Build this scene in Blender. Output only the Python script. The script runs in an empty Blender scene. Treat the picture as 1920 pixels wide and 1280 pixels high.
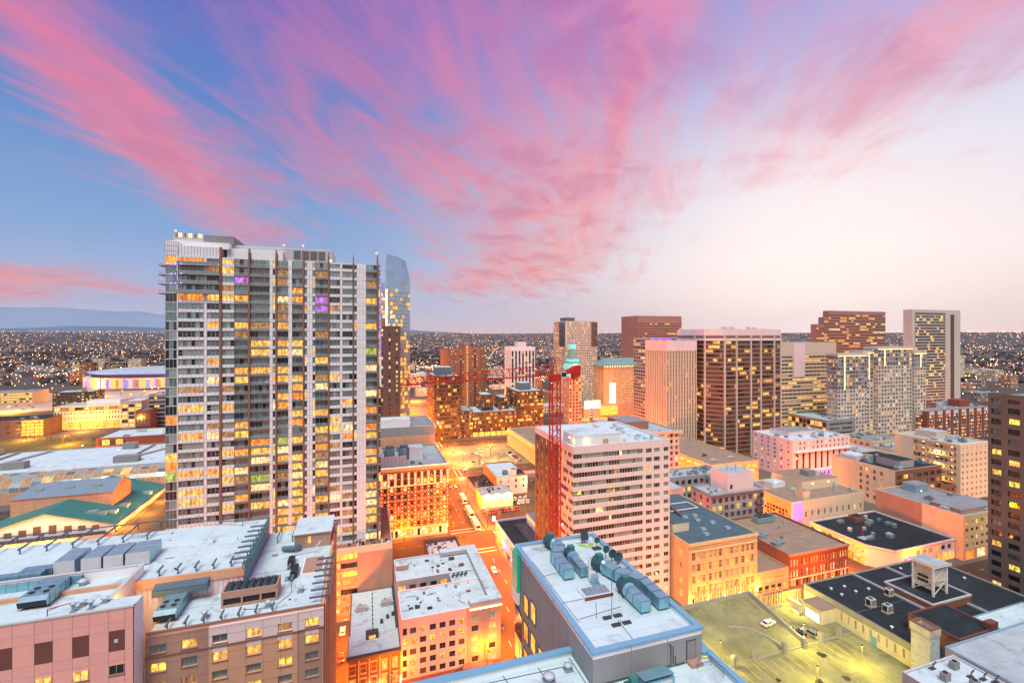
import bpy, math, random
from mathutils import Vector, Matrix
random.seed(7)
sc = bpy.context.scene
col = sc.collection
R = math.radians
YAW = 17.9                       # the street grid is turned against the view: X and Y run along the streets

# ------------------------------------------------------------------ camera
cam = bpy.data.cameras.new('Camera'); camo = bpy.data.objects.new('Camera', cam); col.objects.link(camo)
cam.sensor_width = 36.0; cam.lens = 36.0*853/1920
cam.shift_y = -12/1920; cam.clip_start = .5; cam.clip_end = 60000
camo.location = (0, 0, 100); camo.rotation_euler = (R(90), 0, R(-YAW))
sc.camera = camo

# ------------------------------------------------------------------ sky
def lin(r, g, b):
    f = lambda c: (c/255)/12.92 if c/255 <= .04045 else ((c/255+.055)/1.055)**2.4
    return (f(r), f(g), f(b), 1)
world = bpy.data.worlds.new('World'); sc.world = world; world.use_nodes = True
nt = world.node_tree; nt.nodes.clear()
def N(t, **k):
    n = nt.nodes.new(t)
    for a, b in k.items(): setattr(n, a, b)
    return n
def L(a, b): nt.links.new(a, b)
def val(n, x):
    if isinstance(x, (int, float)): n.default_value = x
    else: L(x, n)
def mth(op, a, b=0.0, c=None, clamp=False):
    n = N('ShaderNodeMath', operation=op, use_clamp=clamp); val(n.inputs[0], a); val(n.inputs[1], b)
    if c is not None: val(n.inputs[2], c)
    return n.outputs[0]
def sstep(x, a, b):
    n = N('ShaderNodeMapRange', interpolation_type='SMOOTHSTEP'); L(x, n.inputs[0])
    n.inputs[1].default_value = a; n.inputs[2].default_value = b
    return n.outputs[0]
def ramp(x, stops):
    n = N('ShaderNodeValToRGB'); L(x, n.inputs[0]); e = n.color_ramp.elements
    while len(e) < len(stops): e.new(.5)
    for i, (p, c) in enumerate(stops): e[i].position = p; e[i].color = c
    return n.outputs[0]
def mixc(f, a, b):
    n = N('ShaderNodeMix', data_type='RGBA'); val(n.inputs[0], f); L(a, n.inputs[6]); L(b, n.inputs[7]); return n.outputs[2]
tc = N('ShaderNodeTexCoord'); S_, C_ = math.sin(R(YAW)), math.cos(R(YAW))
def dot(v):
    n = N('ShaderNodeVectorMath', operation='DOT_PRODUCT'); L(tc.outputs['Generated'], n.inputs[0]); n.inputs[1].default_value = v
    return n.outputs['Value']
fw, rt, up = dot((S_, C_, 0)), dot((C_, -S_, 0)), dot((0, 0, 1))
hz_ = mth('SQRT', mth('ADD', mth('MULTIPLY', fw, fw), mth('MULTIPLY', rt, rt)))
el = mth('DIVIDE', up, mth('MAXIMUM', hz_, .05))            # tangent of the elevation
az = mth('DIVIDE', rt, mth('MAXIMUM', hz_, .05))            # sine of the bearing from the avenue
eln = mth('DIVIDE', mth('MAXIMUM', el, 0.0), .9)
left = ramp(eln, [(0, lin(222, 204, 212)), (.06, lin(184, 192, 226)), (.2, lin(136, 172, 218)), (.42, lin(98, 142, 206)), (.7, lin(98, 112, 194)), (1, lin(92, 92, 182))])
right = ramp(eln, [(0, lin(244, 205, 196)), (.05, lin(250, 224, 214)), (.15, lin(250, 238, 238)), (.35, lin(226, 226, 242)), (.6, lin(176, 178, 228)), (1, lin(112, 128, 206))])
base = mixc(sstep(az, -.5, .62), left, right)
# cloud deck: a flat layer seen in perspective, streaks drawn out along the view
den = mth('ADD', mth('MAXIMUM', up, 0.0), .09)
cx = mth('DIVIDE', rt, den); cy = mth('DIVIDE', fw, den)
def comb(x, y, z=0.0):
    n = N('ShaderNodeCombineXYZ'); val(n.inputs[0], x); val(n.inputs[1], y); val(n.inputs[2], z); return n.outputs[0]
def noise(vec, scale, det=6, rough=.6, dist=0.0):
    n = N('ShaderNodeTexNoise'); L(vec, n.inputs['Vector']); n.inputs['Scale'].default_value = scale
    n.inputs['Detail'].default_value = det; n.inputs['Roughness'].default_value = rough; n.inputs['Distortion'].default_value = dist
    return n.outputs[0]
sx = mth('SUBTRACT', cx, mth('MULTIPLY', cy, .25))
big = noise(comb(mth('MULTIPLY', sx, .55), mth('MULTIPLY', cy, .26), 3.7), 1.0, 4, .55, .8)
fib = noise(comb(mth('MULTIPLY', sx, 2.6), mth('MULTIPLY', cy, .62), 1.3), 1.0, 9, .66, 1.6)
ptc = noise(comb(mth('MULTIPLY', cx, 2.0), mth('MULTIPLY', cy, 1.5), 8.1), 1.6, 8, .62, .6)
# where the banks lie: one broad bank ahead, one curving off to the left, thin streaks to the right
ax = mth('DIVIDE', rt, mth('MAXIMUM', mth('ABSOLUTE', fw), .2)); ay = mth('DIVIDE', up, mth('MAXIMUM', mth('ABSOLUTE', fw), .2))
def bank(x0, y0, k, q, w, wy):
    # a bank whose spine runs from (x0,y0) leaning k per unit height and bending by q
    dy = mth('SUBTRACT', ay, y0)
    spine = mth('ADD', x0, mth('ADD', mth('MULTIPLY', dy, k), mth('MULTIPLY', mth('MULTIPLY', dy, dy), q)))
    ww = mth('ADD', w, mth('MULTIPLY', mth('MAXIMUM', dy, 0.0), wy))
    d = mth('DIVIDE', mth('SUBTRACT', ax, spine), ww)
    return mth('POWER', 2.718, mth('MULTIPLY', mth('MULTIPLY', d, d), -1.0))
b1 = mth('MULTIPLY', bank(-.03, .10, .34, 0, .22, .62), sstep(ay, .05, .14))
b2 = mth('MULTIPLY', bank(-.60, .232, -1.28, .68, .13, .10), sstep(ay, .14, .24))
b3 = mth('MULTIPLY', bank(-1.15, .09, -.2, 0, .32, .0), mth('SUBTRACT', sstep(ay, .05, .085), sstep(ay, .12, .2)))
b4 = mth('MULTIPLY', bank(.56, .3, 1.2, 0, .13, .14), mth('MULTIPLY', sstep(ay, .25, .4), .78))
b5 = mth('MULTIPLY', bank(-.36, .28, -.3, 0, .34, .25), mth('MULTIPLY', sstep(ay, .2, .4), .42))
bsum = mth('ADD', mth('ADD', mth('ADD', b1, b2), b5), mth('ADD', mth('MULTIPLY', b3, 1.1), b4))
cov = mth('ADD', mth('MULTIPLY', bsum, .56), mth('MULTIPLY', mth('SUBTRACT', big, .5), .9))
cov = mth('ADD', cov, mth('ADD', mth('MULTIPLY', mth('SUBTRACT', fib, .5), 1.25), mth('MULTIPLY', mth('SUBTRACT', ptc, .5), .7)))
dens = mth('MULTIPLY', sstep(cov, .05, .78), sstep(up, .012, .07))
ccol = mixc(sstep(az, -.55, .5), ramp(eln, [(0, lin(252, 160, 138)), (.2, lin(250, 146, 148)), (.5, lin(238, 128, 160)), (1, lin(206, 118, 184))]),
            ramp(eln, [(0, lin(255, 180, 156)), (.22, lin(255, 158, 146)), (.5, lin(252, 148, 160)), (1, lin(234, 138, 186))]))
shade = mixc(sstep(ptc, .42, .66), ccol, ramp(eln, [(0, lin(232, 140, 136)), (.35, lin(222, 128, 156)), (1, lin(184, 112, 184))]))
sky = mixc(mth('MULTIPLY', dens, .84), base, shade)
# the low glow where the sun has just gone, to the right of the avenue
gl = N('ShaderNodeVectorMath', operation='DOT_PRODUCT'); L(tc.outputs['Generated'], gl.inputs[0])
ga = R(33.5); gl.inputs[1].default_value = (math.sin(ga+R(YAW))*math.cos(R(2)), math.cos(ga+R(YAW))*math.cos(R(2)), math.sin(R(2)))
g1 = mth('POWER', mth('MAXIMUM', gl.outputs['Value'], 0.0), 24.0)
glowc = N('ShaderNodeRGB'); glowc.outputs[0].default_value = (1.32, 1.10, 1.0, 1)
sky = mixc(mth('MULTIPLY', g1, .72), sky, glowc.outputs[0])
bg = N('ShaderNodeBackground'); L(sky, bg.inputs[0]); bg.inputs[1].default_value = 1.0
wo = N('ShaderNodeOutputWorld'); L(bg.outputs[0], wo.inputs[0])

# ------------------------------------------------------------------ the soft light of the afterglow, exposure
sun = bpy.data.lights.new('Sun', 'SUN'); sun.energy = 3.3; sun.angle = R(30); sun.color = (.88, 1.0, .84)
so = bpy.data.objects.new('Sun', sun); col.objects.link(so); so.rotation_euler = (R(30), 0, R(-28)); so.location = (0, 0, 400)
sc.view_settings.view_transform = 'Standard'; sc.view_settings.look = 'None'
sc.view_settings.exposure = 0.0; sc.view_settings.gamma = 1.0
sc.render.engine = 'CYCLES'
sc.cycles.use_denoising = True; sc.cycles.use_adaptive_sampling = True; sc.cycles.adaptive_threshold = .025
sc.cycles.max_bounces = 4; sc.cycles.diffuse_bounces = 2; sc.cycles.glossy_bounces = 2; sc.cycles.transmission_bounces = 2
sc.cycles.sample_clamp_indirect = 4.0; sc.cycles.caustics_reflective = False; sc.cycles.caustics_refractive = False

# ------------------------------------------------------------------ materials
MATS = {}
def mat(name, c, rough=.8, var=.14, scale=.35, stretch=1.0, metal=0.0, spec=.3, emit=0.0, ecol=None, evar=0.0, stain=0.0, stc=(.08, .07, .06), sts=.12, bump=0.0, seam=0.0, sample=False):
    m = bpy.data.materials.new(name); m.use_nodes = True; t = m.node_tree; t.nodes.clear()
    nd = t.nodes.new; lk = t.links.new
    out = nd('ShaderNodeOutputMaterial'); p = nd('ShaderNodeBsdfPrincipled'); lk(p.outputs[0], out.inputs[0])
    p.inputs['Roughness'].default_value = rough; p.inputs['Metallic'].default_value = metal; p.inputs['Specular IOR Level'].default_value = spec
    co = nd('ShaderNodeTexCoord'); oi = nd('ShaderNodeObjectInfo')
    ad = nd('ShaderNodeVectorMath'); ad.operation = 'MULTIPLY_ADD'
    lk(oi.outputs['Random'], ad.inputs[0]); ad.inputs[1].default_value = (37, 91, 53); lk(co.outputs['Object'], ad.inputs[2])
    mp = nd('ShaderNodeMapping'); lk(ad.outputs[0], mp.inputs[0]); mp.inputs['Scale'].default_value = (1, 1, 1/stretch)
    n1 = nd('ShaderNodeTexNoise'); lk(mp.outputs[0], n1.inputs['Vector']); n1.inputs['Scale'].default_value = scale; n1.inputs['Detail'].default_value = 6; n1.inputs['Roughness'].default_value = .62
    r1 = nd('ShaderNodeMapRange'); lk(n1.outputs[0], r1.inputs[0]); r1.inputs[1].default_value = .28; r1.inputs[2].default_value = .72
    r1.inputs[3].default_value = 1-var; r1.inputs[4].default_value = 1+var*.6
    ml = nd('ShaderNodeVectorMath'); ml.operation = 'SCALE'; ml.inputs[0].default_value = c[:3]; lk(r1.outputs[0], ml.inputs['Scale'])
    colr = ml.outputs[0]
    if stain:
        n2 = nd('ShaderNodeTexNoise'); lk(ad.outputs[0], n2.inputs['Vector']); n2.inputs['Scale'].default_value = sts; n2.inputs['Detail'].default_value = 9; n2.inputs['Roughness'].default_value = .7; n2.inputs['Distortion'].default_value = .6
        r2 = nd('ShaderNodeMapRange'); lk(n2.outputs[0], r2.inputs[0]); r2.inputs[1].default_value = .53; r2.inputs[2].default_value = .72; r2.inputs[4].default_value = stain
        mx = nd('ShaderNodeMix'); mx.data_type = 'RGBA'; lk(r2.outputs[0], mx.inputs[0]); lk(colr, mx.inputs[6]); mx.inputs[7].default_value = (*stc, 1)
        colr = mx.outputs[2]
    if seam:
        sp = nd('ShaderNodeSeparateXYZ'); lk(ad.outputs[0], sp.inputs[0])
        bt = nd('ShaderNodeTexBrick'); lk(ad.outputs[0], bt.inputs['Vector']); bt.inputs['Scale'].default_value = 1.0; bt.inputs['Mortar Size'].default_value = .035; bt.inputs['Mortar Smooth'].default_value = .6; bt.inputs['Brick Width'].default_value = 9.0; bt.inputs['Row Height'].default_value = 1.9
        bt.inputs['Color1'].default_value = (1, 1, 1, 1); bt.inputs['Color2'].default_value = (1-seam*.22, 1-seam*.2, 1-seam*.18, 1); bt.inputs['Mortar'].default_value = (1-seam, 1-seam, 1-seam, 1)
        mz = nd('ShaderNodeMix'); mz.data_type = 'RGBA'; mz.blend_type = 'MULTIPLY'; mz.inputs[0].default_value = 1; lk(colr, mz.inputs[6]); lk(bt.outputs['Color'], mz.inputs[7]); colr = mz.outputs[2]
    lk(colr, p.inputs['Base Color'])
    if bump:
        n3 = nd('ShaderNodeTexNoise'); lk(ad.outputs[0], n3.inputs['Vector']); n3.inputs['Scale'].default_value = 3.0; n3.inputs['Detail'].default_value = 5
        b = nd('ShaderNodeBump'); b.inputs['Strength'].default_value = bump; b.inputs['Distance'].default_value = .1; lk(n3.outputs[0], b.inputs['Height']); lk(b.outputs[0], p.inputs['Normal'])
    if emit:
        e = ecol or c; p.inputs['Emission Color'].default_value = (*e[:3], 1)
        if evar:
            m4 = nd('ShaderNodeMapping'); lk(ad.outputs[0], m4.inputs[0]); m4.inputs['Scale'].default_value = (1.3, 1.3, .5); n4 = nd('ShaderNodeTexNoise'); lk(m4.outputs[0], n4.inputs['Vector']); n4.inputs['Scale'].default_value = evar; n4.inputs['Detail'].default_value = 3; n4.inputs['Roughness'].default_value = .7
            r4 = nd('ShaderNodeMapRange'); lk(n4.outputs[0], r4.inputs[0]); r4.inputs[1].default_value = .34; r4.inputs[2].default_value = .66
            r4.inputs[3].default_value = .30*emit; r4.inputs[4].default_value = 1.35*emit
            lk(r4.outputs[0], p.inputs['Emission Strength'])
            # hue drifts from deep amber in the dim corners to pale at the lamps
            cr = nd('ShaderNodeValToRGB'); lk(n4.outputs[0], cr.inputs[0]); q = cr.color_ramp.elements
            q[0].position = .34; q[0].color = (e[0], e[1]*.68, e[2]*.45, 1); q[1].position = .66; q[1].color = (e[0], min(1, e[1]*1.2), min(1, e[2]*1.7), 1)
            lk(cr.outputs[0], p.inputs['Emission Color'])
        else:
            p.inputs['Emission Strength'].default_value = emit
        if not sample: m.cycles.emission_sampling = 'NONE'
    MATS[name] = m
    return m
# roofs and ground
mat('white_roof', (.62, .76, .80), .75, .10, .18, stain=.75, stc=(.21, .19, .17), sts=.22, seam=.35)
mat('pale_roof', (.46, .53, .56), .85, .16, .2, stain=.7, stc=(.16, .15, .15), sts=.24, seam=.3)
mat('grey_roof', (.30, .31, .33), .9, .2, .2, seam=.25, stain=.5, sts=.2)
mat('dark_roof', (.022, .034, .040), .8, .3, .25, stain=.4, stc=(.07, .10, .115), sts=.13, seam=.4)
mat('slate_roof', (.085, .155, .19), .8, .22, .3, seam=.25, stain=.35, stc=(.05, .06, .07), sts=.22)
mat('tan_roof', (.36, .26, .19), .92, .14, .25, seam=.2, stain=.5, stc=(.18, .15, .13), sts=.2)
mat('blue_coping', (.22, .45, .62), .45, .06, .5, metal=.2)
mat('asphalt', (.088, .066, .044), .85, .22, .12, stain=.35, stc=(.045, .042, .04), sts=.1)
mat('concrete', (.36, .34, .31), .9, .16, .3, stain=.3, stc=(.15, .14, .13), sts=.3)
mat('oil', (.035, .034, .028), .5, .3, .8); mat('deck', (.30, .28, .14), .88, .35, .16, seam=.3, stain=.85, stc=(.07, .075, .07), sts=.13)
mat('ground', (.085, .082, .078), .95, .4, .01)
mat('pavement', (.15, .14, .125), .9, .18, .4)
mat('lawn', (.07, .085, .035), .95, .3, .1)
mat('paint_white', (.75, .75, .72), .7, .2, 1.2)
mat('paint_yellow', (.62, .45, .10), .75, .3, 1.5)
# walls
mat('white_panel', (.84, .82, .83), .5, .07, .4)
mat('spandrel', (.82, .80, .82), .45, .06, .4)
mat('pink_wall', (.90, .43, .37), .85, .07, .3, stretch=3)
mat('pale_pink', (.84, .65, .64), .85, .07, .3, stretch=3)
mat('maroon', (.20, .075, .06), .85, .1, .5)
mat('tan_wall', (.68, .37, .23), .85, .12, .3, stretch=3)
mat('brown_wall', (.46, .27, .20), .85, .12, .3, stretch=3)
mat('cream', (.78, .65, .44), .85, .10, .3, stretch=4, stain=.15)
mat('buff', (.72, .49, .25), .85, .12, .4, stretch=3)
mat('lilac_grey', (.42, .38, .39), .85, .12, .4, stretch=4, stain=.2)
mat('grey_wall', (.27, .255, .25), .85, .10, .4, stretch=4)
mat('panel_grey', (.30, .30, .30), .7, .08, .3, stretch=4)
mat('dark_brown', (.13, .09, .08), .7, .12, .5)
mat('brown_fin', (.27, .15, .11), .7, .1, .5)
mat('charcoal', (.07, .065, .065), .6, .15, .5)
mat('bronze', (.30, .155, .105), .4, .12, .6)
mat('rose_bronze', (.36, .20, .165), .45, .1, .5)
mat('stone', (.66, .57, .48), .8, .08, .3, stretch=4)
mat('beige', (.66, .53, .40), .8, .08, .3, stretch=4)
mat('taupe_tower', (.155, .125, .105), .8, .14, .4, stretch=3)
mat('red_brick', (.30, .085, .055), .9, .2, 1.1)
mat('brick', (.27, .115, .075), .9, .25, 1.4, stain=.25)
mat('rust_wall', (.40, .17, .10), .85, .14, .4)
mat('old_paint', (.66, .62, .56), .9, .12, .5, stain=.9, stc=(.24, .12, .08), sts=1.4)
mat('old_paint_blue', (.60, .66, .68), .9, .12, .5, stain=.9, stc=(.24, .14, .10), sts=1.4)
mat('teal_metal', (.045, .22, .20), .5, .12, .3)
mat('blue_metal', (.20, .28, .36), .5, .1, .3)
mat('patina', (.20, .34, .32), .7, .14, .3)
mat('galvanised', (.34, .53, .60), .35, .18, .7, metal=.55)
mat('duct_steel', (.28, .55, .63), .32, .16, .6, metal=.6)
mat('fan_dark', (.05, .10, .12), .5, .2, .8)
mat('steel_blue', (.12, .19, .24), .5, .12, .6, metal=.3)
mat('light_metal', (.60, .60, .60), .45, .08, .5)
mat('black_metal', (.03, .03, .035), .5, .1, .6)
mat('rubber', (.02, .02, .02), .8, .1, .6)
mat('crane_red', (.55, .03, .02), .5, .12, .6)
mat('mountain', (.12, .19, .27), 1, .15, .0006)  # foothills: blue of the distance haze is put into the base colour
mat('trees', (.055, .052, .045), 1, .4, .02)
mat('bark', (.10, .08, .065), .95, .2, 1)
mat('car_white', (.72, .72, .70), .3, .04, .5); mat('car_silver', (.40, .41, .42), .3, .04, .5, metal=.5)
mat('car_black', (.025, .025, .03), .25, .04, .5); mat('car_red', (.35, .03, .03), .3, .04, .5); mat('car_blue', (.04, .09, .20), .3, .04, .5)
mat('mountain_far_hazed', (.24, .35, .48), 1, .1, .0006)  # paler and bluer again, the deeper haze painted into the far range
mat('shelter', (.10, .10, .12), .6)
# glass, unlit and lit
mat('glass_dark', (.022, .03, .034), .07, .3, .6, spec=.9)
mat('glass_mid', (.20, .28, .28), .1, .35, .5, spec=.9, metal=.4)
mat('glass_curtain', (.30, .37, .355), .25, .25, .8, spec=.7)
mat('glass_brown', (.12, .07, .05), .1, .3, .6, spec=.8)
mat('glass_blue', (.30, .46, .60), .08, .2, .15, spec=1.0, metal=.6)
mat('glass_teal', (.28, .42, .41), .12, .3, .6, spec=.9, metal=.55)
mat('glass_rail', (.20, .29, .29), .12, .1, .6, spec=.8)
def lit(name, c, s, v=1.1): mat(name, (.10, .08, .05), .3, .1, .5, emit=s, ecol=c, evar=v)
lit('lit_amber', (1, .45, .07), 1.25); lit('lit_gold', (1, .56, .09), 1.35); lit('lit_pale', (1, .74, .28), 1.45)
lit('lit_dim', (1, .50, .16), .5); lit('lit_orange', (1, .30, .03), 1.3); lit('lit_green', (.70, .95, .12), .7); lit('lit_violet', (.50, .16, 1.0), 1.3, .9)
lit('lit_yellow', (1, .72, .08), 1.3); lit('lit_cool', (.90, .92, .80), .9)
mat('bulb', (1, .8, .5), .5, 0, emit=9, ecol=(1, .72, .34)); mat('bulb_red', (1, .2, .1), .5, 0, emit=9, ecol=(1, .12, .06))
mat('bulb_amber', (1, .6, .2), .5, 0, emit=12, ecol=(1, .46, .10)); mat('bulb_violet', (.3, .1, 1), .5, 0, emit=7, ecol=(.22, .10, 1)); mat('bulb_white', (1, 1, 1), .5, 0, emit=9, ecol=(1, .9, .74))
mat('far_amber', (1, .6, .2), .5, 0, emit=10, ecol=(1, .34, .06)); mat('far_white', (1, .9, .7), .5, 0, emit=9, ecol=(1, .80, .52)); mat('far_red', (1, .2, .1), .5, 0, emit=5, ecol=(1, .14, .06))
mat('screen_white', (1, .95, .7), .4, .0, emit=2.2, ecol=(1, .93, .62)); mat('screen_magenta', (1, .2, .9), .4, .0, emit=1.25, ecol=(1, .17, .72))
mat('screen_green', (0, .4, .25), .4, .0, emit=.25, ecol=(.0, .42, .25)); mat('billboard_print', (.80, .70, .46), .7, .55, .22, stretch=.5, stain=.8, stc=(.36, .22, .07), sts=.11); mat('strip_gold', (1, .8, .4), .4, 0, emit=1.6, ecol=(1, .70, .30)); mat('strip_warm', (1, .8, .4), .4, 0, emit=6, ecol=(1, .68, .30))
mat('tower_cyan_glow', (.2, .8, .8), .5, .1, .5, emit=.7, ecol=(.12, .78, .85), evar=.5); mat('wall_violet', (.55, .40, .72), .7, .1)  # clock tower: turquoise floodlighting is painted on as a glow of the walls
mat('neon_red', (1, .1, .1), .5, 0, emit=5, ecol=(1, .05, .12)); mat('arena_blue', (.1, .2, 1), .5, 0, emit=1.6, ecol=(.08, .14, 1))

# ------------------------------------------------------------------ mesh building
class MB:
    def __init__(s): s.v = []; s.f = []; s.m = []; s.names = []
    def mi(s, m):
        if m not in s.names: s.names.append(m)
        return s.names.index(m)
    def quad(s, a, b, c, d, m):
        i = len(s.v); s.v += [a, b, c, d]; s.f.append((i, i+1, i+2, i+3)); s.m.append(s.mi(m))
    def poly(s, pts, m):
        i = len(s.v); s.v += list(pts); s.f.append(tuple(range(i, i+len(pts)))); s.m.append(s.mi(m))
    def box(s, x0, x1, y0, y1, z0, z1, m, top=None, bottom=True):
        i = len(s.v); s.v += [(x0, y0, z0), (x1, y0, z0), (x1, y1, z0), (x0, y1, z0), (x0, y0, z1), (x1, y0, z1), (x1, y1, z1), (x0, y1, z1)]
        k = s.mi(m); kt = s.mi(top) if top else k
        F = [(i, i+1, i+5, i+4), (i+1, i+2, i+6, i+5), (i+2, i+3, i+7, i+6), (i+3, i, i+4, i+7)]
        s.f += F; s.m += [k]*4
        s.f.append((i+4, i+5, i+6, i+7)); s.m.append(kt)
        if bottom: s.f.append((i+3, i+2, i+1, i)); s.m.append(k)
    def prism(s, pts, z0, z1, m, top=None):
        n = len(pts); i = len(s.v); s.v += [(x, y, z0) for x, y in pts] + [(x, y, z1) for x, y in pts]
        k = s.mi(m)
        for j in range(n): s.f.append((i+j, i+(j+1) % n, i+n+(j+1) % n, i+n+j)); s.m.append(k)
        s.f.append(tuple(range(i+n, i+2*n))); s.m.append(s.mi(top) if top else k)
        s.f.append(tuple(reversed(range(i, i+n)))); s.m.append(k)
    def cyl(s, x, y, z0, z1, r, m, n=12, r2=None, top=None):
        r2 = r if r2 is None else r2; i = len(s.v); k = s.mi(m)
        for q, rr in ((z0, r), (z1, r2)): s.v += [(x+rr*math.cos(2*math.pi*j/n), y+rr*math.sin(2*math.pi*j/n), q) for j in range(n)]
        for j in range(n): s.f.append((i+j, i+(j+1) % n, i+n+(j+1) % n, i+n+j)); s.m.append(k)
        s.f.append(tuple(range(i+n, i+2*n))); s.m.append(s.mi(top) if top else k); s.f.append(tuple(reversed(range(i, i+n)))); s.m.append(k)
    def rod(s, a, b, r, m, n=4, r2=None):
        a, b = Vector(a), Vector(b); d = (b-a).normalized(); t = d.orthogonal() if abs(d.z) > .99 else d.cross(Vector((0, 0, 1))); t.normalize(); w = d.cross(t)
        i = len(s.v); k = s.mi(m); r2 = r if r2 is None else r2; off = math.pi/4 if n == 4 else 0
        for p, rr in ((a, r), (b, r2)):
            for j in range(n):
                an = 2*math.pi*j/n+off; s.v.append(tuple(p+t*rr*math.cos(an)+w*rr*math.sin(an)))
        for j in range(n): s.f.append((i+j, i+(j+1) % n, i+n+(j+1) % n, i+n+j)); s.m.append(k)
        s.f.append(tuple(reversed(range(i, i+n)))); s.m.append(k); s.f.append(tuple(range(i+n, i+2*n))); s.m.append(k)
    def octa(s, x, y, z, r, m):
        i = len(s.v); s.v += [(x+r, y, z), (x, y+r, z), (x-r, y, z), (x, y-r, z), (x, y, z+r), (x, y, z-r)]; k = s.mi(m)
        for a, b in ((0, 1), (1, 2), (2, 3), (3, 0)): s.f += [(i+a, i+b, i+4), (i+b, i+a, i+5)]; s.m += [k, k]
    def mesh(s, name):
        me = bpy.data.meshes.new(name); me.from_pydata(s.v, [], s.f)
        for n in s.names: me.materials.append(MATS[n])
        me.polygons.foreach_set('material_index', s.m); me.update(); return me
    def build(s, name, parent=None, kind=None, label=None, smooth=False):
        if not s.f: return None
        me = s.mesh(name)
        if smooth: me.polygons.foreach_set('use_smooth', [True]*len(me.polygons))
        o = bpy.data.objects.new(name, me); col.objects.link(o)
        if parent is not None: adopt(o, parent)
        if kind: o['kind'] = kind
        if label: o['label'] = label
        return o
def adopt(o, parent):
    o.parent = parent; b = parent
    org = Vector((0, 0, 0))
    while b is not None: org += b.location; b = b.parent
    o.location = o.location - org
def tag(o, label, cat, group=None):
    o['label'] = label; o['category'] = cat
    if group: o['group'] = group
    return o
def empty(name, loc, label, cat, group=None):
    o = bpy.data.objects.new(name, None); col.objects.link(o); o.location = loc; o.empty_display_size = .5
    return tag(o, label, cat, group)
def inst(name, me, loc, parent=None, rotz=0.0):
    pane = None
    if isinstance(me, tuple): me, pane = me
    o = bpy.data.objects.new(name, me); col.objects.link(o); o.location = loc; o.rotation_euler.z = rotz
    if parent is not None: adopt(o, parent)
    if pane: q = bpy.data.objects.new('pane', pane); col.objects.link(q); q.parent = o
    return o
ORD = ['first', 'second', 'third', 'fourth', 'fifth', 'sixth', 'seventh', 'eighth', 'ninth', 'tenth', 'eleventh', 'twelfth', 'thirteenth', 'fourteenth', 'fifteenth', 'sixteenth', 'seventeenth', 'eighteenth', 'nineteenth', 'twentieth', 'twenty-first', 'twenty-second', 'twenty-third', 'twenty-fourth', 'twenty-fifth']
def pick(pal):
    t = random.random()*sum(w for _, w in pal)
    for m, w in pal:
        t -= w
        if t <= 0: return m
    return pal[-1][0]
DARK = [('glass_dark', 5), ('glass_mid', 4), ('glass_curtain', 2)]
LIT = [('lit_amber', 4), ('lit_gold', 4), ('lit_pale', 1.5), ('lit_dim', 5), ('lit_orange', 1), ('lit_cool', .7)]
def palette(dark, litl, p): 
    a = sum(w for _, w in dark); b = sum(w for _, w in litl)
    return [(m, w/a*(1-p)) for m, w in dark]+[(m, w/b*p) for m, w in litl]

# window meshes shared between copies: facing -Y, centred at the sill middle, frame proud of the glass
WM = {}
def window_mesh(w, h, frame, glass, face, mull=1, trans=0):
    key = (round(w, 2), round(h, 2), frame, glass, face, mull, trans)
    if key in WM: return WM[key]
    b = MB(); t = .07; d = .10
    P = {'F': lambda x, y, z: (x, y, z), 'L': lambda x, y, z: (y, -x, z), 'R': lambda x, y, z: (-y, x, z)}[face]
    b2 = MB(); b.quad((-w/2, -.02, 0), (w/2, -.02, 0), (w/2, -.02, h), (-w/2, -.02, h), glass)
    for x0, x1, z0, z1 in [(-w/2, w/2, 0, t), (-w/2, w/2, h-t, h), (-w/2, -w/2+t, t, h-t), (w/2-t, w/2, t, h-t)] + [(-w/2+w*(k+1)/(mull+1)-t/2, -w/2+w*(k+1)/(mull+1)+t/2, t, h-t) for k in range(mull)]:
        b2.box(x0, x1, -d, -.025, z0, z1, frame)
    if trans: b2.box(-w/2+t, w/2-t, -d+.01, -.025, h*trans-t/2, h*trans+t/2, frame)
    b2.v = [P(*p) for p in b2.v]; b.v = [P(*p) for p in b.v]
    WM[key] = (b2.mesh('window'), b.mesh('pane')); return WM[key]

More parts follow.
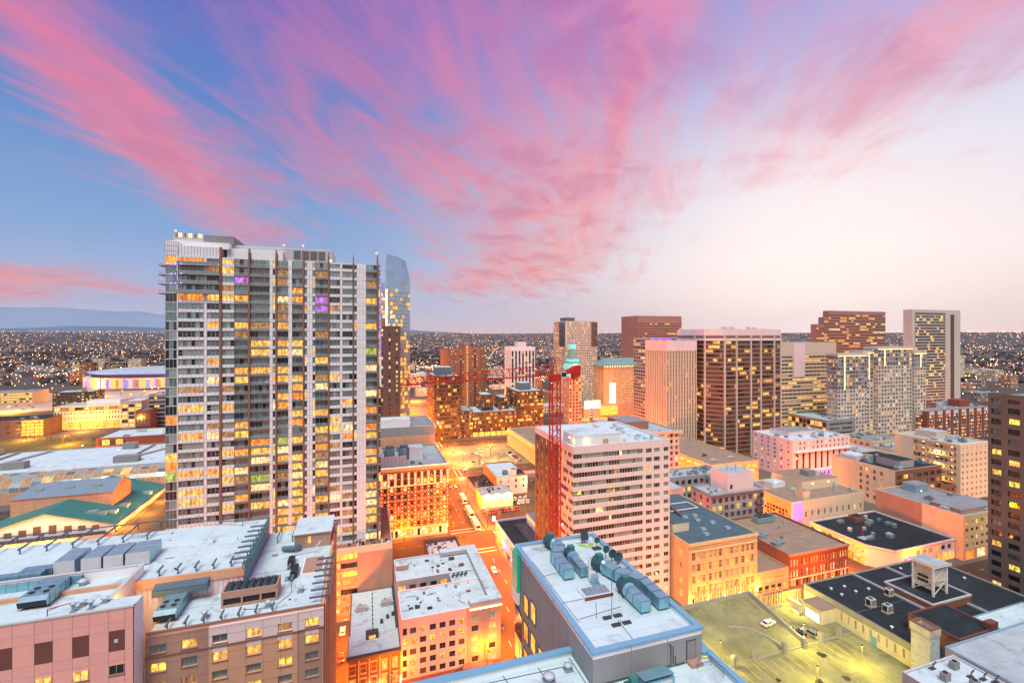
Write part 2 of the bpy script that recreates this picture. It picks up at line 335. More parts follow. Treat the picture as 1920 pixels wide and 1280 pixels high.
class Bld:
    """A block on the grid; detailed faces get a glass core with piers and spandrels standing proud of it."""
    def __init__(s, name, label, u0, u1, v0, v1, z1, wall, roof='pale_roof', z0=0.0, cat='building', group=None, d=.35, faces='FL', par=.9, coping=None, core='glass_dark', root=None):
        s.n = name; s.u0, s.u1, s.v0, s.v1, s.z0, s.z1 = u0, u1, v0, v1, z0, z1; s.wall = wall; s.d = d; s.fc = faces
        s.root = root or empty(name, ((u0+u1)/2, (v0+v1)/2, z0), label, cat, group)
        s.w = MB(); s.g = MB(); s.sp = MB(); s.roofm = roof; s.par = par
        a0 = u0+(d if 'L' in faces else 0); a1 = u1-(d if 'R' in faces else 0); b0 = v0+(d if 'F' in faces else 0)
        s.w.box(a0, a1, b0, v1, z0, z1-par-.02, wall)
        if par > 0:
            t = .35; cp = coping or wall; q = .012
            for x0, x1, y0, y1 in ((u0, u1, v0, v0+t), (u0, u1, v1-t, v1), (u0, u0+t, v0+t, v1-t), (u1-t, u1, v0+t, v1-t)):
                s.w.box(max(x0, u0+q), min(x1, u1-q), max(y0, v0+q), min(y1, v1-q), z1-par-.3, z1-.08, wall); s.w.box(x0-(.04 if x0 == u0 else 0), x1+(.04 if x1 == u1 else 0), y0-(.04 if y0 == v0 else 0), y1+(.04 if y1 == v1 else 0), z1-.08, z1, cp)
            s.rf = MB(); s.rf.quad((u0+t, v0+t, z1-par), (u1-t, v0+t, z1-par), (u1-t, v1-t, z1-par), (u0+t, v1-t, z1-par), roof)
        else:
            s.rf = MB(); s.rf.box(u0, u1, v0, v1, z1-.3, z1, roof)
        s.covered = {f: [] for f in faces}
    def span(s, f):
        if f == 'F': return s.u0, s.u1
        a = s.v0+(s.d if 'F' in s.fc else 0)
        return a, s.v1
    def slab(s, mb, f, a, b, z0, z1, m, d0=0.0, d1=None):
        d1 = s.d if d1 is None else d1    # d0: how far behind the outer plane it starts, d1: where it ends
        if f == 'F': mb.box(a, b, s.v0+d0, s.v0+d1, z0, z1, m)
        elif f == 'L': mb.box(s.u0+d0, s.u0+d1, a, b, z0, z1, m)
        else: mb.box(s.u1-d1, s.u1-d0, a, b, z0, z1, m)
    def pane(s, f, a, b, z0, z1, m, off=.03):
        e = s.d-off
        if f == 'F': s.g.quad((a, s.v0+e, z0), (b, s.v0+e, z0), (b, s.v0+e, z1), (a, s.v0+e, z1), m)
        elif f == 'L': s.g.quad((s.u0+e, b, z0), (s.u0+e, a, z0), (s.u0+e, a, z1), (s.u0+e, b, z1), m)
        else: s.g.quad((s.u1-e, a, z0), (s.u1-e, b, z0), (s.u1-e, b, z1), (s.u1-e, a, z1), m)
    def blank(s, f, z0, z1, a=None, b=None, m=None):
        lo, hi = s.span(f); s.slab(s.w, f, lo if a is None else a, hi if b is None else b, z0, z1, m or s.wall)
    def fac(s, f, z0, z1, cols, rows, pal, wf=.6, hf=.6, mx=.0, mull=0, run=0, a=None, b=None, wall=None, band=None, parts=False, frame='light_metal', zoff=.5, pm=1, trans=0, pier_d=0.0, sp_d=.03, name='window'):
        """cols x rows of windows over the face between z0 and z1"""
        lo, hi = s.span(f); lo = lo if a is None else a; hi = hi if b is None else b; wall = wall or s.wall
        ww = hi-lo; mg = ww*mx; cw = (ww-2*mg)/cols; rh = (z1-z0)/rows
        xs = [(lo+mg+cw*(i+.5-wf/2), lo+mg+cw*(i+.5+wf/2)) for i in range(cols)]
        zs = [(z0+rh*(j+zoff*(1-hf)), z0+rh*(j+zoff*(1-hf)+hf)) for j in range(rows)]
        e = [lo]+[q for p in xs for q in p]+[hi]
        for i in range(0, len(e), 2):
            if e[i+1]-e[i] > .02: s.slab(s.w, f, e[i], e[i+1], z0, z1, wall, pier_d)
        h = [z0]+[q for p in zs for q in p]+[z1]
        for j in range(0, len(h), 2):
            if h[j+1]-h[j] > .02:
                for x0, x1 in xs: s.slab(s.w, f, x0, x1, h[j], h[j+1], band or wall, sp_d)
        for (za, zb) in zs:
            cur = None; left_ = 0
            for (x0, x1) in xs:
                n = mull+1; pw = (x1-x0)/n
                if parts:
                    me = window_mesh(x1-x0, zb-za, frame, pick(pal), f, pm, trans); e_ = s.d-.02; xm = (x0+x1)/2
                    loc = (xm, s.v0+e_, za) if f == 'F' else ((s.u0+e_, xm, za) if f == 'L' else (s.u1-e_, xm, za))
                    inst(name, me, loc, s.root)
                    continue
                for k in range(n):
                    if left_ <= 0: cur = pick(pal); left_ = random.randint(1, run) if run else 1
                    left_ -= 1
                    s.pane(f, x0+pw*k, x0+pw*(k+1), za, zb, cur)
                    if k: s.slab(s.sp, f, x0+pw*k-.05, x0+pw*k+.05, za, zb, frame, s.d-.14, s.d-.04)
    def clutter(s, n, lo=.8, hi=2.2, mats=('light_metal', 'galvanised', 'grey_wall', 'pale_roof'), margin=2.0):
        zr = s.z1-s.par
        for k in range(n):
            b = MB(); w, l, h = random.uniform(lo, hi*1.4), random.uniform(lo, hi*1.6), random.uniform(.6, hi)
            if s.u1-s.u0 < 2*margin+w or s.v1-s.v0 < 2*margin+l: continue
            x = random.uniform(s.u0+margin, s.u1-margin-w); y = random.uniform(s.v0+margin, s.v1-margin-l); m = random.choice(mats)
            b.box(x, x+w, y, y+l, zr+.12, zr+h, m); b.box(x+.1, x+w-.1, y+.1, y+l-.1, zr-.02, zr+.12, 'black_metal')
            for q in range(random.randint(0, 2)): b.cyl(x+w*(.3+.4*q), y+l/2, zr+h, zr+h+.25, min(w, l)*.2, 'fan_dark', 8)
            b.build('rooftop_unit', s.root)
    def box_on_roof(s, x0, x1, y0, y1, h, m, top='pale_roof', name='penthouse', z=None):
        b = MB(); z = s.z1-s.par if z is None else z; b.box(x0, x1, y0, y1, z-.05, z+h, m); b.box(x0-.1, x1+.1, y0-.1, y1+.1, z+h, z+h+.25, m, top=top); return b.build(name, s.root)
    def done(s):
        s.w.build('wall', s.root); s.rf.build('roof', s.root)
        s.g.build('window_panes', s.root, kind='stuff'); s.sp.build('window_mullions', s.root, kind='stuff')
        return s.root
# ------------------------------------------------------------------ ground, roads, pavements, mountains
def struct(o): o['kind'] = 'structure'; return o
def grow_z(r): 
    t = max(0.0, min(1.0, (r-3500)/10500)); return 150*t*t*(3-2*t)
b = MB(); NA = 96; rings = [0, 600, 1500, 3500, 5000, 6500, 8000, 9500, 11000, 12500, 14000, 22000]
idx = {}
for i, r in enumerate(rings):
    for j in range(NA):
        a = 2*math.pi*j/NA
        if i == 0 and j: idx[i, j] = idx[0, 0]; continue
        idx[i, j] = len(b.v); b.v.append((r*math.sin(a), r*math.cos(a), grow_z(r)+(random.uniform(-18, 18) if r > 6000 else 0)))
k = b.mi('ground')
for i in range(len(rings)-1):
    for j in range(NA):
        q = [idx[i, j], idx[i, (j+1) % NA], idx[i+1, (j+1) % NA], idx[i+1, j]]
        if i == 0: q = q[1:] if q[0] == q[1] else q
        b.f.append(tuple(reversed(q))); b.m.append(k)
struct(b.build('ground'))
def ridge(name, R0, h0, h1, a0, a1, m, seed, depth=1800):
    rnd = random.Random(seed); b = MB(); n = 90; ph = [rnd.uniform(0, 6.28) for _ in range(6)]; prev = None; k = b.mi(m)
    for i in range(n+1):
        t = i/n; a = R(a0+(a1-a0)*t)
        s = .5+.5*sum(math.sin(t*f*6.28+p)/f**.8 for f, p in zip((1.3, 2.9, 5.1, 9.7, 17.3, 29.0), ph))/1.7
        h = (h0+(h1-h0)*max(0, s))*min(1, t*7, (1-t)*7)+20
        row = []
        for q, (rr, hh) in enumerate(((R0-depth, .02), (R0-depth*.6, .35+.12*rnd.random()), (R0-depth*.25, .7+.16*rnd.random()), (R0, 1.0), (R0+depth*.5, .3))):
            row.append(len(b.v)); b.v.append((rr*math.sin(a), rr*math.cos(a), 120+h*hh))
        if prev:
            for q in range(4): b.f.append((prev[q], row[q], row[q+1], prev[q+1])); b.m.append(k)
        prev = row
    return struct(b.build(name, smooth=True))
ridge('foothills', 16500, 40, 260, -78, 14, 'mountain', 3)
ridge('mountains', 20000, 380, 860, -80, 6, 'mountain_far_hazed', 11, 2200)

ROADS = [('avenue', 39.8, 59.4, -40, 2600), ('avenue', 191.5, 207.5, -40, 2600), ('avenue', 346, 362, -40, 2600), ('avenue', -118, -98, 60, 2600), ('avenue', 500, 516, 150, 2600),
         ('avenue', -13.5, -5.2, 126, 168)]
CROSS = [('cross_street', -420, 640, 115.5, 128), ('cross_street', -420, 700, 209, 225.5), ('cross_street', -420, 820, 316, 334), ('cross_street', -700, 900, 404, 428), ('cross_street', -700, 900, 512, 530), ('cross_street', -900, 1000, 640, 660)]
for n, x0, x1, y0, y1 in ROADS:
    b = MB(); b.quad((x0, y0, .02), (x1, y0, .02), (x1, y1, .02), (x0, y1, .02), 'asphalt'); struct(b.build(n))
for n, x0, x1, y0, y1 in CROSS:
    b = MB(); b.quad((x0, y0, .024), (x1, y0, .024), (x1, y1, .024), (x0, y1, .024), 'asphalt'); struct(b.build(n))
us = [(-420, -118), (-98, -13.5), (-5.2, 39.8), (59.4, 191.5), (207.5, 346), (362, 500)]
vs = [(20, 115.5), (128, 209), (225.5, 316), (334, 404), (428, 512), (530, 640)]
for a0, a1 in us:
    for c0, c1 in vs:
        if c0 > 500 and a0 < -50: continue
        b = MB(); b.box(a0, a1, c0, c1, -.2, .15, 'pavement', bottom=False); struct(b.build('pavement'))
# painted lines
b = MB(); zz = .032
def line(x0, x1, y0, y1, m='paint_white'): b.quad((x0, y0, zz), (x1, y0, zz), (x1, y1, zz), (x0, y1, zz), m)
for y in range(40, 900, 9):
    if any(c0-8 < y < c1+5 for _, _, _, c0, c1 in CROSS): continue
    for x in (44.8, 49.6, 54.4): line(x-.09, x+.09, y, y+3.2)
for _, _, _, c0, c1 in CROSS[:5]:
    line(41, 58.4, c0-2.2, c0-1.7); line(41, 58.4, c0-5.4, c0-4.9)
    line(41, 58.4, c1+1.7, c1+2.2); line(41, 58.4, c1+4.9, c1+5.4)
    line(36.2, 36.7, c0+1, c1-1); line(33.0, 33.5, c0+1, c1-1); line(62.2, 62.7, c0+1, c1-1); line(65.4, 65.9, c0+1, c1-1)
for x in range(-300, 600, 9):
    if 36 < x < 64 or 187 < x < 211: continue
    for c in (123.2, 218.7, 325, 416): line(x, x+3.2, c-.08, c+.08)
for y in range(135, 420, 9): line(199.4, 199.6, y, y+3.2)
struct(b.build('road_markings'))
# surface car parks
def sheet(name, x0, x1, y0, y1, z, m):
    b = MB(); b.quad((x0, y0, z), (x1, y0, z), (x1, y1, z), (x0, y1, z), m); return struct(b.build(name))
sheet('car_park', 62, 122, 309, 315.5, .16, 'concrete'); sheet('car_park', 62, 122, 335, 401, .16, 'deck'); sheet('car_park', 62, 112, 231, 252.5, .16, 'asphalt')
sheet('car_park', 83, 112, 252.6, 300, .161, 'asphalt')

# ------------------------------------------------------------------ the tall apartment tower
def apartment_tower():
    u0, u1, v0, v1, zt, zb = -61.7, 5.1, 175.0, 207.0, 126.0, 24.6
    T = empty('apartment_tower', ((u0+u1)/2, 191, 0), 'tall white and glass apartment tower with brown fins, stacked balconies and lit flats', 'tower')
    def ux(px):  # bay edges, taken along the front
        t = (px-960)/853; D = v0/(C_-S_*t); return D*(t*C_+S_)
    bays = [(310, 331.5, 'C'), (331.5, 334, 'P'), (334, 382, 'W'), (382, 388, 'P'), (388, 411, 'W'), (411, 416.5, 'N'), (416.5, 439, 'W'), (439, 465, 'B'), (465, 469.5, 'N'), (469.5, 505.5, 'B'), (505.5, 511.5, 'P'), (511.5, 516, 'W'),
            (516, 520, 'N'), (520, 540.5, 'B'), (540.5, 547.5, 'P'), (547.5, 567, 'B'), (567, 571, 'N'), (571, 575.5, 'W'), (575.5, 586, 'P'), (586, 591, 'W'), (591, 614, 'B'), (614, 618, 'N'), (618, 637.5, 'W'), (637.5, 642, 'P'),
            (642, 661, 'W'), (661, 664, 'N'), (664, 669, 'W'), (669, 686, 'P'), (686, 706, 'B'), (706, 710, 'N'), (710, 713.5, 'C')]
    nf = 33; fh = (zt-zb)/nf
    core = MB(); core.box(u0+.05, u1, v0+2.4, v1, zb, zt-.6, 'grey_wall'); core.box(u0, u1+.02, v0+.9, v1+.1, zt-.6, zt-.2, 'grey_roof')
    pier = MB(); spn = MB(); fins = MB(); lines = MB()
    cand = []
    for (p0, p1, t) in bays:
        a, c = ux(p0), ux(p1)
        if t == 'P':
            core.box(a, c, v0, v0+2.4, zb, zt, 'white_panel')
            nn = max(1, round((c-a)/1.15))
            for q in range(1, nn): lines.box(a+(c-a)*q/nn-.03, a+(c-a)*q/nn+.03, v0-.03, v0, zb, zt, 'grey_wall')
            for f in range(nf): lines.box(a, c, v0-.025, v0, zb+f*fh-.03, zb+f*fh+.03, 'grey_wall'); lines.box(a, c, v0-.024, v0, zb+f*fh+.95, zb+f*fh+1.0, 'grey_wall')
        elif t == 'N':
            o = MB(); o.box(a+.1, c-.1, v0-.45, v0+2.4, zb, zt+2.2, 'brown_fin'); o.box(a+.2, c-.2, v0-.3, v0+1.2, zt+2.2, zt+3.4, 'brown_fin'); o.build('fin', T)
        else:
            for f in range(nf):
                z = zb+f*fh
                if t == 'W':
                    top = f == nf-1
                    spn.box(a, c, v0-.05, v0+.5, z-.02, z+.92, 'spandrel'); core.box(a, c, v0+.5, v0+2.4, z, z+.9, 'grey_wall')
                    if top: spn.box(a, c, v0-.05, v0+.5, z+fh-.55, z+fh, 'spandrel')
                    cand.append((a, c, z+.92, fh-.94-(.53 if top else 0), v0+.25, f, t))
                elif t == 'B':
                    core.box(a, c, v0+.1, v0+2.4, z-.12, z+.14, 'brown_fin')
                    cand.append((a, c, z+.14, fh-.28, v0+.75, f, t))
                    bal = MB(); bal.box(a+.03, c-.03, v0-.35, v0+.1, z-.12, z+.12, 'brown_fin')
                    bal.box(a+.06, c-.06, v0-.28, v0-.24, z+.2, z+.78, 'glass_rail'); bal.box(a+.04, c-.04, v0-.31, v0-.21, z+1.05, z+1.12, 'light_metal')
                    nn = max(2, round((c-a)/1.4))
                    for q in range(nn+1): bal.box(a+.06+(c-a-.16)*q/nn, a+.10+(c-a-.16)*q/nn, v0-.32, v0-.29, z+.1, z+1.05, 'light_metal')
                    if random.random() < .45: x = random.uniform(a+.6, c-1.4); bal.box(x, x+random.uniform(.5, 1.1), v0-.1, v0+.5, z+.14, z+.14+random.uniform(.5, .9), random.choice(['black_metal', 'brown_wall', 'white_panel', 'tan_wall']))
                    bal.build('balcony', T)
                else:
                    spn.box(a, c, v0-.04, v0+.3, z-.08, z+.1, 'light_metal'); cand.append((a, c, z+.1, fh-.18, v0+.12, f, t))
    # spandrel grid lines
    for (p0, p1, t) in bays:
        if t != 'W': continue
        a, c = ux(p0), ux(p1); nn = max(1, round((c-a)/1.25))
        for q in range(0, nn+1): lines.box(a+(c-a)*q/nn-.035, a+(c-a)*q/nn+.035, v0-.08, v0-.05, zb, zt, 'grey_wall')
    cand.sort(key=lambda q: (-(q[1]-q[0])*q[3]))
    cache = {}
    rest = MB()
    for i, (a, c, z, h, y, f, t) in enumerate(cand):
        low = 1-f/nf
        p = .10+.26*low if t != 'B' else .30+.36*low
        if f == nf-1: p = .12
        r = random.random()
        if r < p: g = pick([('lit_amber', 4), ('lit_gold', 5), ('lit_pale', 2.5), ('lit_orange', 1.5), ('lit_dim', 3)] + ([('lit_green', .4)] if low > .3 else []))
        else: g = pick([('glass_teal', 5), ('glass_mid', 4), ('glass_curtain', 5), ('glass_dark', 2.5)])
        if t == 'B' and abs(a-ux(439)) < .1 and f == 30: g = 'lit_violet'
        if t == 'B' and abs(a-ux(591)) < .1 and f in (27, 28): g = 'lit_violet'
        nn = max(1, round((c-a)/1.25)); key = (round(c-a, 2), round(h, 2), g, t)
        def fill(m, x0, x1, yy, z0, z1, gl):
            w = (x1-x0)/nn
            for q in range(nn):
                gg = gl
                if gl.startswith('glass') and random.random() < .3: gg = pick([('glass_dark', 3), ('glass_mid', 2), ('glass_curtain', 2)])
                m.quad((x0+w*q, yy, z0), (x0+w*(q+1), yy, z0), (x0+w*(q+1), yy, z1), (x0+w*q, yy, z1), gg)
                m.box(x0+w*q-.03 if q else x0, x0+w*q+.03, yy-.06, yy-.01, z0, z1, 'light_metal')
                if t == 'W' and random.random() < .3: m.box(x0+w*q+.03, x0+w*(q+1)-.03, yy-.06, yy-.01, z0+h*.42, z0+h*.42+.06, 'light_metal')
            m.box(x0, x1, yy-.07, yy-.01, z0-.01, z0+.07, 'light_metal'); m.box(x0, x1, yy-.07, yy-.01, z1-.07, z1+.01, 'light_metal')
        if i < 300:
            if key not in cache: cache[key] = []
            if len(cache[key]) < 3:
                m = MB(); fill(m, -(c-a)/2, (c-a)/2, 0, 0, h, g); cache[key].append(m.mesh('window'))
            inst('window', random.choice(cache[key]), ((a+c)/2, y, z), T)
        else: fill(rest, a, c, y, z, z+h, g)
    rest.build('window_panes', T, kind='stuff')
    core.build('wall', T); spn.build('spandrel_panels', T, kind='stuff'); lines.build('facade_grid', T, kind='stuff')
    # east side, seen edge on
    sd = MB()
    for f in range(nf): sd.box(u1+.02, u1+.3, v0+.2, v0+7, zb+f*fh+1, zb+f*fh+fh, 'glass_mid')
    sd.build('side_panes', T, kind='stuff')
    # left corner balconies poking past the edge
    for f in range(nf):
        z = zb+f*fh; big_ = f >= nf-4
        o = MB(); w = 3.0 if big_ else 1.2
        o.box(u0-w, u0-.02, v0+3, v0+7, z-.12, z+.1, 'brown_fin')
        for q in range(4): o.rod((u0-w+.05, v0+3+q*1.3, z+.1), (u0-w+.05, v0+3+q*1.3, z+1.1), .04, 'light_metal')
        o.box(u0-w, u0-.02, v0+3.0, v0+3.05, z+1.05, z+1.12, 'light_metal'); o.box(u0-w, u0-w+.05, v0+3, v0+7, z+1.05, z+1.12, 'light_metal')
        o.build('corner_balcony', T)
    # four broad terraces under the crown
    for f in range(nf-4, nf):
        o = MB(); z = zb+f*fh
        o.box(ux(334), ux(411), v0-1.5, v0-.09, z-.2, z+.05, 'brown_fin'); o.box(ux(334), ux(411), v0-1.45, v0-1.41, z+.15, z+1.1, 'glass_rail'); o.box(ux(334), ux(411), v0-1.48, v0-1.38, z+1.1, z+1.17, 'light_metal')
        o.build('terrace', T)
    for f in range(nf-3, nf):
        for px in (322, 330, 343): o = MB(); z = zb+f*fh; q = ux(px); o.octa(q, v0-.4 if px < 333 else v0-1.6, z+.1, .22, 'bulb_violet'); o.build('accent_lamp', T)
    # crown
    c = MB()
    c.box(u0, ux(334), v0, v1-6, zt, zt+4.6, 'spandrel'); c.box(ux(334), ux(411), v0+.2, v1-4, zt, zt+3.3, 'spandrel'); c.box(u0+.1, ux(425), v0+3.2, v1-5, zt+3.3, zt+5.4, 'white_panel')
    for q in range(7): x = u0+(ux(334)-u0)*q/6; c.box(x-.04, x+.04, v0-.05, v0, zt, zt+4.6, 'grey_wall')
    for q in range(14): x = ux(334)+(ux(411)-ux(334))*q/13; c.box(x-.04, x+.04, v0+.13, v0+.2, zt, zt+3.3, 'grey_wall')
    for z in (1.4, 3.0): c.box(u0-.02, ux(334), v0-.04, v0, zt+z, zt+z+.08, 'grey_wall')
    c.box(u0+.3, ux(372), v0+6, v1-8, zt+5.4, zt+8.4, 'light_metal', top='grey_roof'); c.box(ux(371), ux(430), v0+5.6, v1-8, zt+5.4, zt+8.2, 'grey_wall', top='grey_roof')
    for q in range(14):
        x = u0+.6+(ux(368)-u0-1)*q/13; c.box(x, x+.25, v0+5.7, v0+5.95, zt+7.2, zt+8.5, random.choice(['strip_gold', 'light_metal', 'brown_fin']))
    c.box(ux(418), ux(621), v0+7, v1-6, zt-.2, zt+5.6, 'light_metal', top='pale_roof'); c.box(ux(418), ux(526), v0+4.6, v0+7, zt-.2, zt+3.9, 'white_panel')
    for z in range(1, 6): c.box(ux(418), ux(621), v0+6.95, v0+7, zt+z*.95, zt+z*.95+.06, 'grey_wall')
    c.build('crown', T)
    for q in range(4): o = MB(); x = ux(544)+q*(ux(608)-ux(544))/4; o.box(x+.2, x+2.5, v0+6.85, v0+6.96, zt+1.6, zt+4.7, 'charcoal'); [o.box(x+.25, x+2.45, v0+6.78, v0+6.85, zt+1.7+.3*j, zt+1.8+.3*j, 'lilac_grey') for j in range(10)]; o.build('louvre', T)
    for px, dz, y in ((316, 8.6, 6), (524, 6.2, 9), (562, 6.4, 9), (620, .2, 1), (706, 3.6, 0)):
        o = MB(); x = ux(px); o.rod((x, v0+y, zt+dz-1.4), (x, v0+y, zt+dz+.4), .06, 'light_metal'); o.octa(x, v0+y, zt+dz+.6, .34, 'bulb_red' if px != 620 else 'bulb_white'); o.build('beacon', T)
    # violet edge light down the right corner
    for f in range(nf-1, nf-12, -1): o = MB(); o.octa(ux(712), v0-.3, zb+f*fh+1.5, .2, 'bulb_violet'); o.build('edge_lamp', T)
    o = MB(); o.box(ux(711.5), ux(715), v0-.1, v0+.1, zt-34, zt-6, 'wall_violet'); o.box(ux(711.5), ux(715), v0-.1, v0+.1, zt-45, zt-34, 'white_panel'); o.build('edge_panel', T)
    # podium with the garage and roof terrace
    p = MB(); pu0, pu1, pv0 = -62, 9.4, 169.0
    p.box(pu0, pu1, pv0+.6, 207.5, 0, zb-.05, 'brown_wall', top='rust_wall'); p.box(pu0, pu1, pv0, pv0+.6, zb-1.2, zb+1.0, 'beige'); p.box(-2.5, pu1, pv0, pv0+.6, 0, zb-1.2, 'brown_wall'); p.box(pu1-.4, pu1, pv0+.6, 207.5, zb-.05, zb+1.0, 'beige')
    p.build('podium', T)
    for f in range(7):
        z = 2.4+f*3.05
        g = MB(); g.box(-13, -2.5, pv0+.2, pv0+.6, z-.35, z+.75, 'brown_wall'); g.quad((-13, pv0+.58, z+.75), (-8.3, pv0+.58, z+.75), (-8.3, pv0+.58, z+2.7), (-13, pv0+.58, z+2.7), pick([('lit_yellow', 3), ('lit_gold', 1)])); g.quad((-8, pv0+.58, z+.75), (-2.6, pv0+.58, z+.75), (-2.6, pv0+.58, z+2.7), (-8, pv0+.58, z+2.7), pick([('lit_yellow', 2), ('lit_dim', 2), ('glass_dark', 2)]))
        g.box(-8.3, -8.0, pv0+.1, pv0+.6, z-.3, z+2.7, 'brown_wall'); g.build('garage_bay', T)
    for k in range(16):
        o = MB(); x = random.uniform(-6, 7.5); y = random.uniform(170, 174); h = random.uniform(.5, 1.3); o.box(x, x+random.uniform(.4, 1.4), y, y+.8, zb, zb+h, random.choice(['black_metal', 'white_panel', 'brown_fin', 'teal_metal'])); o.build('terrace_furniture', T)
apartment_tower()

# ------------------------------------------------------------------ the striped white hotel with the brown flank
def striped_hotel():
    B = Bld('striped_hotel', 'pinkish white tower with dark window bands and a lit penthouse, behind the red crane', 69.9, 110.1, 146, 184, 60.6, 'pale_pink', 'white_roof', d=.4, coping='white_panel')
    pal = palette([('glass_dark', 5), ('glass_mid', 3), ('glass_curtain', 2.5), ('glass_brown', 2)], [('lit_gold', 1), ('lit_dim', 2), ('lit_pale', 1)], .05)
    fh = 3.3; nb = 17; z0 = 60.6-2.6-fh*nb
    B.blank('F', 58, 60.5); B.blank('F', 0, z0); B.blank('L', 58, 60.5); B.blank('L', 0, z0)
    sw = 98.6
    for f in range(nb):
        z = z0+f*fh
        B.slab(B.w, 'F', 69.9, sw, z, z+1.45, 'pale_pink'); B.slab(B.w, 'F', 69.9, sw, z+fh-.12, z+fh, 'pale_pink', .01)
        g = MB(); n = 26
        cur = 'glass_mid'
        for k in range(n):
            x = 70.0+(sw-70.3)*k/n; x1 = 70.0+(sw-70.3)*(k+1)/n
            if random.random() < .5: cur = pick(pal)
            g.quad((x, 146.36, z+1.45), (x1, 146.36, z+1.45), (x1, 146.36, z+fh-.12), (x, 146.36, z+fh-.12), cur)
            g.box(x-.05, x+.05, 146.2, 146.35, z+1.45, z+fh-.12, 'tan_wall')
        g.build('window_band', B.root)
    B.slab(B.w, 'F', sw-.3, sw, z0, 58, 'pale_pink', -.003)
    # paired windows to the right of the bands
    e = [98.6, 99.6, 102.2, 103.1, 105.7, 107.4, 109.6, 110.1]
    for i in (0, 2, 4, 6): B.slab(B.w, 'F', e[i], e[i+1], z0, 58, 'pale_pink')
    for f in range(nb):
        z = z0+f*fh
        for i in (1, 3, 5):
            B.slab(B.w, 'F', e[i], e[i+1], z, z+1.35, 'pale_pink', .002); B.slab(B.w, 'F', e[i], e[i+1], z+fh-.3, z+fh, 'pale_pink', .002)
            inst('window', window_mesh(e[i+1]-e[i], fh-1.65, 'tan_wall', pick(pal), 'F', 2 if i < 5 else 1), ((e[i]+e[i+1])/2, 146.38, z+1.35), B.root)
    # left flank: bands near, brown cladding with slit windows further back
    for f in range(nb):
        z = z0+f*fh
        B.slab(B.w, 'L', 146.4, 158, z, z+1.45, 'pale_pink'); B.slab(B.w, 'L', 146.4, 158, z+fh-.12, z+fh, 'pale_pink', .01)
        g = MB()
        for k in range(8):
            y = 147+k*1.35
            g.quad((70.26, y+1.3, z+1.45), (70.26, y, z+1.45), (70.26, y, z+fh-.12), (70.26, y+1.3, z+fh-.12), pick(palette([('glass_dark', 4), ('glass_brown', 2)], [('lit_amber', 2), ('lit_orange', 2)], .35)))
            g.box(70.1, 70.24, y-.05, y+.05, z+1.45, z+fh-.12, 'tan_wall')
        g.build('window_band', B.root)
    B.slab(B.w, 'L', 157.8, 158.6, 0, 60, 'pale_pink', -.003)
    B.fac('L', z0, 58, 5, nb, palette([('glass_brown', 4), ('glass_dark', 1)], [('lit_amber', 3), ('lit_gold', 2), ('lit_dim', 1)], .62), wf=.26, hf=.62, a=158.6, b=184, wall='dark_brown')
    B.box_on_roof(71.5, 90.2, 147.6, 158, 4.0, 'white_panel', 'white_roof')
    o = MB(); o.box(82.5, 84.6, 147.45, 147.6, 60.6, 62.2, 'tan_wall'); o.build('access_panel', B.root)
    for k in range(22):
        o = MB(); x, y = random.uniform(91.5, 107.5), random.uniform(148, 180); o.box(x, x+random.uniform(.5, 2), y, y+random.uniform(.5, 2), 59.7, 59.7+random.uniform(.5, 1.7), random.choice(['galvanised', 'light_metal', 'pale_roof'])); o.build('rooftop_unit', B.root)
    o = MB(); o.rod((78, 155, 64.8), (78, 155, 70), .08, 'light_metal'); o.build('antenna', B.root)
    o = MB(); o.box(71.2, 71.5, 152, 152.5, 62.4, 62.7, 'bulb'); o.build('roof_lamp', B.root)
    l = bpy.data.lights.new('roof_light', 'POINT'); l.energy = 120; l.color = (1, .74, .25); l.shadow_soft_size = .2; q = bpy.data.objects.new('roof_light', l); col.objects.link(q); q.location = (70.9, 149, 61.9); adopt(q, B.root)
    l2 = bpy.data.objects.new('roof_light', l); col.objects.link(l2); l2.location = (76, 147.1, 61.9); adopt(l2, B.root)
    B.done()
striped_hotel()

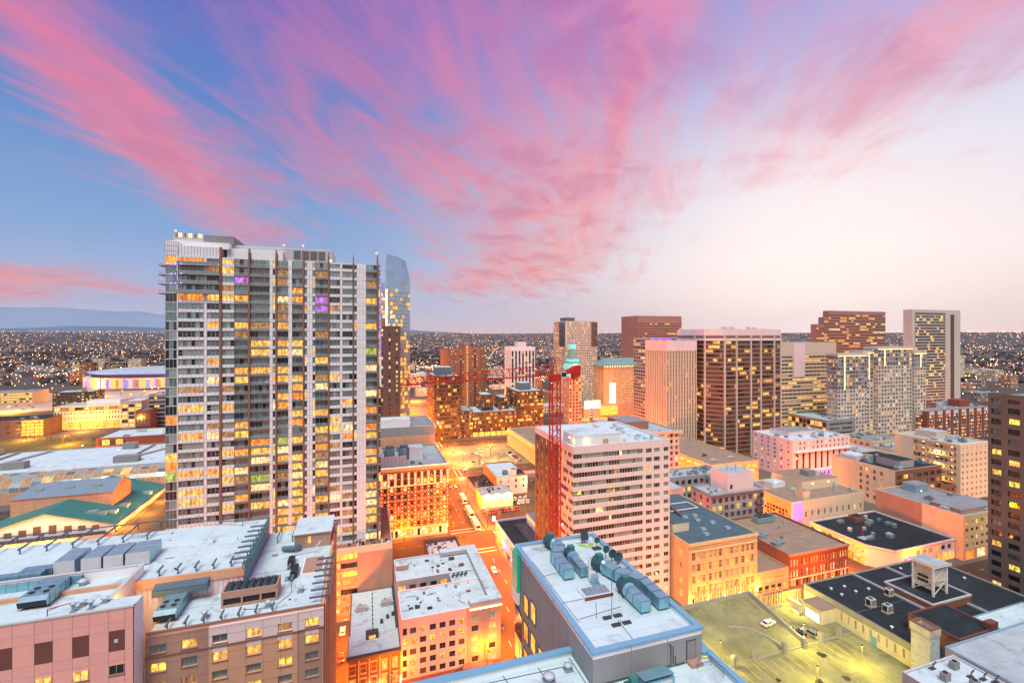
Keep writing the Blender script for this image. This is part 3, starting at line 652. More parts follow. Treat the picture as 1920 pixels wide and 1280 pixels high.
# ------------------------------------------------------------------ tower crane
def crane():
    T = empty('tower_crane', (62.7, 145.7, 0), 'red lattice tower crane with long jib pointing left, beside the striped hotel', 'crane')
    x0, y0, w = 62.7, 145.7, 1.45; zt = 84.0
    m = MB()
    for sx in (-w, w):
        for sy in (-w, w): m.rod((x0+sx, y0+sy, 0), (x0+sx, y0+sy, zt), .25, 'crane_red')
    n = 30
    for k in range(n):
        z, z2 = zt*k/n, zt*(k+1)/n; s = 1 if k % 2 else -1
        for (ax, ay, bx, by) in ((-w, -w, w, -w), (-w, w, w, w), (-w, -w, -w, w), (w, -w, w, w)):
            m.rod((x0+ax, y0+ay, z), (x0+bx, y0+by, z), .13, 'crane_red'); 
            p, q = ((ax, ay), (bx, by)) if s > 0 else ((bx, by), (ax, ay)); m.rod((x0+p[0], y0+p[1], z), (x0+q[0], y0+q[1], z2), .12, 'crane_red')
    m.build('mast', T)
    s = MB(); s.cyl(x0, y0, zt, zt+1.2, 2.2, 'crane_red', 12); s.box(x0-1.6, x0+1.6, y0-1.6, y0+1.6, zt+1.2, zt+2.4, 'crane_red'); s.build('slewing_ring', T)
    c = MB(); c.box(x0+1.7, x0+3.5, y0-1.9, y0-.2, zt+.9, zt+3.3, 'light_metal'); c.box(x0+1.8, x0+3.4, y0-1.96, y0-1.9, zt+1.7, zt+3.1, 'glass_dark'); c.build('cab', T)
    def rot(a, b, z): # along the jib (a), across (b)
        dx, dy = JD; return (x0+dx*a-dy*b, y0+dy*a+dx*b, z)
    tip = Vector((10.5, 129.0)); d = tip-Vector((x0, y0)); Lj = d.length; d.normalize(); JD = (d.x, d.y)
    j = MB(); zb = zt+2.2; nj = 22
    for k in range(nj):
        a, a2 = 1+Lj*k/nj, 1+Lj*(k+1)/nj; h, h2 = 3.4-1.6*k/nj, 3.4-1.6*(k+1)/nj
        for sgn in (-1, 1):
            j.rod(rot(a, .9*sgn, zb), rot(a2, .9*sgn, zb), .17, 'crane_red'); j.rod(rot(a, .9*sgn, zb), rot((a+a2)/2, 0, zb+(h+h2)/2), .11, 'crane_red'); j.rod(rot((a+a2)/2, 0, zb+(h+h2)/2), rot(a2, .9*sgn, zb), .07, 'crane_red')
        j.rod(rot(a, -.9, zb), rot(a, .9, zb), .06, 'crane_red'); j.rod(rot(a, 0, zb+h), rot(a2, 0, zb+h2), .17, 'crane_red')
    j.build('jib', T)
    k = MB(); k.rod(rot(0, -1, zb), rot(0, 0, zb+6), .14, 'crane_red'); k.rod(rot(0, 1, zb), rot(0, 0, zb+6), .14, 'crane_red'); k.rod(rot(0, 0, zb+6), rot(Lj*.55, 0, zb+2.6), .05, 'crane_red'); k.rod(rot(0, 0, zb+6), rot(-11, 0, zb+1.6), .05, 'crane_red'); k.build('apex', T)
    c = MB()
    for sgn in (-1, 1): c.rod(rot(0, .9*sgn, zb), rot(-12, .9*sgn, zb+.4), .14, 'crane_red'); c.rod(rot(0, .9*sgn, zb+1.2), rot(-12, .9*sgn, zb+1.8), .08, 'crane_red')
    for q in range(8): c.rod(rot(-q*1.5, -.9, zb+.05*q), rot(-q*1.5, .9, zb+.05*q), .08, 'crane_red')
    c.build('counter_jib', T)
    cw = MB()
    pr = [(-3.5, zb+.5), (-8.2, zb+.2), (-8.6, zb-1.9), (-11.2, zb-1.0), (-11.6, zb+2.9), (-10.0, zb+2.9)]
    i = len(cw.v); cw.v += [rot(a, -1.0, z) for a, z in pr]+[rot(a, 1.0, z) for a, z in pr]; k_ = cw.mi('crane_red'); n_ = len(pr)
    for q in range(n_): cw.f.append((i+q, i+(q+1) % n_, i+n_+(q+1) % n_, i+n_+q)); cw.m.append(k_)
    cw.f += [tuple(i+q for q in reversed(range(n_))), tuple(i+n_+q for q in range(n_))]; cw.m += [k_, k_]
    cw.build('counterweight', T)
    hk = MB(); p_ = rot(Lj*.42, 0, 0); hk.rod((p_[0], p_[1], zb), (p_[0], p_[1], zb-9), .05, 'black_metal'); hk.box(p_[0]-.4, p_[0]+.4, p_[1]-.3, p_[1]+.3, zb-10, zb-9, 'crane_red'); hk.box(p_[0]-.9, p_[0]+.9, p_[1]-.7, p_[1]+.7, zb-.4, zb, 'crane_red'); hk.build('hoist', T)
    for z, s in ((35, 1), (22, 1)): o = MB(); o.box(x0+w, x0+w+.8, y0-w-.3, y0-w+.3, z, z+.4, 'black_metal'); o.octa(x0+w+.5, y0-w-.4, z-.1, .35, 'bulb_amber'); o.build('work_lamp', T)
crane()
# ------------------------------------------------------------------ downtown, middle distance
OFF = lambda p: palette([('glass_dark', 5), ('glass_mid', 2), ('glass_brown', 2)], [('lit_gold', 4), ('lit_amber', 3), ('lit_pale', 2), ('lit_dim', 2)], p)
BRZ = lambda p: palette([('glass_brown', 6), ('glass_dark', 2)], [('lit_gold', 4), ('lit_amber', 3), ('lit_dim', 2)], p)

# ornate hotel outlined with bulbs, beside the apartment tower
def bulb_hotel():
    B = Bld('bulb_lit_hotel', 'ornate nine storey brick hotel outlined with strings of bulbs on the avenue corner', -2, 39.7, 229, 273, 35.3, 'rust_wall', 'pale_roof', d=.5, faces='F', coping='cream')
    nc = 13; lo, hi = -2, 39.7; cw = (hi-lo)/nc
    pal = palette([('glass_dark', 4), ('glass_brown', 4)], [('lit_gold', 3), ('lit_dim', 2), ('lit_pale', 1)], .24)
    B.fac('F', 5.5, 9, nc, 1, pal, wf=.5, hf=.72, parts=True, frame='cream', pm=0, trans=.5)
    B.fac('F', 9, 26, nc, 5, pal, wf=.5, hf=.66, parts=True, frame='cream', pm=0, trans=.5)
    B.fac('F', 26, 32.5, nc, 2, pal, wf=.5, hf=.74, parts=True, frame='cream', pm=0, trans=.6)
    B.blank('F', 32.5, 35.2); B.blank('F', 4.8, 5.5); 
    B.fac('F', .15, 4.8, 7, 1, [('lit_pale', 3), ('lit_gold', 2), ('glass_dark', 1)], wf=.8, hf=.7, mull=3, wall='cream', frame='black_metal')
    t = MB(); t.box(lo, hi+.8, 228.1, 229, 34.2, 35.4, 'cream'); t.box(lo, hi+.4, 228.5, 229, 33.4, 34.2, 'cream'); t.box(lo, hi+.3, 228.6, 229, 25.6, 26.2, 'cream'); t.box(lo, hi+.3, 228.6, 229, 4.7, 5.4, 'cream')
    for i in range(nc*2): x = lo+(hi-lo)*(i+.5)/(nc*2); t.box(x-.18, x+.18, 228.4, 229, 32.6, 33.4, 'cream')
    for i in range(nc+1):
        x = lo+cw*i; t.box(x-.35, x+.35, 228.75, 229, 26.2, 32.6, 'cream')
        for q in range(3): t.box(x-.5, x+.5, 228.7, 228.75, 27+q*1.9, 27.3+q*1.9, 'cream')
    t.build('cornice', B.root)
    bl = MB()
    for i in range(nc+1):
        x = lo+cw*i
        for j in range(11): bl.octa(x, 228.65, 6.2+j*1.85, .13, 'bulb')
        for q in range(7): bl.octa(x+.3, 228.6, 26.6+q*.9, .1, 'bulb'); bl.octa(x-.3, 228.6, 26.6+q*.9, .1, 'bulb')
    for i in range(90): bl.octa(lo+(hi-lo+.6)*i/89, 228.05, 35.45, .11, 'bulb'); bl.octa(lo+(hi-lo)*i/89, 228.4, 26.25, .08, 'bulb_amber')
    for i in range(nc):
        x = lo+cw*(i+.5)
        for j in range(6): bl.octa(x, 228.7, 8.6+j*3.4, .12, 'bulb_amber')
    bl.build('light_bulbs', B.root, kind='stuff')
    for i in (1, 3, 5, 7):
        o = MB(); x = lo+(hi-lo)*i/7-.1; o.box(x-.2, x+.2, 228.6, 229, 3.6, 4.3, 'bulb'); o.build('wall_lamp', B.root)
    B.box_on_roof(22, 29, 243, 251, 6.2, 'white_panel', 'white_roof'); 
    s = MB(); s.box(2, 20, 236, 236.3, 34.4, 39.0, 'pale_pink'); s.box(2, 20, 236.3, 242, 34.3, 34.9, 'grey_roof')
    for i in range(11): s.box(2+i*1.8-.06, 2+i*1.8+.06, 235.9, 236, 34.4, 39, 'grey_wall')
    s.build('roof_screen', B.root)
    for i in range(3): o = MB(); x = 5+i*7.2; o.cyl(x, 247, 34.4, 40.8, 2.7, 'galvanised', 16); o.cyl(x, 247, 40.8, 41.6, 2.2, 'steel_blue', 16); o.rod((x-2.8, 244.2, 34.4), (x-2.8, 244.2, 39), .12, 'steel_blue'); o.build('cooling_tower', B.root)
    B.clutter(14)
    B.done()
bulb_hotel()

def flat_block(): 
    B = Bld('flat_tan_block', 'windowless tan block with a wide flat grey roof behind the bulb lit hotel', -10, 40.3, 277, 314, 45.4, 'tan_wall', 'grey_roof', faces='F', d=.2, coping='white_panel')
    B.blank('F', .1, 40); B.blank('F', 40, 45.3, m='panel_grey'); B.box_on_roof(6, 26, 281, 291, 4.5, 'white_panel', 'white_roof'); B.clutter(8)
    for i in range(9): o = MB(); x = 2+i*4.3; o.box(x-.1, x+.1, 276.9, 277, 40, 45, 'grey_wall'); o.build('pilaster', B.root)
    B.done()
flat_block()

def brown_slab():
    B = Bld('brown_slab_tower', 'slim dark brown tower with small lit windows between the apartment and glass towers', -6, 24.2, 336, 352, 106.5, 'dark_brown', 'grey_roof', faces='F', d=.25)
    B.fac('F', 6, 105, 6, 30, palette([('glass_dark', 3), ('glass_brown', 3)], [('lit_pale', 3), ('lit_gold', 2)], .5), wf=.22, hf=.5); B.blank('F', .1, 6); B.blank('F', 105, 106.4)
    B.box_on_roof(-2, 14, 339, 349, 6, 'rust_wall', 'grey_roof'); B.done()
brown_slab()

def glass_tower():
    T = empty('blue_glass_tower', (18, 390, 0), 'blue glass skyscraper with a sloping crown and glowing vertical light strips', 'tower')
    # bent plan: a front face and a chamfer turning away to the right; the crown leans
    P = [(-4, 375), (27, 375), (35, 381), (35, 404), (-4, 404)]
    zs = [(0, 0.0), (135, 0.0)]
    w = MB(); w.prism(P, 0, 136, 'glass_blue')
    w.prism([(16, 375.02), (27, 375.02), (35, 381), (35, 403.9), (16, 403.9)], 136, 146, 'glass_blue')
    i = len(w.v); Q = [(16.5, 376), (24.5, 376), (31.5, 381.5), (31.5, 403), (16.5, 403)]
    w.v += [(x, y, 146) for x, y in [(16, 375.02), (27, 375.02), (35, 381), (35, 403.9), (16, 403.9)]] + [(x, y, z) for (x, y), z in zip(Q, (164.5, 163, 160.5, 160, 164))]
    k = w.mi('glass_blue')
    for j in range(5): w.f.append((i+j, i+(j+1) % 5, i+5+(j+1) % 5, i+5+j)); w.m.append(k)
    w.f.append(tuple(range(i+5, i+10))); w.m.append(k)
    w.build('glass_wall', T)
    g = MB()
    for f in range(38):
        z = 6+f*3.45
        g.box(-4, 27, 374.88, 374.98, z, z+.35, 'steel_blue'); 
        for a in range(16):
            if random.random() < (.28 if f < 26 else .42): x = -4+a*1.93; g.quad((x, 374.93, z+.4), (x+1.85, 374.93, z+.4), (x+1.85, 374.93, z+3.3), (x, 374.93, z+3.3), pick([('lit_gold', 3), ('lit_pale', 3), ('lit_dim', 2)]))
        for a in range(5):
            x0, y0 = 27+8*a/5, 375+6*a/5; x1, y1 = 27+8*(a+1)/5, 375+6*(a+1)/5; o = .06
            g.quad((x0+o, y0-o, z), (x1+o, y1-o, z), (x1+o, y1-o, z+.3), (x0+o, y0-o, z+.3), 'steel_blue')
            if random.random() < (.5 if f < 22 else .12): g.quad((x0+o, y0-o, z+.4), (x1+o, y1-o, z+.4), (x1+o, y1-o, z+3.3), (x0+o, y0-o, z+3.3), pick([('lit_amber', 3), ('lit_gold', 3)]))
    for x in range(-4, 28, 2): g.box(x-.05, x+.05, 374.84, 374.9, 4, 136, 'light_metal')
    g.build('curtain_wall_panes', T, kind='stuff')
    for x in (8.2, 16.2): o = MB(); o.box(x-.35, x+.35, 374.4, 374.8, 84, 136, 'strip_warm'); o.build('light_strip', T)
    o = MB(); o.box(2, 15, 378, 398, 136, 142, 'glass_blue'); o.rod((6, 380, 142), (6, 380, 150), .25, 'black_metal'); o.rod((9, 380, 142), (9, 380, 147), .6, 'black_metal'); o.build('roof_plant', T)
glass_tower()

# dark stepped office complex across the car park
def dark_complex():
    T = empty('dark_office_complex', (118, 450, 0), 'stepped black glass office complex with snowy roofs and lit floors across the car park', 'building')
    def vol(u0, u1, v0, v1, z1, rows, cols, p, left=True, pent=None):
        B = Bld('x', '', u0, u1, v0, v1, z1, 'charcoal', 'white_roof', root=T, faces='FL' if left else 'F', d=.3, par=.6)
        pl = palette([('glass_dark', 5), ('glass_brown', 4)], [('lit_gold', 4), ('lit_amber', 3), ('lit_yellow', 1), ('lit_dim', 2)], p)
        B.fac('F', .3, z1-.8, cols, rows, pl, wf=.97, hf=.62, mull=4, run=3, frame='black_metal'); B.blank('F', z1-.8, z1-.1)
        if left: B.fac('L', .3, z1-.8, 5, rows, palette([('glass_brown', 5)], [('lit_orange', 2), ('lit_dim', 2)], .3), wf=.96, hf=.6, mull=2, frame='black_metal', wall='rust_wall' if u0 < 70 else None); B.blank('L', z1-.8, z1-.1)  # first volume: rust left face paints in the orange street light on black walls
        B.done()
        if pent: o = MB(); o.box(*pent, z1-.6, z1+7, 'steel_blue', top='white_roof'); o.build('penthouse', T)
    vol(61.9, 87.3, 430, 480, 61.3, 16, 5, .13, True, (66, 82, 448, 466))
    vol(87.4, 100, 434, 470, 27, 7, 3, .2, False); vol(100.1, 147.4, 438, 476, 24, 6, 9, .30, False); vol(147.5, 175.5, 438, 478, 43, 11, 5, .26, True, (154, 166, 450, 466))
    vol(112, 124, 446, 470, 40, 10, 2, .1, True); vol(132, 142, 450, 472, 36, 9, 2, .15, True)
    o = MB(); o.box(76, 172, 436.5, 437.8, .15, 4.6, 'lit_yellow'); [o.box(76+i*6, 76.6+i*6, 436.2, 438, .15, 5, 'black_metal') for i in range(17)]; o.box(76, 172, 436, 438.2, 4.6, 5.2, 'black_metal'); o.build('street_arcade', T)
dark_complex()

def simple(name, label, u0, u1, v0, v1, z1, wall, roof, cols, rows, p, wf=.6, hf=.5, faces='FL', lcols=None, pal=None, cat='building', core=None, band=None, z00=3.0, topb=1.5, mull=0, run=0, d=.3, clut=5, frame='black_metal', group=None, zoff=.5):
    B = Bld(name, label, u0, u1, v0, v1, z1, wall, roof, faces=faces, d=d, cat=cat, group=group); pl = pal or OFF(p)
    for f in faces:
        c = cols if f == 'F' else (lcols or max(2, int(cols*.6)))
        B.fac(f, z00, z1-topb, c, rows, pl, wf=wf, hf=hf, band=band, mull=mull, run=run, frame=frame, zoff=zoff); B.blank(f, z1-topb, z1-.1); B.blank(f, 0, z00)
    B.clutter(clut); return B
# brick red twin-shaft tower
B = Bld('red_brick_tower', 'red brick high-rise with a bright amber stair strip down its middle', 91.3, 134.3, 520, 548, 84, 'rust_wall', 'grey_roof', faces='F', d=.4)
for a, c, w, n in ((91.3, 101, 'bronze', 4), (101, 104.5, 'rust_wall', 1), (104.5, 107, 'dark_brown', 1), (107, 110, 'rust_wall', 1), (116, 121, 'rust_wall', 2), (121, 124, 'dark_brown', 1), (124, 128, 'rust_wall', 2), (128, 134.3, 'bronze', 3)):
    B.fac('F', 2, 83, n, 26, palette([('glass_dark', 3), ('glass_brown', 4)], LIT, .2), wf=.5, hf=.42, a=a, b=c, wall=w)
B.w.box(110, 116, 518.6, 548, 0, 90, 'rust_wall')
for f in range(28): o = 3+f*3.05; B.g.quad((112.2, 518.55, o), (113.6, 518.55, o), (113.6, 518.55, o+1.7), (112.2, 518.55, o+1.7), 'lit_yellow')
B.w.box(86, 91.3, 524, 546, 0, 83, 'rust_wall'); B.done()
B = Bld('white_ribbed_tower', 'white tower with tall vertical ribs rising beyond the crane jib', 182.6, 216.4, 570, 598, 84.6, 'white_panel', 'white_roof', faces='FL', d=.9)
B.fac('F', 3, 79, 7, 22, palette([('glass_dark', 5), ('glass_brown', 3)], LIT, .12), wf=.55, hf=.8, band='charcoal', sp_d=.6); B.blank('F', 79, 84.5); B.fac('L', 3, 79, 5, 22, OFF(.15), wf=.5, hf=.8, band='charcoal', sp_d=.6); B.blank('L', 79, 84.5); B.blank('F', 0, 3); B.blank('L', 0, 3)
B.box_on_roof(194, 206, 576, 590, 7, 'pale_pink'); B.done()
# tan gridded skyscraper with dark glass corners
B = Bld('tan_grid_tower', 'tan gridded skyscraper with dark glass upper corners behind the clock tower', 256.2, 304.4, 560, 600, 119, 'stone', 'grey_roof', faces='FL', d=.6)
B.fac('F', 3, 84, 18, 23, OFF(.22), wf=.52, hf=.52); B.fac('F', 84, 118, 13, 10, OFF(.2), wf=.52, hf=.52, a=259, b=295); B.fac('F', 84, 118, 1, 10, BRZ(.1), wf=.98, hf=.85, a=295, b=304.4, wall='bronze', mull=5); B.blank('F', 84, 118, 256.2, 259); B.blank('F', 118, 118.9); B.blank('F', 0, 3)
B.fac('L', 3, 84, 10, 23, OFF(.25), wf=.85, hf=.4, wall='beige'); B.fac('L', 84, 118, 1, 10, palette([('glass_dark', 3), ('glass_mid', 2)], LIT, .05), wf=.98, hf=.85, a=560.6, b=580, wall='charcoal', mull=6); B.fac('L', 84, 118, 5, 10, OFF(.2), wf=.85, hf=.4, a=580, b=600, wall='beige'); B.blank('L', 118, 118.9); B.blank('L', 0, 3)
B.w.box(262, 276, 572, 590, 118, 124, 'steel_blue'); B.done()
# clock tower
def clock_tower():
    T = empty('clock_tower', (227, 478, 0), 'slender old brick clock tower with a belfry floodlit in turquoise', 'tower')
    B = Bld('x', '', 219.5, 235.5, 470, 486, 52, 'tan_wall', 'grey_roof', root=T, d=.4, par=.5)
    for f in 'FL': B.fac(f, 2, 51, 4, 13, palette([('glass_brown', 3), ('glass_dark', 2)], LIT, .18), wf=.5, hf=.6); B.blank(f, 51, 51.9); B.blank(f, 0, 2)
    B.done()
    c = MB(); c.box(218.6, 236.4, 469.1, 486.9, 52, 54, 'beige'); c.box(220.5, 234.5, 471, 485, 54, 68, 'tower_cyan_glow'); c.box(219.6, 235.4, 470.1, 485.9, 68, 69.4, 'patina'); c.build('clock_stage', T)
    for q in range(3): o = MB(); x = 222+q*4.2; o.box(x, x+2.6, 470.8, 471, 55.5, 61, 'glass_dark'); o.build('belfry_opening', T)
    o = MB(); n = 20; o.poly([(227.5+2.7*math.cos(6.283*k/n), 470.75, 64.6+2.7*math.sin(6.283*k/n)) for k in range(n)], 'screen_white'); o.box(227.4, 227.6, 470.6, 470.7, 64.5, 66.6, 'black_metal'); o.box(227.5, 229, 470.6, 470.7, 64.5, 64.7, 'black_metal'); o.build('clock_face', T)
    s = MB(); s.box(222, 233, 472.5, 483.5, 69.4, 73, 'tower_cyan_glow')
    i = len(s.v); s.v += [(221.6, 472, 73), (233.4, 472, 73), (233.4, 484, 73), (221.6, 484, 73), (225.2, 475.6, 84), (229.8, 475.6, 84), (229.8, 480.4, 84), (225.2, 480.4, 84)]; k = s.mi('patina')
    for j in range(4): s.f.append((i+j, i+(j+1) % 4, i+4+(j+1) % 4, i+4+j)); s.m.append(k)
    s.box(224.6, 230.4, 475, 481, 84, 89.5, 'tower_cyan_glow'); s.cyl(227.5, 478, 89.5, 94, 2.6, 'patina', 8, .3); s.rod((227.5, 478, 94), (227.5, 478, 99), .18, 'black_metal'); s.build('lantern_and_spire', T)
clock_tower()
# hotel with green hipped roof and glowing screens
def green_hotel():
    B = Bld('green_roof_hotel', 'tan hotel with green hipped roof and huge glowing advertising screens at its foot', 269.4, 330.4, 480, 505, 63, 'buff', 'patina', faces='FL', d=.3, par=0)
    pl = palette([('glass_brown', 4), ('glass_dark', 2), ('glass_curtain', 2)], LIT, .16)
    B.fac('F', 18, 62, 22, 14, pl, wf=.4, hf=.5, a=283, b=322); B.blank('F', 18, 62.9, 269.4, 283); B.blank('F', 18, 62.9, 322, 330.4); B.blank('F', 62, 62.9, 283, 322); B.blank('F', 0, 18); B.fac('L', 18, 62, 6, 14, pl, wf=.4, hf=.5); B.blank('L', 0, 18); B.blank('L', 62, 62.9)
    r = MB(); i = len(r.v); r.v += [(267.5, 478, 63.2), (332, 478, 63.2), (332, 507, 63.2), (267.5, 507, 63.2), (277, 489, 72), (323, 489, 72), (323, 496, 72), (277, 496, 72)]; k = r.mi('patina')
    for j in range(4): r.f.append((i+j, i+(j+1) % 4, i+4+(j+1) % 4, i+4+j)); r.m.append(k)
    r.f.append((i+4, i+5, i+6, i+7)); r.m.append(k); r.f.append((i+3, i+2, i+1, i)); r.m.append(k); r.build('hipped_roof', B.root)
    e = MB()
    for q in range(18): e.octa(270+q*3.4, 477.9, 62.6, .5, 'bulb')
    e.build('eaves_lamps', B.root, kind='stuff')
    for (a, c, z0, z1) in ((277, 284.5, 16, 43),): o = MB(); o.box(a, c, 478.6, 479.4, z0, z1, 'screen_white'); o.box(a-.3, c+.3, 479.4, 479.9, z0-.3, z1+.3, 'black_metal'); o.build('screen', B.root)
    o = MB(); o.box(240, 262, 474, 480, 4, 16, 'buff'); o.box(241, 261, 473.4, 474, 15, 24, 'screen_white'); o.box(262, 284, 473.2, 474, 6, 17, 'lit_yellow'); o.box(240, 330, 474, 480, .1, 4, 'lit_gold'); o.box(262, 331, 474.5, 480, 4, 19, 'tan_wall'); o.build('screen_podium', B.root)
    B.w.box(330.5, 345, 486, 506, 0, 60, 'tan_wall'); B.done()
green_hotel()

# the towers to the right
T1 = simple('plain_brown_tower', 'plain rosy brown office tower, farthest of the cluster right of the green roofed hotel', 348.2, 419.3, 530, 570, 126, 'rose_bronze', 'grey_roof', 18, 34, .16, wf=.94, hf=.42, band='rose_bronze', topb=9, run=4, pal=BRZ(.2), faces='F', clut=0); T1.done()
T2 = simple('purple_topped_tower', 'striped grey office tower with a violet lit crown', 266, 301, 382, 412, 97.4, 'lilac_grey', 'grey_roof', 12, 27, .16, wf=.96, hf=.45, band='panel_grey', run=3, faces='FL')
o = MB(); o.box(266.5, 297, 381.6, 381.95, 94.5, 97, 'lit_violet'); o.build('crown_light', T2.root); T2.done()
B = Bld('pale_ribbed_tower', 'pale office slab with close vertical ribs adjoining the big brown tower', 234.6, 264.5, 315, 345, 95.6, 'beige', 'pale_roof', faces='FL', d=.9)
for f, n in (('F', 11), ('L', 9)):
    B.fac(f, 3, 87, n, 23, BRZ(.07), wf=.42, hf=.86, band='tan_wall', sp_d=.5); B.blank(f, 87, 95.5, m='pale_pink'); B.blank(f, 0, 3)
B.clutter(6); B.done()
def brown_tower():
    T = empty('big_brown_tower', (305, 330, 0), 'broad dark brown glass tower with white vertical fins and lit office floors', 'tower')
    def bay(P0, P1, z0, z1, nf, npn, pal, seg):
        dx, dy = P1[0]-P0[0], P1[1]-P0[1]; Ln = math.hypot(dx, dy); nx, ny = dy/Ln, -dx/Ln
        b = MB(); fh = (z1-z0)/nf
        for f in range(nf):
            z = z0+f*fh; cur = 'glass_brown'; left_ = 0
            for k in range(npn):
                if left_ <= 0: cur = pick(pal); left_ = random.randint(1, 4)
                left_ -= 1
                a = (P0[0]+dx*k/npn+nx*.02, P0[1]+dy*k/npn+ny*.02); c = (P0[0]+dx*(k+1)/npn+nx*.02, P0[1]+dy*(k+1)/npn+ny*.02)
                b.quad((a[0], a[1], z+1.5), (c[0], c[1], z+1.5), (c[0], c[1], z+fh), (a[0], a[1], z+fh), cur)
            b.poly([(P0[0]+nx*.12, P0[1]+ny*.12, z), (P1[0]+nx*.12, P1[1]+ny*.12, z), (P1[0]+nx*.12, P1[1]+ny*.12, z+1.5), (P0[0]+nx*.12, P0[1]+ny*.12, z+1.5)], 'bronze'); b.poly([(P0[0]+nx*.12, P0[1]+ny*.12, z+1.5), (P1[0]+nx*.12, P1[1]+ny*.12, z+1.5), (P1[0], P1[1], z+1.5), (P0[0], P0[1], z+1.5)], 'bronze')
        b.build('window_panes', T, kind='stuff')
    P = [(268.3, 330), (268.3, 311), (279, 300), (338, 300), (348, 310), (348, 345), (268.3, 345)]
    w = MB(); w.prism(P, 0, 95.5, 'bronze'); w.prism([(x+(.6 if x < 300 else -.6)*-1, y-.6) for x, y in P], 95.5, 97, 'white_panel'); w.prism([(x, y) for x, y in P], 97, 99.6, 'rose_bronze'); w.prism([(x-(.5 if x < 300 else -.5), y-.5) for x, y in P], 99.6, 105, 'pale_pink', top='pale_roof'); w.build('wall', T)
    pl = BRZ(.12)
    bay((268.3, 330), (268.3, 311), 1, 95, 26, 10, pl, 1); bay((268.3, 311), (279, 300), 1, 95, 26, 9, pl, 1); bay((279, 300), (338, 300), 1, 95, 26, 34, pl, 1); bay((338, 300), (348, 310), 1, 95, 26, 9, pl, 1)
    for x, y in ((268, 322), (268.6, 310.6), (279, 299.7), (291, 299.7), (306, 299.7), (316.5, 299.7), (331, 299.7), (338.4, 300)):
        o = MB(); o.box(x-.5, x+.5, y-.8, y+.5, 0, 100, 'stone'); o.build('fin', T)
    for k in range(10): o = MB(); x = random.uniform(285, 335); y = random.uniform(310, 335); o.box(x, x+3, y, y+3, 104.9, 105.6+random.random()*1.6, 'pale_pink'); o.build('rooftop_unit', T)
brown_tower()
M1 = simple('banded_office', 'cream banded office block with chamfered corner between brown tower and apartment towers', 372, 444, 330, 360, 92.8, 'beige', 'pale_roof', 14, 22, .3, wf=.97, hf=.45, band='beige', run=4, pal=BRZ(.32), topb=12, faces='FL', lcols=8); M1.w.box(388, 402, 329.2, 331, 60, 92, 'pale_pink'); M1.done()
T = empty('stepped_dark_tower', (615, 450, 0), 'dark rosy office tower with stepped left shoulder on the skyline', 'tower')
for u0, u1, z1 in ((547, 560, 114), (560.1, 568, 123), (568.1, 672.5, 131.4)):
    B = Bld('x', '', u0, u1, 432, 440, z1, 'rose_bronze', 'grey_roof', root=T, faces='FL', d=.3); B.fac('F', 3, z1-4, max(3, int((u1-u0)/4)), 34, palette([('glass_brown', 7)], [('lit_gold', 4), ('lit_pale', 2), ('lit_amber', 2)], .25), wf=.95, hf=.45, run=3); B.blank('F', z1-4, z1-.1); B.blank('L', 0, z1-.1); B.blank('F', 0, 3); B.done()
def residential():
    T = empty('gold_lit_apartment_block', (448, 296, 0), 'pale gridded apartment towers with gold lit cornices in front of the striped slab', 'tower')
    for (u0, u1, v0, v1, z1, zz) in ((392, 428, 290, 300, 84, 52), (428.2, 442, 294, 306, 86, 60), (442.2, 487, 290, 303, 89.5, 72), (487.2, 503, 288, 300, 85, 70)):
        B = Bld('x', '', u0, u1, v0, v1, z1, 'stone', 'pale_roof', root=T, faces='FL', d=.4); n = max(3, int((u1-u0)/3.6)); h = 3.3; r1 = int((zz-3)/h); r2 = int((z1-2-zz)/h)
        pl = palette([('glass_dark', 5), ('glass_mid', 3), ('glass_brown', 2)], LIT, .3)
        for f in 'FL':
            m = n if f == 'F' else 7
            B.fac(f, 3, zz, m, r1, pl, wf=.6, hf=.55); B.fac(f, zz, z1-2, m, r2, palette([('glass_mid', 4), ('glass_brown', 2), ('glass_curtain', 2)], LIT, .25), wf=.85, hf=.66, wall='lilac_grey'); B.blank(f, z1-2, z1-.1); B.blank(f, 0, 3)
        B.w.box(u0-.2, u1+.1, v0-.5, v0+.1, z1-2.8, z1-2.3, 'strip_gold')
        if u0 != 456.2: B.w.box(u0+8, u0+8.5, v0-.4, v0+.1, zz, z1-2.8, 'strip_gold')
        B.done()
residential()
B = simple('grey_banded_slab', 'grey banded slab peeping out behind the striped tower', 653, 704, 470, 500, 130, 'lilac_grey', 'grey_roof', 6, 33, .1, wf=.97, hf=.45, faces='F', topb=8, run=3); B.done()
B = Bld('striped_slab_tower', 'tall slab with close white stripes and bare pale end wall, rightmost skyline tower', 588, 672, 350, 359, 129, 'stone', 'grey_roof', faces='FL', d=.7)
B.fac('F', 3, 126, 1, 37, palette([('glass_dark', 4), ('glass_brown', 4)], [('lit_gold', 4), ('lit_yellow', 3), ('lit_amber', 2)], .12), wf=.985, hf=.7, mull=40, run=4, a=592, b=646, band='stone'); B.blank('F', 3, 128.9, 588, 592); B.blank('F', 3, 128.9, 646, 672); B.blank('F', 126, 128.9, 592, 646); B.blank('F', 0, 3); B.blank('L', 0, 128.9)
B.w.box(654, 660, 349.6, 350.2, 0, 124, 'dark_brown'); B.done()
B = Bld('striped_low_office', 'low grey office with dark bands left of the brick apartments', 372.4, 406, 285, 322, 27.7, 'panel_grey', 'pale_roof', faces='FL', d=.4); B.fac('F', 2, 26, 1, 6, OFF(.05), wf=.8, hf=.4, mull=8, run=3); B.blank('F', 26, 27.6); B.blank('F', 0, 2); B.fac('L', 2, 26, 10, 5, BRZ(.5), wf=.95, hf=.8); B.blank('L', 26, 27.6); B.blank('L', 0, 2); B.clutter(10); B.done()
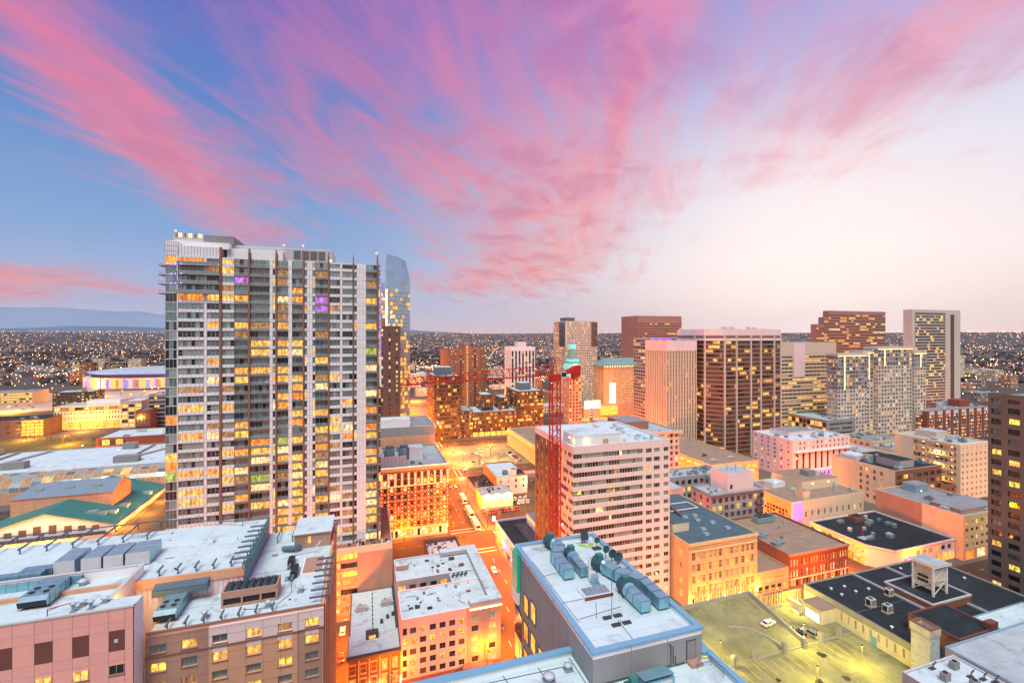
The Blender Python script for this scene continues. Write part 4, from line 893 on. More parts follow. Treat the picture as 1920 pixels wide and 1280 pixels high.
def brick_apartments():
    B = Bld('brick_apartment_block', 'long red brick apartment block with white window bays, eight storeys', 487.8, 590, 279, 322, 30.4, 'red_brick', 'grey_roof', faces='FL', d=.5)
    pl = palette([('glass_mid', 4), ('glass_dark', 3), ('glass_curtain', 2)], LIT, .42)
    for f, n in (('F', 9), ('L', 5)):
        lo, hi = B.span(f); w = (hi-lo)/n
        for i in range(n):
            a = lo+i*w; B.fac(f, 1, 26.5, 1, 8, pl, wf=.96, hf=.62, a=a+w*.28, b=a+w*.98, wall='white_panel', mull=3, frame='white_panel', band='red_brick'); B.slab(B.w, f, a, a+w*.28, 0, 30.3, 'red_brick', -.5); B.slab(B.w, f, a+w*.28, a+w, 26.5, 30, 'pale_pink'); B.slab(B.w, f, a+w*.98, a+w, 0, 30, 'red_brick')
    B.w.box(510, 530, 295, 310, 29, 34, 'red_brick'); B.w.box(556, 572, 290, 300, 29, 36, 'red_brick'); B.clutter(30, 1, 3); B.done()
brick_apartments()
B = Bld('grey_corniced_building', 'old grey brick building with heavy cornice behind the striped hotel', 148.6, 192, 245, 288, 39, 'lilac_grey', 'pale_roof', faces='FL', d=.4, coping='cream')
B.fac('F', 1, 30, 11, 8, OFF(.15), wf=.5, hf=.6); B.fac('F', 30, 38, 11, 2, OFF(.1), wf=.5, hf=.6, wall='beige'); B.blank('F', 38, 38.9); B.blank('F', 0, 1); B.blank('L', 0, 38.9)
B.w.box(148, 193.4, 243.6, 245, 37.4, 39.2, 'beige'); B.box_on_roof(160, 178, 258, 280, 5, 'rust_wall', 'grey_roof'); B.box_on_roof(150, 158, 262, 284, 3, 'rust_wall', 'pale_roof', 'roof_shed'); B.clutter(12); B.done()
o = MB(); o.cyl(158, 300, 0, 46, 1.5, 'rust_wall', 12, 1.1); [o.cyl(158, 300, 40+q*2, 41+q*2, 1.25, 'white_panel', 12) for q in range(3)]; tag(o.build('smokestack'), 'red brick smokestack with white rings behind the striped hotel roof', 'chimney')
# parking garage with cars on the roof
B = Bld('tan_parking_garage', 'flat topped tan parking garage with cars on its roof and bright lit sides', 212.5, 251.5, 240, 312, 16.2, 'buff', 'tan_roof', faces='FL', d=.8, par=.8)
for f, n in (('F', 4), ('L', 9)): B.fac(f, .2, 15, n, 4, [('lit_pale', 2), ('lit_yellow', 3), ('lit_gold', 3), ('lit_amber', 2)], wf=.9, hf=.6, mull=3, frame='buff'); B.blank(f, 15, 16.1); B.blank(f, 0, .2)
B.done()
# pale hotel with tall slots
B = Bld('pale_slot_building', 'pale pink building with tall dark slots, magenta lit base and white snowy roof', 281.5, 336.7, 240, 274, 27, 'pale_pink', 'white_roof', faces='FL', d=.7)
pl = palette([('glass_dark', 4), ('glass_brown', 2)], LIT, .25)
B.fac('F', 19.5, 26, 13, 2, pl, wf=.4, hf=.55, mx=.02); B.blank('F', 26, 26.9); B.fac('F', 5.4, 18.4, 9, 1, [('glass_dark', 4), ('glass_brown', 3)], wf=.4, hf=.95, mx=.03); B.blank('F', 18.4, 19.5); B.blank('F', .15, 5.4)
B.w.box(283, 336, 238.7, 240, 18.2, 19.2, 'white_panel'); B.w.box(287, 330, 238.9, 240, 4.8, 5.4, 'white_panel')
B.fac('L', 2, 26, 6, 8, pl, wf=.32, hf=.5); B.blank('L', 26, 26.9); B.blank('L', 0, 2)
o = MB(); o.box(300, 331, 239.3, 239.8, .3, 4.7, 'screen_magenta'); [o.box(302+q*4, 303.2+q*4, 239.1, 239.3, .3, 3.6, 'glass_dark') for q in range(7)]; o.build('magenta_base', B.root)
B.box_on_roof(292, 318, 252, 268, 3.4, 'pale_pink', 'grey_roof'); B.clutter(22); B.done()
# cream building with the blank wall
B = Bld('cream_blank_building', 'cream building with a big blank side wall, four columns of windows and rooftop plant', 286.7, 326, 178.7, 216, 23, 'cream', 'dark_roof', faces='FL', d=.35)
lo, hi = 178.7, 216
B.blank('L', 0, 22.9, 200, hi); B.blank('L', 0, 22.9, 179.05, 184.5); B.fac('L', 2, 21, 4, 5, palette([('glass_dark', 4), ('glass_mid', 2)], LIT, .3), wf=.42, hf=.6, a=184.5, b=200, parts=True, frame='cream', pm=1, trans=.5); B.blank('L', 0, 2, 184.5, 200); B.blank('L', 21, 22.9, 184.5, 200)
B.fac('F', 1, 21, 7, 5, palette([('glass_dark', 3), ('glass_mid', 1)], LIT, .3), wf=.7, hf=.6, wall='brick'); B.blank('F', 21, 22.9, m='brick'); B.blank('F', 0, 1, m='brick')
B.box_on_roof(297, 309, 183, 196, 4.2, 'lilac_grey', 'dark_roof', 'plant_screen'); B.box_on_roof(290, 300, 203, 213, 2.6, 'white_panel', 'white_roof'); 
o = MB(); o.cyl(294.5, 199, 22, 26.5, 2.6, 'galvanised', 16); o.build('water_tank', B.root); B.clutter(9); B.done()
# gallery block with lit balconies
def gallery_block():
    B = Bld('gallery_block', 'cream block with open galleries lit orange on every floor, left of the dark tower', 341.8, 372, 178, 214, 33.7, 'cream', 'pale_roof', faces='FL', d=2.2)
    B.blank('L', 0, 33.6, 203, 214)
    for f in range(8):
        z = 1+f*3.9
        B.slab(B.w, 'L', 180.2, 203, z-.3, z+1.0, 'beige'); 
        for k in range(9):
            y = 181+k*2.4; m = random.choice(['glass_dark', 'glass_brown', 'glass_mid', 'lit_dim'])
            B.g.quad((343.96, y+1.1, z+1.2), (343.96, y, z+1.2), (343.96, y, z+3), (343.96, y+1.1, z+3), m)
        for y in (183, 190.5, 198):
            o = MB(); o.octa(343.2, y, z+3.1, .3, 'bulb_amber'); o.build('gallery_lamp', B.root)
            if f % 2 == 0 and y == 190.5:
                pl = bpy.data.lights.new('gallery_light', 'POINT'); pl.energy = 3200; pl.color = (1, .46, .10); pl.shadow_soft_size = .3; q = bpy.data.objects.new('gallery_light', pl); col.objects.link(q); q.location = (342.9, y, z+2.6); adopt(q, B.root)
    B.blank('L', 32.2, 33.6, 180.2, 203)
    B.fac('F', 1, 29, 7, 8, OFF(.2), wf=.35, hf=.45); B.fac('F', 29, 33.6, 7, 1, OFF(0), wf=.18, hf=.25); B.blank('F', 0, 1)
    B.box_on_roof(352, 364, 196, 208, 4, 'beige'); B.clutter(14); B.done()
gallery_block()
# low blocks in front of the brick apartments
low = [(340, 372, 232, 262, 13, 'pale_pink', 'pale_roof', 'pink sided low block behind the cream building'), (374, 402, 222, 250, 15, 'cream', 'pale_roof', 'low cream block with rooftop sheds near the brick apartments'), (404, 436, 236, 268, 12, 'brick', 'dark_roof', 'brick shed with black roof in front of the brick apartments'),
       (438, 470, 226, 262, 11, 'rust_wall', 'grey_roof', 'rust walled low block beside the brick apartments'), (376, 410, 252, 280, 17, 'beige', 'grey_roof', 'beige flat block behind the pink sided one'), (412, 470, 270, 276, 10, 'brick', 'pale_roof', 'thin brick range below the apartments'),
       (328, 340.5, 180, 214, 10, 'brick', 'dark_roof', 'narrow brick building between cream building and galleries'), (440, 486, 190, 220, 14, 'stone', 'pale_roof', 'pale stone low block right of the galleries'), (376, 430, 182, 212, 12, 'brown_wall', 'grey_roof', 'brown low block partly behind the galleries')]
for u0, u1, v0, v1, z1, w, rf, lb in low:
    B = Bld('low_block', lb, u0, u1, v0, v1, z1, w, rf, faces='FL', d=.3)
    for f in 'FL': B.fac(f, 1, z1-1.2, max(2, int((B.span(f)[1]-B.span(f)[0])/4)), max(2, int(z1/4)), OFF(.25), wf=.4, hf=.5); B.blank(f, z1-1.2, z1-.1); B.blank(f, 0, 1)
    B.clutter(14, .8, 2.6); B.done()
# colonnaded tan building beside the car park
B = Bld('colonnaded_hall', 'low tan hall with a lit colonnade along the car park', 124, 180, 300, 398, 15, 'buff', 'tan_roof', faces='FL', d=1.2); B.fac('L', .2, 11.5, 18, 1, [('lit_gold', 2), ('lit_amber', 3), ('lit_orange', 1)], wf=.6, hf=.9); B.blank('L', 11.5, 14.9); B.blank('F', 0, 14.9); B.clutter(6); B.done()
B = Bld('billboard_building', 'small white roofed building carrying a floodlit blank billboard wall', 63.2, 82.4, 253.2, 267, 8.3, 'buff', 'pale_roof', faces='FL', d=.2, par=.4); B.blank('F', 0, 8.2, m='cream'); B.blank('L', 0, 8.2)
o = MB(); o.box(63.6, 82, 252.9, 253.15, .6, 7.9, 'billboard_print'); o.build('billboard', B.root)
for x in (67, 73, 79):
    o = MB(); o.rod((x, 253, 8.3), (x, 251.6, 8.9), .06, 'black_metal'); o.box(x-.3, x+.3, 251.2, 251.8, 8.7, 8.95, 'bulb_white'); q = o.build('floodlight', B.root)
    pl = bpy.data.lights.new('flood', 'SPOT'); pl.energy = 3600; pl.color = (1, .84, .42); pl.spot_size = R(120); pl.shadow_soft_size = .2; l = bpy.data.objects.new('flood', pl); col.objects.link(l); l.location = (x, 251.2, 8.6); l.rotation_euler = (R(28), 0, 0); adopt(l, B.root)
B.clutter(10, .4, .9, ('black_metal', 'charcoal', 'light_metal'), 1.2); B.done()
B = Bld('brick_walkup', 'three storey brick building with white roof and rooftop chimney by the billboard', 78, 98, 272, 306, 11.4, 'rust_wall', 'white_roof', faces='FL', d=.3)
B.fac('F', 3, 10.5, 4, 2, OFF(.2), wf=.25, hf=.5, wall='pale_pink'); B.blank('F', 10.5, 11.3, m='pale_pink'); B.blank('F', 0, 3, m='pale_pink'); B.fac('L', 2, 10.5, 9, 2, OFF(.1), wf=.28, hf=.5); B.blank('L', 10.5, 11.3); B.blank('L', 0, 2)
B.box_on_roof(88, 91, 273, 276, 4.5, 'pale_pink', 'brick', 'chimney'); B.box_on_roof(84, 87, 278, 281, 2.2, 'steel_blue', 'steel_blue', 'roof_tank'); B.box_on_roof(91.4, 97, 274, 284, 1.3, 'grey_wall', 'dark_roof', 'roof_plant'); B.done()
B = Bld('dark_roofed_annex', 'low annex with cluttered black roof on the avenue beside the brick walk-up', 64.5, 77.8, 270, 300, 5.6, 'rust_wall', 'dark_roof', faces='FL', d=.25, par=.5); B.blank('F', 0, 5.5); B.fac('L', .3, 5, 8, 1, [('lit_orange', 2), ('lit_amber', 2), ('glass_dark', 2)], wf=.6, hf=.6); B.blank('L', 5, 5.5); B.blank('L', 0, .3); B.clutter(24, .5, 1.4, ('charcoal', 'black_metal', 'grey_roof', 'steel_blue'), 1.0)
o = MB(); o.box(64, 64.4, 278, 292, 3.2, 3.7, 'neon_red'); o.build('neon_strip', B.root); B.done()
B = Bld('violet_lit_building', 'low building with violet lit wall and rows of solar panels on a dark roof', 60, 80.4, 164, 212, 10.6, 'wall_violet', 'dark_roof', faces='FL', d=.3, coping='white_panel'); B.blank('F', 0, 10.5, m='brown_wall')
B.fac('L', 5.4, 8.8, 7, 1, [('glass_dark', 2), ('lit_dim', 1), ('glass_mid', 1)], wf=.45, hf=.7, parts=True, frame='white_panel'); B.blank('L', 8.8, 10.5); B.blank('L', 3.6, 5.4); B.fac('L', .2, 3.6, 8, 1, [('lit_amber', 2), ('lit_gold', 1), ('glass_dark', 1)], wf=.7, hf=.8, wall='brown_wall')
for i in range(9):
    for j in range(2): o = MB(); x, y = 68+j*2.4, 186+i*2.1; o.poly([(x, y, 10.0), (x+2.2, y, 10.0), (x+2.2, y+1.2, 10.5), (x, y+1.2, 10.5)], 'glass_dark'); o.box(x, x+2.2, y+1.15, y+1.25, 9.6, 10.5, 'light_metal'); o.build('solar_panel', B.root)
B.box_on_roof(74, 80, 192, 206, 4.4, 'white_panel', 'blue_metal'); B.done()
for y in (172, 184, 196): 
    pl = bpy.data.lights.new('violet_wash', 'POINT'); pl.energy = 700; pl.color = (.45, .2, 1); pl.shadow_soft_size = .3; q = bpy.data.objects.new('violet_wash', pl); col.objects.link(q); q.location = (58.6, y, 5.2); adopt(q, B.root)
    o = MB(); o.box(58.8, 60.0, y-.2, y+.2, 4.4, 4.7, 'bulb_violet'); o.build('wash_lamp', B.root)

# buff ornamented block and its row
def buff_block():
    B = Bld('ornate_buff_building', 'ornate buff office building with arched cornice, slate blue roof and uplights', 111.6, 143.2, 137.2, 184, 24.2, 'buff', 'slate_roof', faces='FL', d=.5, par=.5, coping='buff')
    pl = palette([('glass_brown', 3), ('glass_mid', 3), ('glass_curtain', 2)], [('lit_gold', 3), ('lit_amber', 3), ('lit_dim', 2)], .42)
    lo, hi = 111.6, 143.2; w = (hi-lo-1.6)/4
    for i in range(4):
        a = lo+.8+i*w; B.fac('F', 4.6, 21.2, 3, 4, pl, wf=.74, hf=.68, a=a+.35, b=a+w-.35, parts=True, frame='cream', pm=1, trans=.62); B.slab(B.w, 'F', a, a+.35, 0, 21.2, 'buff', -.25); B.slab(B.w, 'F', a+w-.35, a+w, 0, 21.2, 'buff', -.25)
        B.fac('F', .2, 4.6, 2, 1, [('lit_gold', 2), ('lit_yellow', 2), ('glass_dark', 1)], wf=.8, hf=.8, a=a+.35, b=a+w-.35, mull=1)
    B.blank('F', .0, 24.1, lo, lo+.8); B.blank('F', 0, 24.1, hi-.8, hi); B.blank('F', 21.2, 24.1, lo+.8, hi-.8)
    t = MB(); t.box(lo, hi, 136.5, 137.2, 23.3, 24.2, 'buff'); t.box(lo, hi, 136.85, 137.2, 21.1, 21.5, 'cream')
    for i in range(60): x = lo+.8+(hi-lo-1.6)*i/59; t.box(x-.13, x+.13, 136.8, 137.2, 22.3, 22.9, 'cream')
    for j in range(4): t.box(lo+.8, hi-.8, 136.95, 137.0, 8.5+j*4.15, 8.8+j*4.15, 'cream')
    t.build('cornice', B.root)
    B.fac('L', 2, 22, 6, 4, pl, wf=.3, hf=.5, parts=True, frame='cream', pm=1); B.blank('L', 22, 24.1); B.blank('L', 0, 2)
    B.box_on_roof(113, 120.5, 148, 164, 3.0, 'cream', 'slate_roof', 'roof_house'); B.box_on_roof(113.5, 121, 171, 182, 6.0, 'cream', 'slate_roof', 'lift_house'); B.box_on_roof(122, 128.5, 173, 182, 4.2, 'cream', 'slate_roof', 'roof_shed'); B.box_on_roof(114, 118, 165, 169.5, 4.2, 'cream', 'brick', 'tank_house')
    for (x, y) in ((133, 150), (129, 154), (125, 146), (131, 158), (126, 158), (135, 144), (123, 142)): o = MB(); o.box(x, x+2.2, y, y+1.6, 23.6, 24.5, 'galvanised'); o.box(x+.1, x+2.1, y-.05, y, 23.8, 24.4, 'light_metal'); o.build('skylight', B.root)
    o = MB(); o.rod((124, 165, 24.4), (139, 165, 24.4), .25, 'white_panel'); o.rod((124, 172, 24.4), (139, 172, 24.4), .25, 'white_panel'); o.rod((139, 165, 24.4), (139, 172, 24.4), .25, 'white_panel'); o.rod((126, 160, 24.6), (128, 173, 25.2), .5, 'brick'); o.build('roof_pipework', B.root)
    for i in range(5):
        x = lo+.8+i*w; o = MB(); o.box(x-.2, x+.2, 136.4, 136.8, 2.6, 3.1, 'bulb'); o.build('uplight', B.root)
        l_ = bpy.data.lights.new('uplight', 'POINT'); l_.energy = 1700; l_.color = (1, .52, .09); l_.shadow_soft_size = .2; q = bpy.data.objects.new('uplight', l_); col.objects.link(q); q.location = (x, 135.6, 3.6); adopt(q, B.root)
    B.done()
buff_block()
B = Bld('low_tan_shop', 'low tan shop squeezed between the ornate building and the brick block', 143.4, 159.1, 137.2, 166, 8.7, 'tan_wall', 'tan_roof', faces='F', d=.3); B.fac('F', 3.6, 6.4, 5, 1, [('lit_gold', 2), ('lit_orange', 2), ('glass_brown', 2)], wf=.55, hf=.6, parts=True, frame='cream', a=148, b=157); B.blank('F', 3.6, 6.4, 143.4, 148); B.blank('F', 3.6, 6.4, 157, 159.1); B.blank('F', 6.4, 8.6); B.fac('F', .2, 3.6, 5, 1, [('lit_amber', 2), ('glass_dark', 3)], wf=.7, hf=.7); B.done()
def arched_brick():
    B = Bld('arched_brick_block', 'dark red brick block with arched windows and a brown flat roof at the corner', 159.3, 191.2, 137.2, 172.5, 13.5, 'red_brick', 'tan_roof', faces='FL', d=.4, coping='brown_wall')
    lo, hi = 159.3, 191.2; w = (hi-lo)/6; pl = palette([('glass_dark', 3), ('glass_brown', 2)], [('lit_gold', 3), ('lit_amber', 2), ('lit_pale', 2)], .5)
    for i in range(6):
        a = lo+i*w
        B.fac('F', 7.8, 11.6, 3, 1, pl, wf=.62, hf=.72, a=a+.5, b=a+w-.3, parts=True, frame='cream', pm=0, trans=.7); B.fac('F', 3.4, 7.4, 3, 1, pl, wf=.66, hf=.74, a=a+.5, b=a+w-.3, parts=True, frame='cream', pm=0, trans=.6)
        B.slab(B.w, 'F', a, a+.5, 0, 11.6, 'red_brick', -.12); B.slab(B.w, 'F', a+w-.3, a+w, 0, 11.6, 'red_brick'); B.slab(B.w, 'F', a+.5, a+w-.3, 7.4, 7.8, 'red_brick'); B.fac('F', .2, 3.4, 1, 1, [('lit_amber', 2), ('lit_orange', 2), ('glass_dark', 2)], wf=.85, hf=.8, mull=3, a=a+.5, b=a+w-.3)
    t = MB(); t.box(lo-.2, hi+.3, 136.6, 137.2, 12.7, 13.55, 'brown_wall'); t.box(lo, hi, 136.9, 137.2, 11.6, 12.7, 'red_brick'); t.box(lo, hi, 136.95, 137.2, 3.3, 3.7, 'cream'); t.build('cornice', B.root)
    B.blank('L', 0, 13.4, m='brick')
    for k, (y, s) in enumerate(((153, 1), (145, .8))): o = MB(); o.box(161, 161+4*s, y, y+3*s, 12.7, 14.2, 'galvanised'); o.cyl(163, y+1, 14.2, 14.9, .7, 'galvanised', 10); o.rod((162, y, 13.6), (168, y+2, 13.4), .35, 'galvanised', 8); o.build('rooftop_unit', B.root)
    o = MB(); o.box(173, 183, 165, 169, 12.9, 15.2, 'galvanised'); [o.cyl(174.2+q*1.8, 166+2*r_, 15.2, 15.5, .75, 'black_metal', 10) for q in range(5) for r_ in (0, 1)]; o.build('chiller', B.root)
    o = MB(); o.box(159.7, 190.8, 154, 154.3, 12.5, 13.0, 'brown_wall'); o.build('roof_joint', B.root); B.clutter(4, .4, .9); B.done()
arched_brick()
def courtyard_block():
    T = empty('lilac_courtyard_block', (172, 195, 0), 'old lilac grey block wrapped round a light court, with fire escapes and a plant tower', 'building')
    pl = palette([('glass_brown', 6), ('glass_dark', 2)], [('lit_gold', 3), ('lit_yellow', 2)], .12)
    A = Bld('x', '', 157.8, 190.5, 178, 192, 23.5, 'lilac_grey', 'pale_roof', root=T, d=.35, faces='FL'); A.fac('F', 3.5, 22, 9, 5, pl, wf=.62, hf=.66, parts=True, frame='brown_wall', pm=2); A.blank('F', 22, 23.4); A.blank('F', 0, 3.5); A.fac('L', 3.5, 22, 3, 5, pl, wf=.35, hf=.6, wall='pink_wall'); A.blank('L', 22, 23.4); A.blank('L', 0, 3.5); A.clutter(26, .5, 1.8); A.done()
    C = Bld('x', '', 146, 190.4, 206, 220, 23.5, 'lilac_grey', 'pale_roof', root=T, d=.35, faces='FL'); C.fac('F', 3.5, 22, 11, 5, pl, wf=.6, hf=.66); C.blank('F', 22, 23.4); C.blank('F', 0, 3.5); C.blank('L', 0, 23.4, m='pink_wall'); C.clutter(30, .5, 1.8); C.done()
    D = Bld('x', '', 178, 190.45, 192.1, 205.9, 23.5, 'lilac_grey', 'pale_roof', root=T, d=.35, faces='L'); D.fac('L', 3.5, 22, 4, 5, pl, wf=.5, hf=.66); D.blank('L', 22, 23.4); D.blank('L', 0, 3.5); D.clutter(8); D.done()
    E = MB(); E.box(146, 153, 192, 205.9, 0, 23, 'pink_wall', top='pale_roof'); E.build('side_wing', T)
    o = MB(); o.box(168, 184, 178.6, 190, 22.5, 32.5, 'pale_pink', top='pale_roof'); [o.rod((170+i*1.8, 181+i % 3*2, 32.5), (170+i*1.8, 181+i % 3*2, 35.4), .1, 'brown_fin') for i in range(8)]; o.box(169.5, 171, 178.5, 178.6, 25, 27, 'glass_dark'); o.build('plant_tower', T)
    o = MB(); o.box(156.8, 192.6, 176.8, 178, 23.2, 23.9, 'lilac_grey'); o.box(190.5, 192.6, 178, 221, 23.2, 23.9, 'lilac_grey'); o.build('cornice', T)
    for z in (8, 12, 16, 20): o = MB(); o.box(184.5, 188.5, 176.6, 177.6, z-.08, z, 'black_metal'); [o.rod((184.5+i, 176.65, z), (184.5+i, 176.65, z+1), .03, 'black_metal') for i in range(5)]; o.rod((184.5, 176.65, z+1), (188.5, 176.65, z+1), .03, 'black_metal'); o.rod((185, 177, z), (188, 177, z+4 if z < 20 else z+1), .06, 'black_metal'); o.build('fire_escape', T)
courtyard_block()
def glazed_hall():
    B = Bld('tan_roofed_market_hall', 'cream hall with brown roof, gridded glass side and a glowing magenta panel at its corner', 208.2, 260, 178, 212, 14.2, 'cream', 'tan_roof', faces='FL', d=.4)
    B.fac('L', 2, 9.5, 18, 4, palette([('glass_brown', 3), ('glass_dark', 2)], [('lit_amber', 3), ('lit_dim', 3), ('lit_gold', 1)], .5), wf=.86, hf=.84, wall='tan_wall'); B.blank('L', 9.5, 14.1, m='tan_wall'); B.blank('L', 0, 2)
    B.fac('F', 5, 9, 10, 1, OFF(.1), wf=.3, hf=.7, a=216, b=260); B.blank('F', 0, 5, 216, 260); B.blank('F', 9, 14.1, 216, 260); B.blank('F', 0, 14.1, 208.2, 216)
    o = MB(); o.box(209, 215, 177.5, 177.9, 4.5, 13.5, 'screen_magenta'); o.box(208.8, 215.2, 177.9, 178, 4.3, 13.7, 'white_panel'); o.build('magenta_panel', B.root)
    B.box_on_roof(220, 224.5, 181, 186, 4, 'cream', 'brown_wall', 'lift_house'); B.box_on_roof(232, 260, 192, 212, 4.6, 'cream', 'tan_roof', 'upper_storey'); B.box_on_roof(220, 229, 200, 206, 2.6, 'white_panel', 'white_roof', 'roof_shed'); B.box_on_roof(244, 249, 198, 203, 3, 'grey_wall', 'grey_roof', 'roof_plant', 18); B.box_on_roof(250, 253, 198, 202, 2.4, 'light_metal', 'pale_roof', 'roof_plant', 18)
    for x in (222, 240, 252): o = MB(); o.octa(x, 191.7 if x > 230 else 199.8, 16.5, .3, 'bulb'); o.build('wall_lamp', B.root)
    B.clutter(12); B.done()
glazed_hall()
def corner_store():
    T = empty('dark_roofed_store', (228, 150, 0), 'big two storey store with chamfered corner, black patched roof and glowing shop fronts', 'building')
    P = [(207.2, 167), (207.2, 141), (213, 133), (251.4, 133), (251.4, 167)]; z1 = 9.0
    w = MB(); w.prism(P, 0, z1-.6, 'pale_pink'); n = len(P)
    for i in range(n):
        a, c = P[i], P[(i+1) % n]; w.rod((*a, z1-.3), (*c, z1-.3), .42, 'pale_pink')
    w.build('wall', T); r = MB(); r.poly([(x, y, z1-.55) for x, y in P], 'dark_roof'); r.build('roof', T)
    for y in range(9): o = MB(); yy = 142+y*2.8; o.box(207.05, 207.2, yy, yy+2.0, 5.2, 6.8, pick([('lit_gold', 3), ('lit_orange', 2), ('lit_pale', 2), ('glass_dark', 1)])); o.build('window', T)
    for y in range(6): o = MB(); yy = 142+y*4.2; o.box(207.0, 207.2, yy, yy+3.4, .4, 3.6, pick([('lit_gold', 3), ('lit_pale', 3), ('lit_orange', 1)])); o.build('shop_window', T)
    for x in range(9): o = MB(); xx = 214.5+x*4.1; o.box(xx, xx+3.2, 132.8, 133, .4, 3.8, pick([('lit_gold', 3), ('lit_pale', 2), ('lit_orange', 2), ('glass_dark', 1)])); o.build('shop_window', T)
    for x in range(6): o = MB(); xx = 226+x*4.1; o.box(xx, xx+2.0, 132.85, 133, 5.4, 7.2, pick([('lit_orange', 2), ('glass_dark', 3), ('lit_dim', 2)])); o.build('window', T)
    o = MB(); o.box(206.4, 207.0, 149, 152, 4.0, 4.9, 'neon_red'); o.build('red_sign', T); o = MB(); o.box(219, 224, 132.2, 132.8, 3.9, 5.0, 'screen_magenta'); o.build('pink_sign', T)
    rnd = random.Random(5)
    for k in range(13): o = MB(); x, y = rnd.uniform(210, 246), rnd.uniform(138, 163); o.box(x, x+rnd.uniform(1.2, 3.5), y, y+rnd.uniform(1, 2), 8.4, 9.6+rnd.random()*.6, rnd.choice(['patina', 'light_metal', 'galvanised', 'grey_wall'])); o.build('rooftop_unit', T)
    o = MB(); o.box(228, 234, 160, 163.5, 8.4, 11, 'brick', top='dark_roof'); o.build('roof_house', T)
    o = MB(); n = 14; o.poly([(219+.9*math.cos(6.283*k/n), 146-.3*math.sin(6.283*k/n), 9.9+.9*math.sin(6.283*k/n)) for k in range(n)], 'white_panel'); o.rod((219, 146.1, 8.4), (219, 146.1, 9.9), .08, 'light_metal'); o.build('satellite_dish', T)
    o = MB(); o.rod((214, 147, 8.4), (214, 147, 14), .06, 'crane_red'); o.box(212, 216, 145, 148, 8.45, 8.7, 'pale_roof'); o.build('antenna', T)
corner_store()
B = Bld('brown_side_wall_building', 'tall tan building with a long bare brown side wall and ornate window grid front', 252, 284, 129.8, 166.5, 20.2, 'tan_wall', 'grey_roof', faces='FL', d=.5, coping='cream')
B.blank('L', 0, 20.1, 146, 166.5, m='brown_wall'); B.blank('L', 0, 20.1, 130.3, 146, m='cream'); B.fac('F', 5, 18.6, 9, 4, palette([('glass_dark', 2), ('glass_mid', 2)], LIT, .35), wf=.55, hf=.5, wall='buff'); B.blank('F', 18.6, 20.1, m='buff'); B.fac('F', .2, 5, 4, 1, [('lit_orange', 1), ('lit_pale', 2), ('glass_dark', 2)], wf=.8, hf=.8)
B.box_on_roof(256, 282, 133, 145, 1.6, 'brown_wall', 'grey_roof', 'roof_well'); o = MB(); o.rod((262, 152, 19.3), (262, 152, 23), .07, 'light_metal'); o.octa(262, 152, 23, .25, 'bulb_white'); o.build('roof_lamp', B.root); B.box_on_roof(268, 278, 158, 164, 3.6, 'galvanised', 'grey_roof', 'roof_plant'); B.clutter(5); B.done()
def dark_tower():
    B = Bld('taupe_office_tower', 'dark taupe tower with staggered ribbon windows at the right edge', 195.4, 232, 48, 94.5, 81, 'taupe_tower', 'patina', faces='LF', d=.55)
    pl = palette([('glass_dark', 6), ('glass_mid', 1.5)], [('lit_yellow', 3), ('lit_gold', 3), ('lit_pale', 1)], .2)
    fh = 3.3; nf = 22; z0 = 81-1.6-nf*fh
    cols = [(91.2, 93.7), (86.8, 89.6), (82.4, 85.1), (77.9, 80.6), (73.4, 76.2), (69, 71.7), (64.5, 67.2), (60, 62.8)]
    e = [94.5]+[q for c in cols for q in (c[1], c[0])]+[48.55]
    for i in range(0, len(e), 2): B.slab(B.w, 'L', e[i+1], e[i], 0, 79.4, 'taupe_tower')
    B.blank('L', 79.4, 80.9); B.blank('F', 0, 80.9)
    for i, (a, c) in enumerate(cols):
        sh = (0, .55, .2, .7)[i % 4]
        B.slab(B.w, 'L', a, c, 0, z0+sh, 'taupe_tower', .004)
        for f in range(nf):
            z = z0+f*fh+sh
            B.slab(B.w, 'L', a, c, z, min(z+1.5, 79.4), 'taupe_tower', .004)
            if z+fh < 79.9: inst('window', window_mesh(c-a, fh-1.5, 'black_metal', pick(pl), 'L', 1), (195.4+.53, (a+c)/2, z+1.5), B.root)
    B.done()
    for k, (u0, u1, v0, v1, z1) in enumerate(((189, 195.2, 70, 95, 9.5), (184, 188.9, 74, 99, 6.2), (179, 183.9, 76, 103, 3.6))):
        C = Bld('x', '', u0, u1, v0, v1, z1, 'brown_wall', 'grey_roof', root=B.root, faces='L', d=.3); C.fac('L', .2, z1-1.2, 6, 1, [('lit_gold', 2), ('lit_amber', 2), ('glass_dark', 3)], wf=.7, hf=.75, mull=1); C.blank('L', z1-1.2, z1-.1); C.done()
dark_tower()
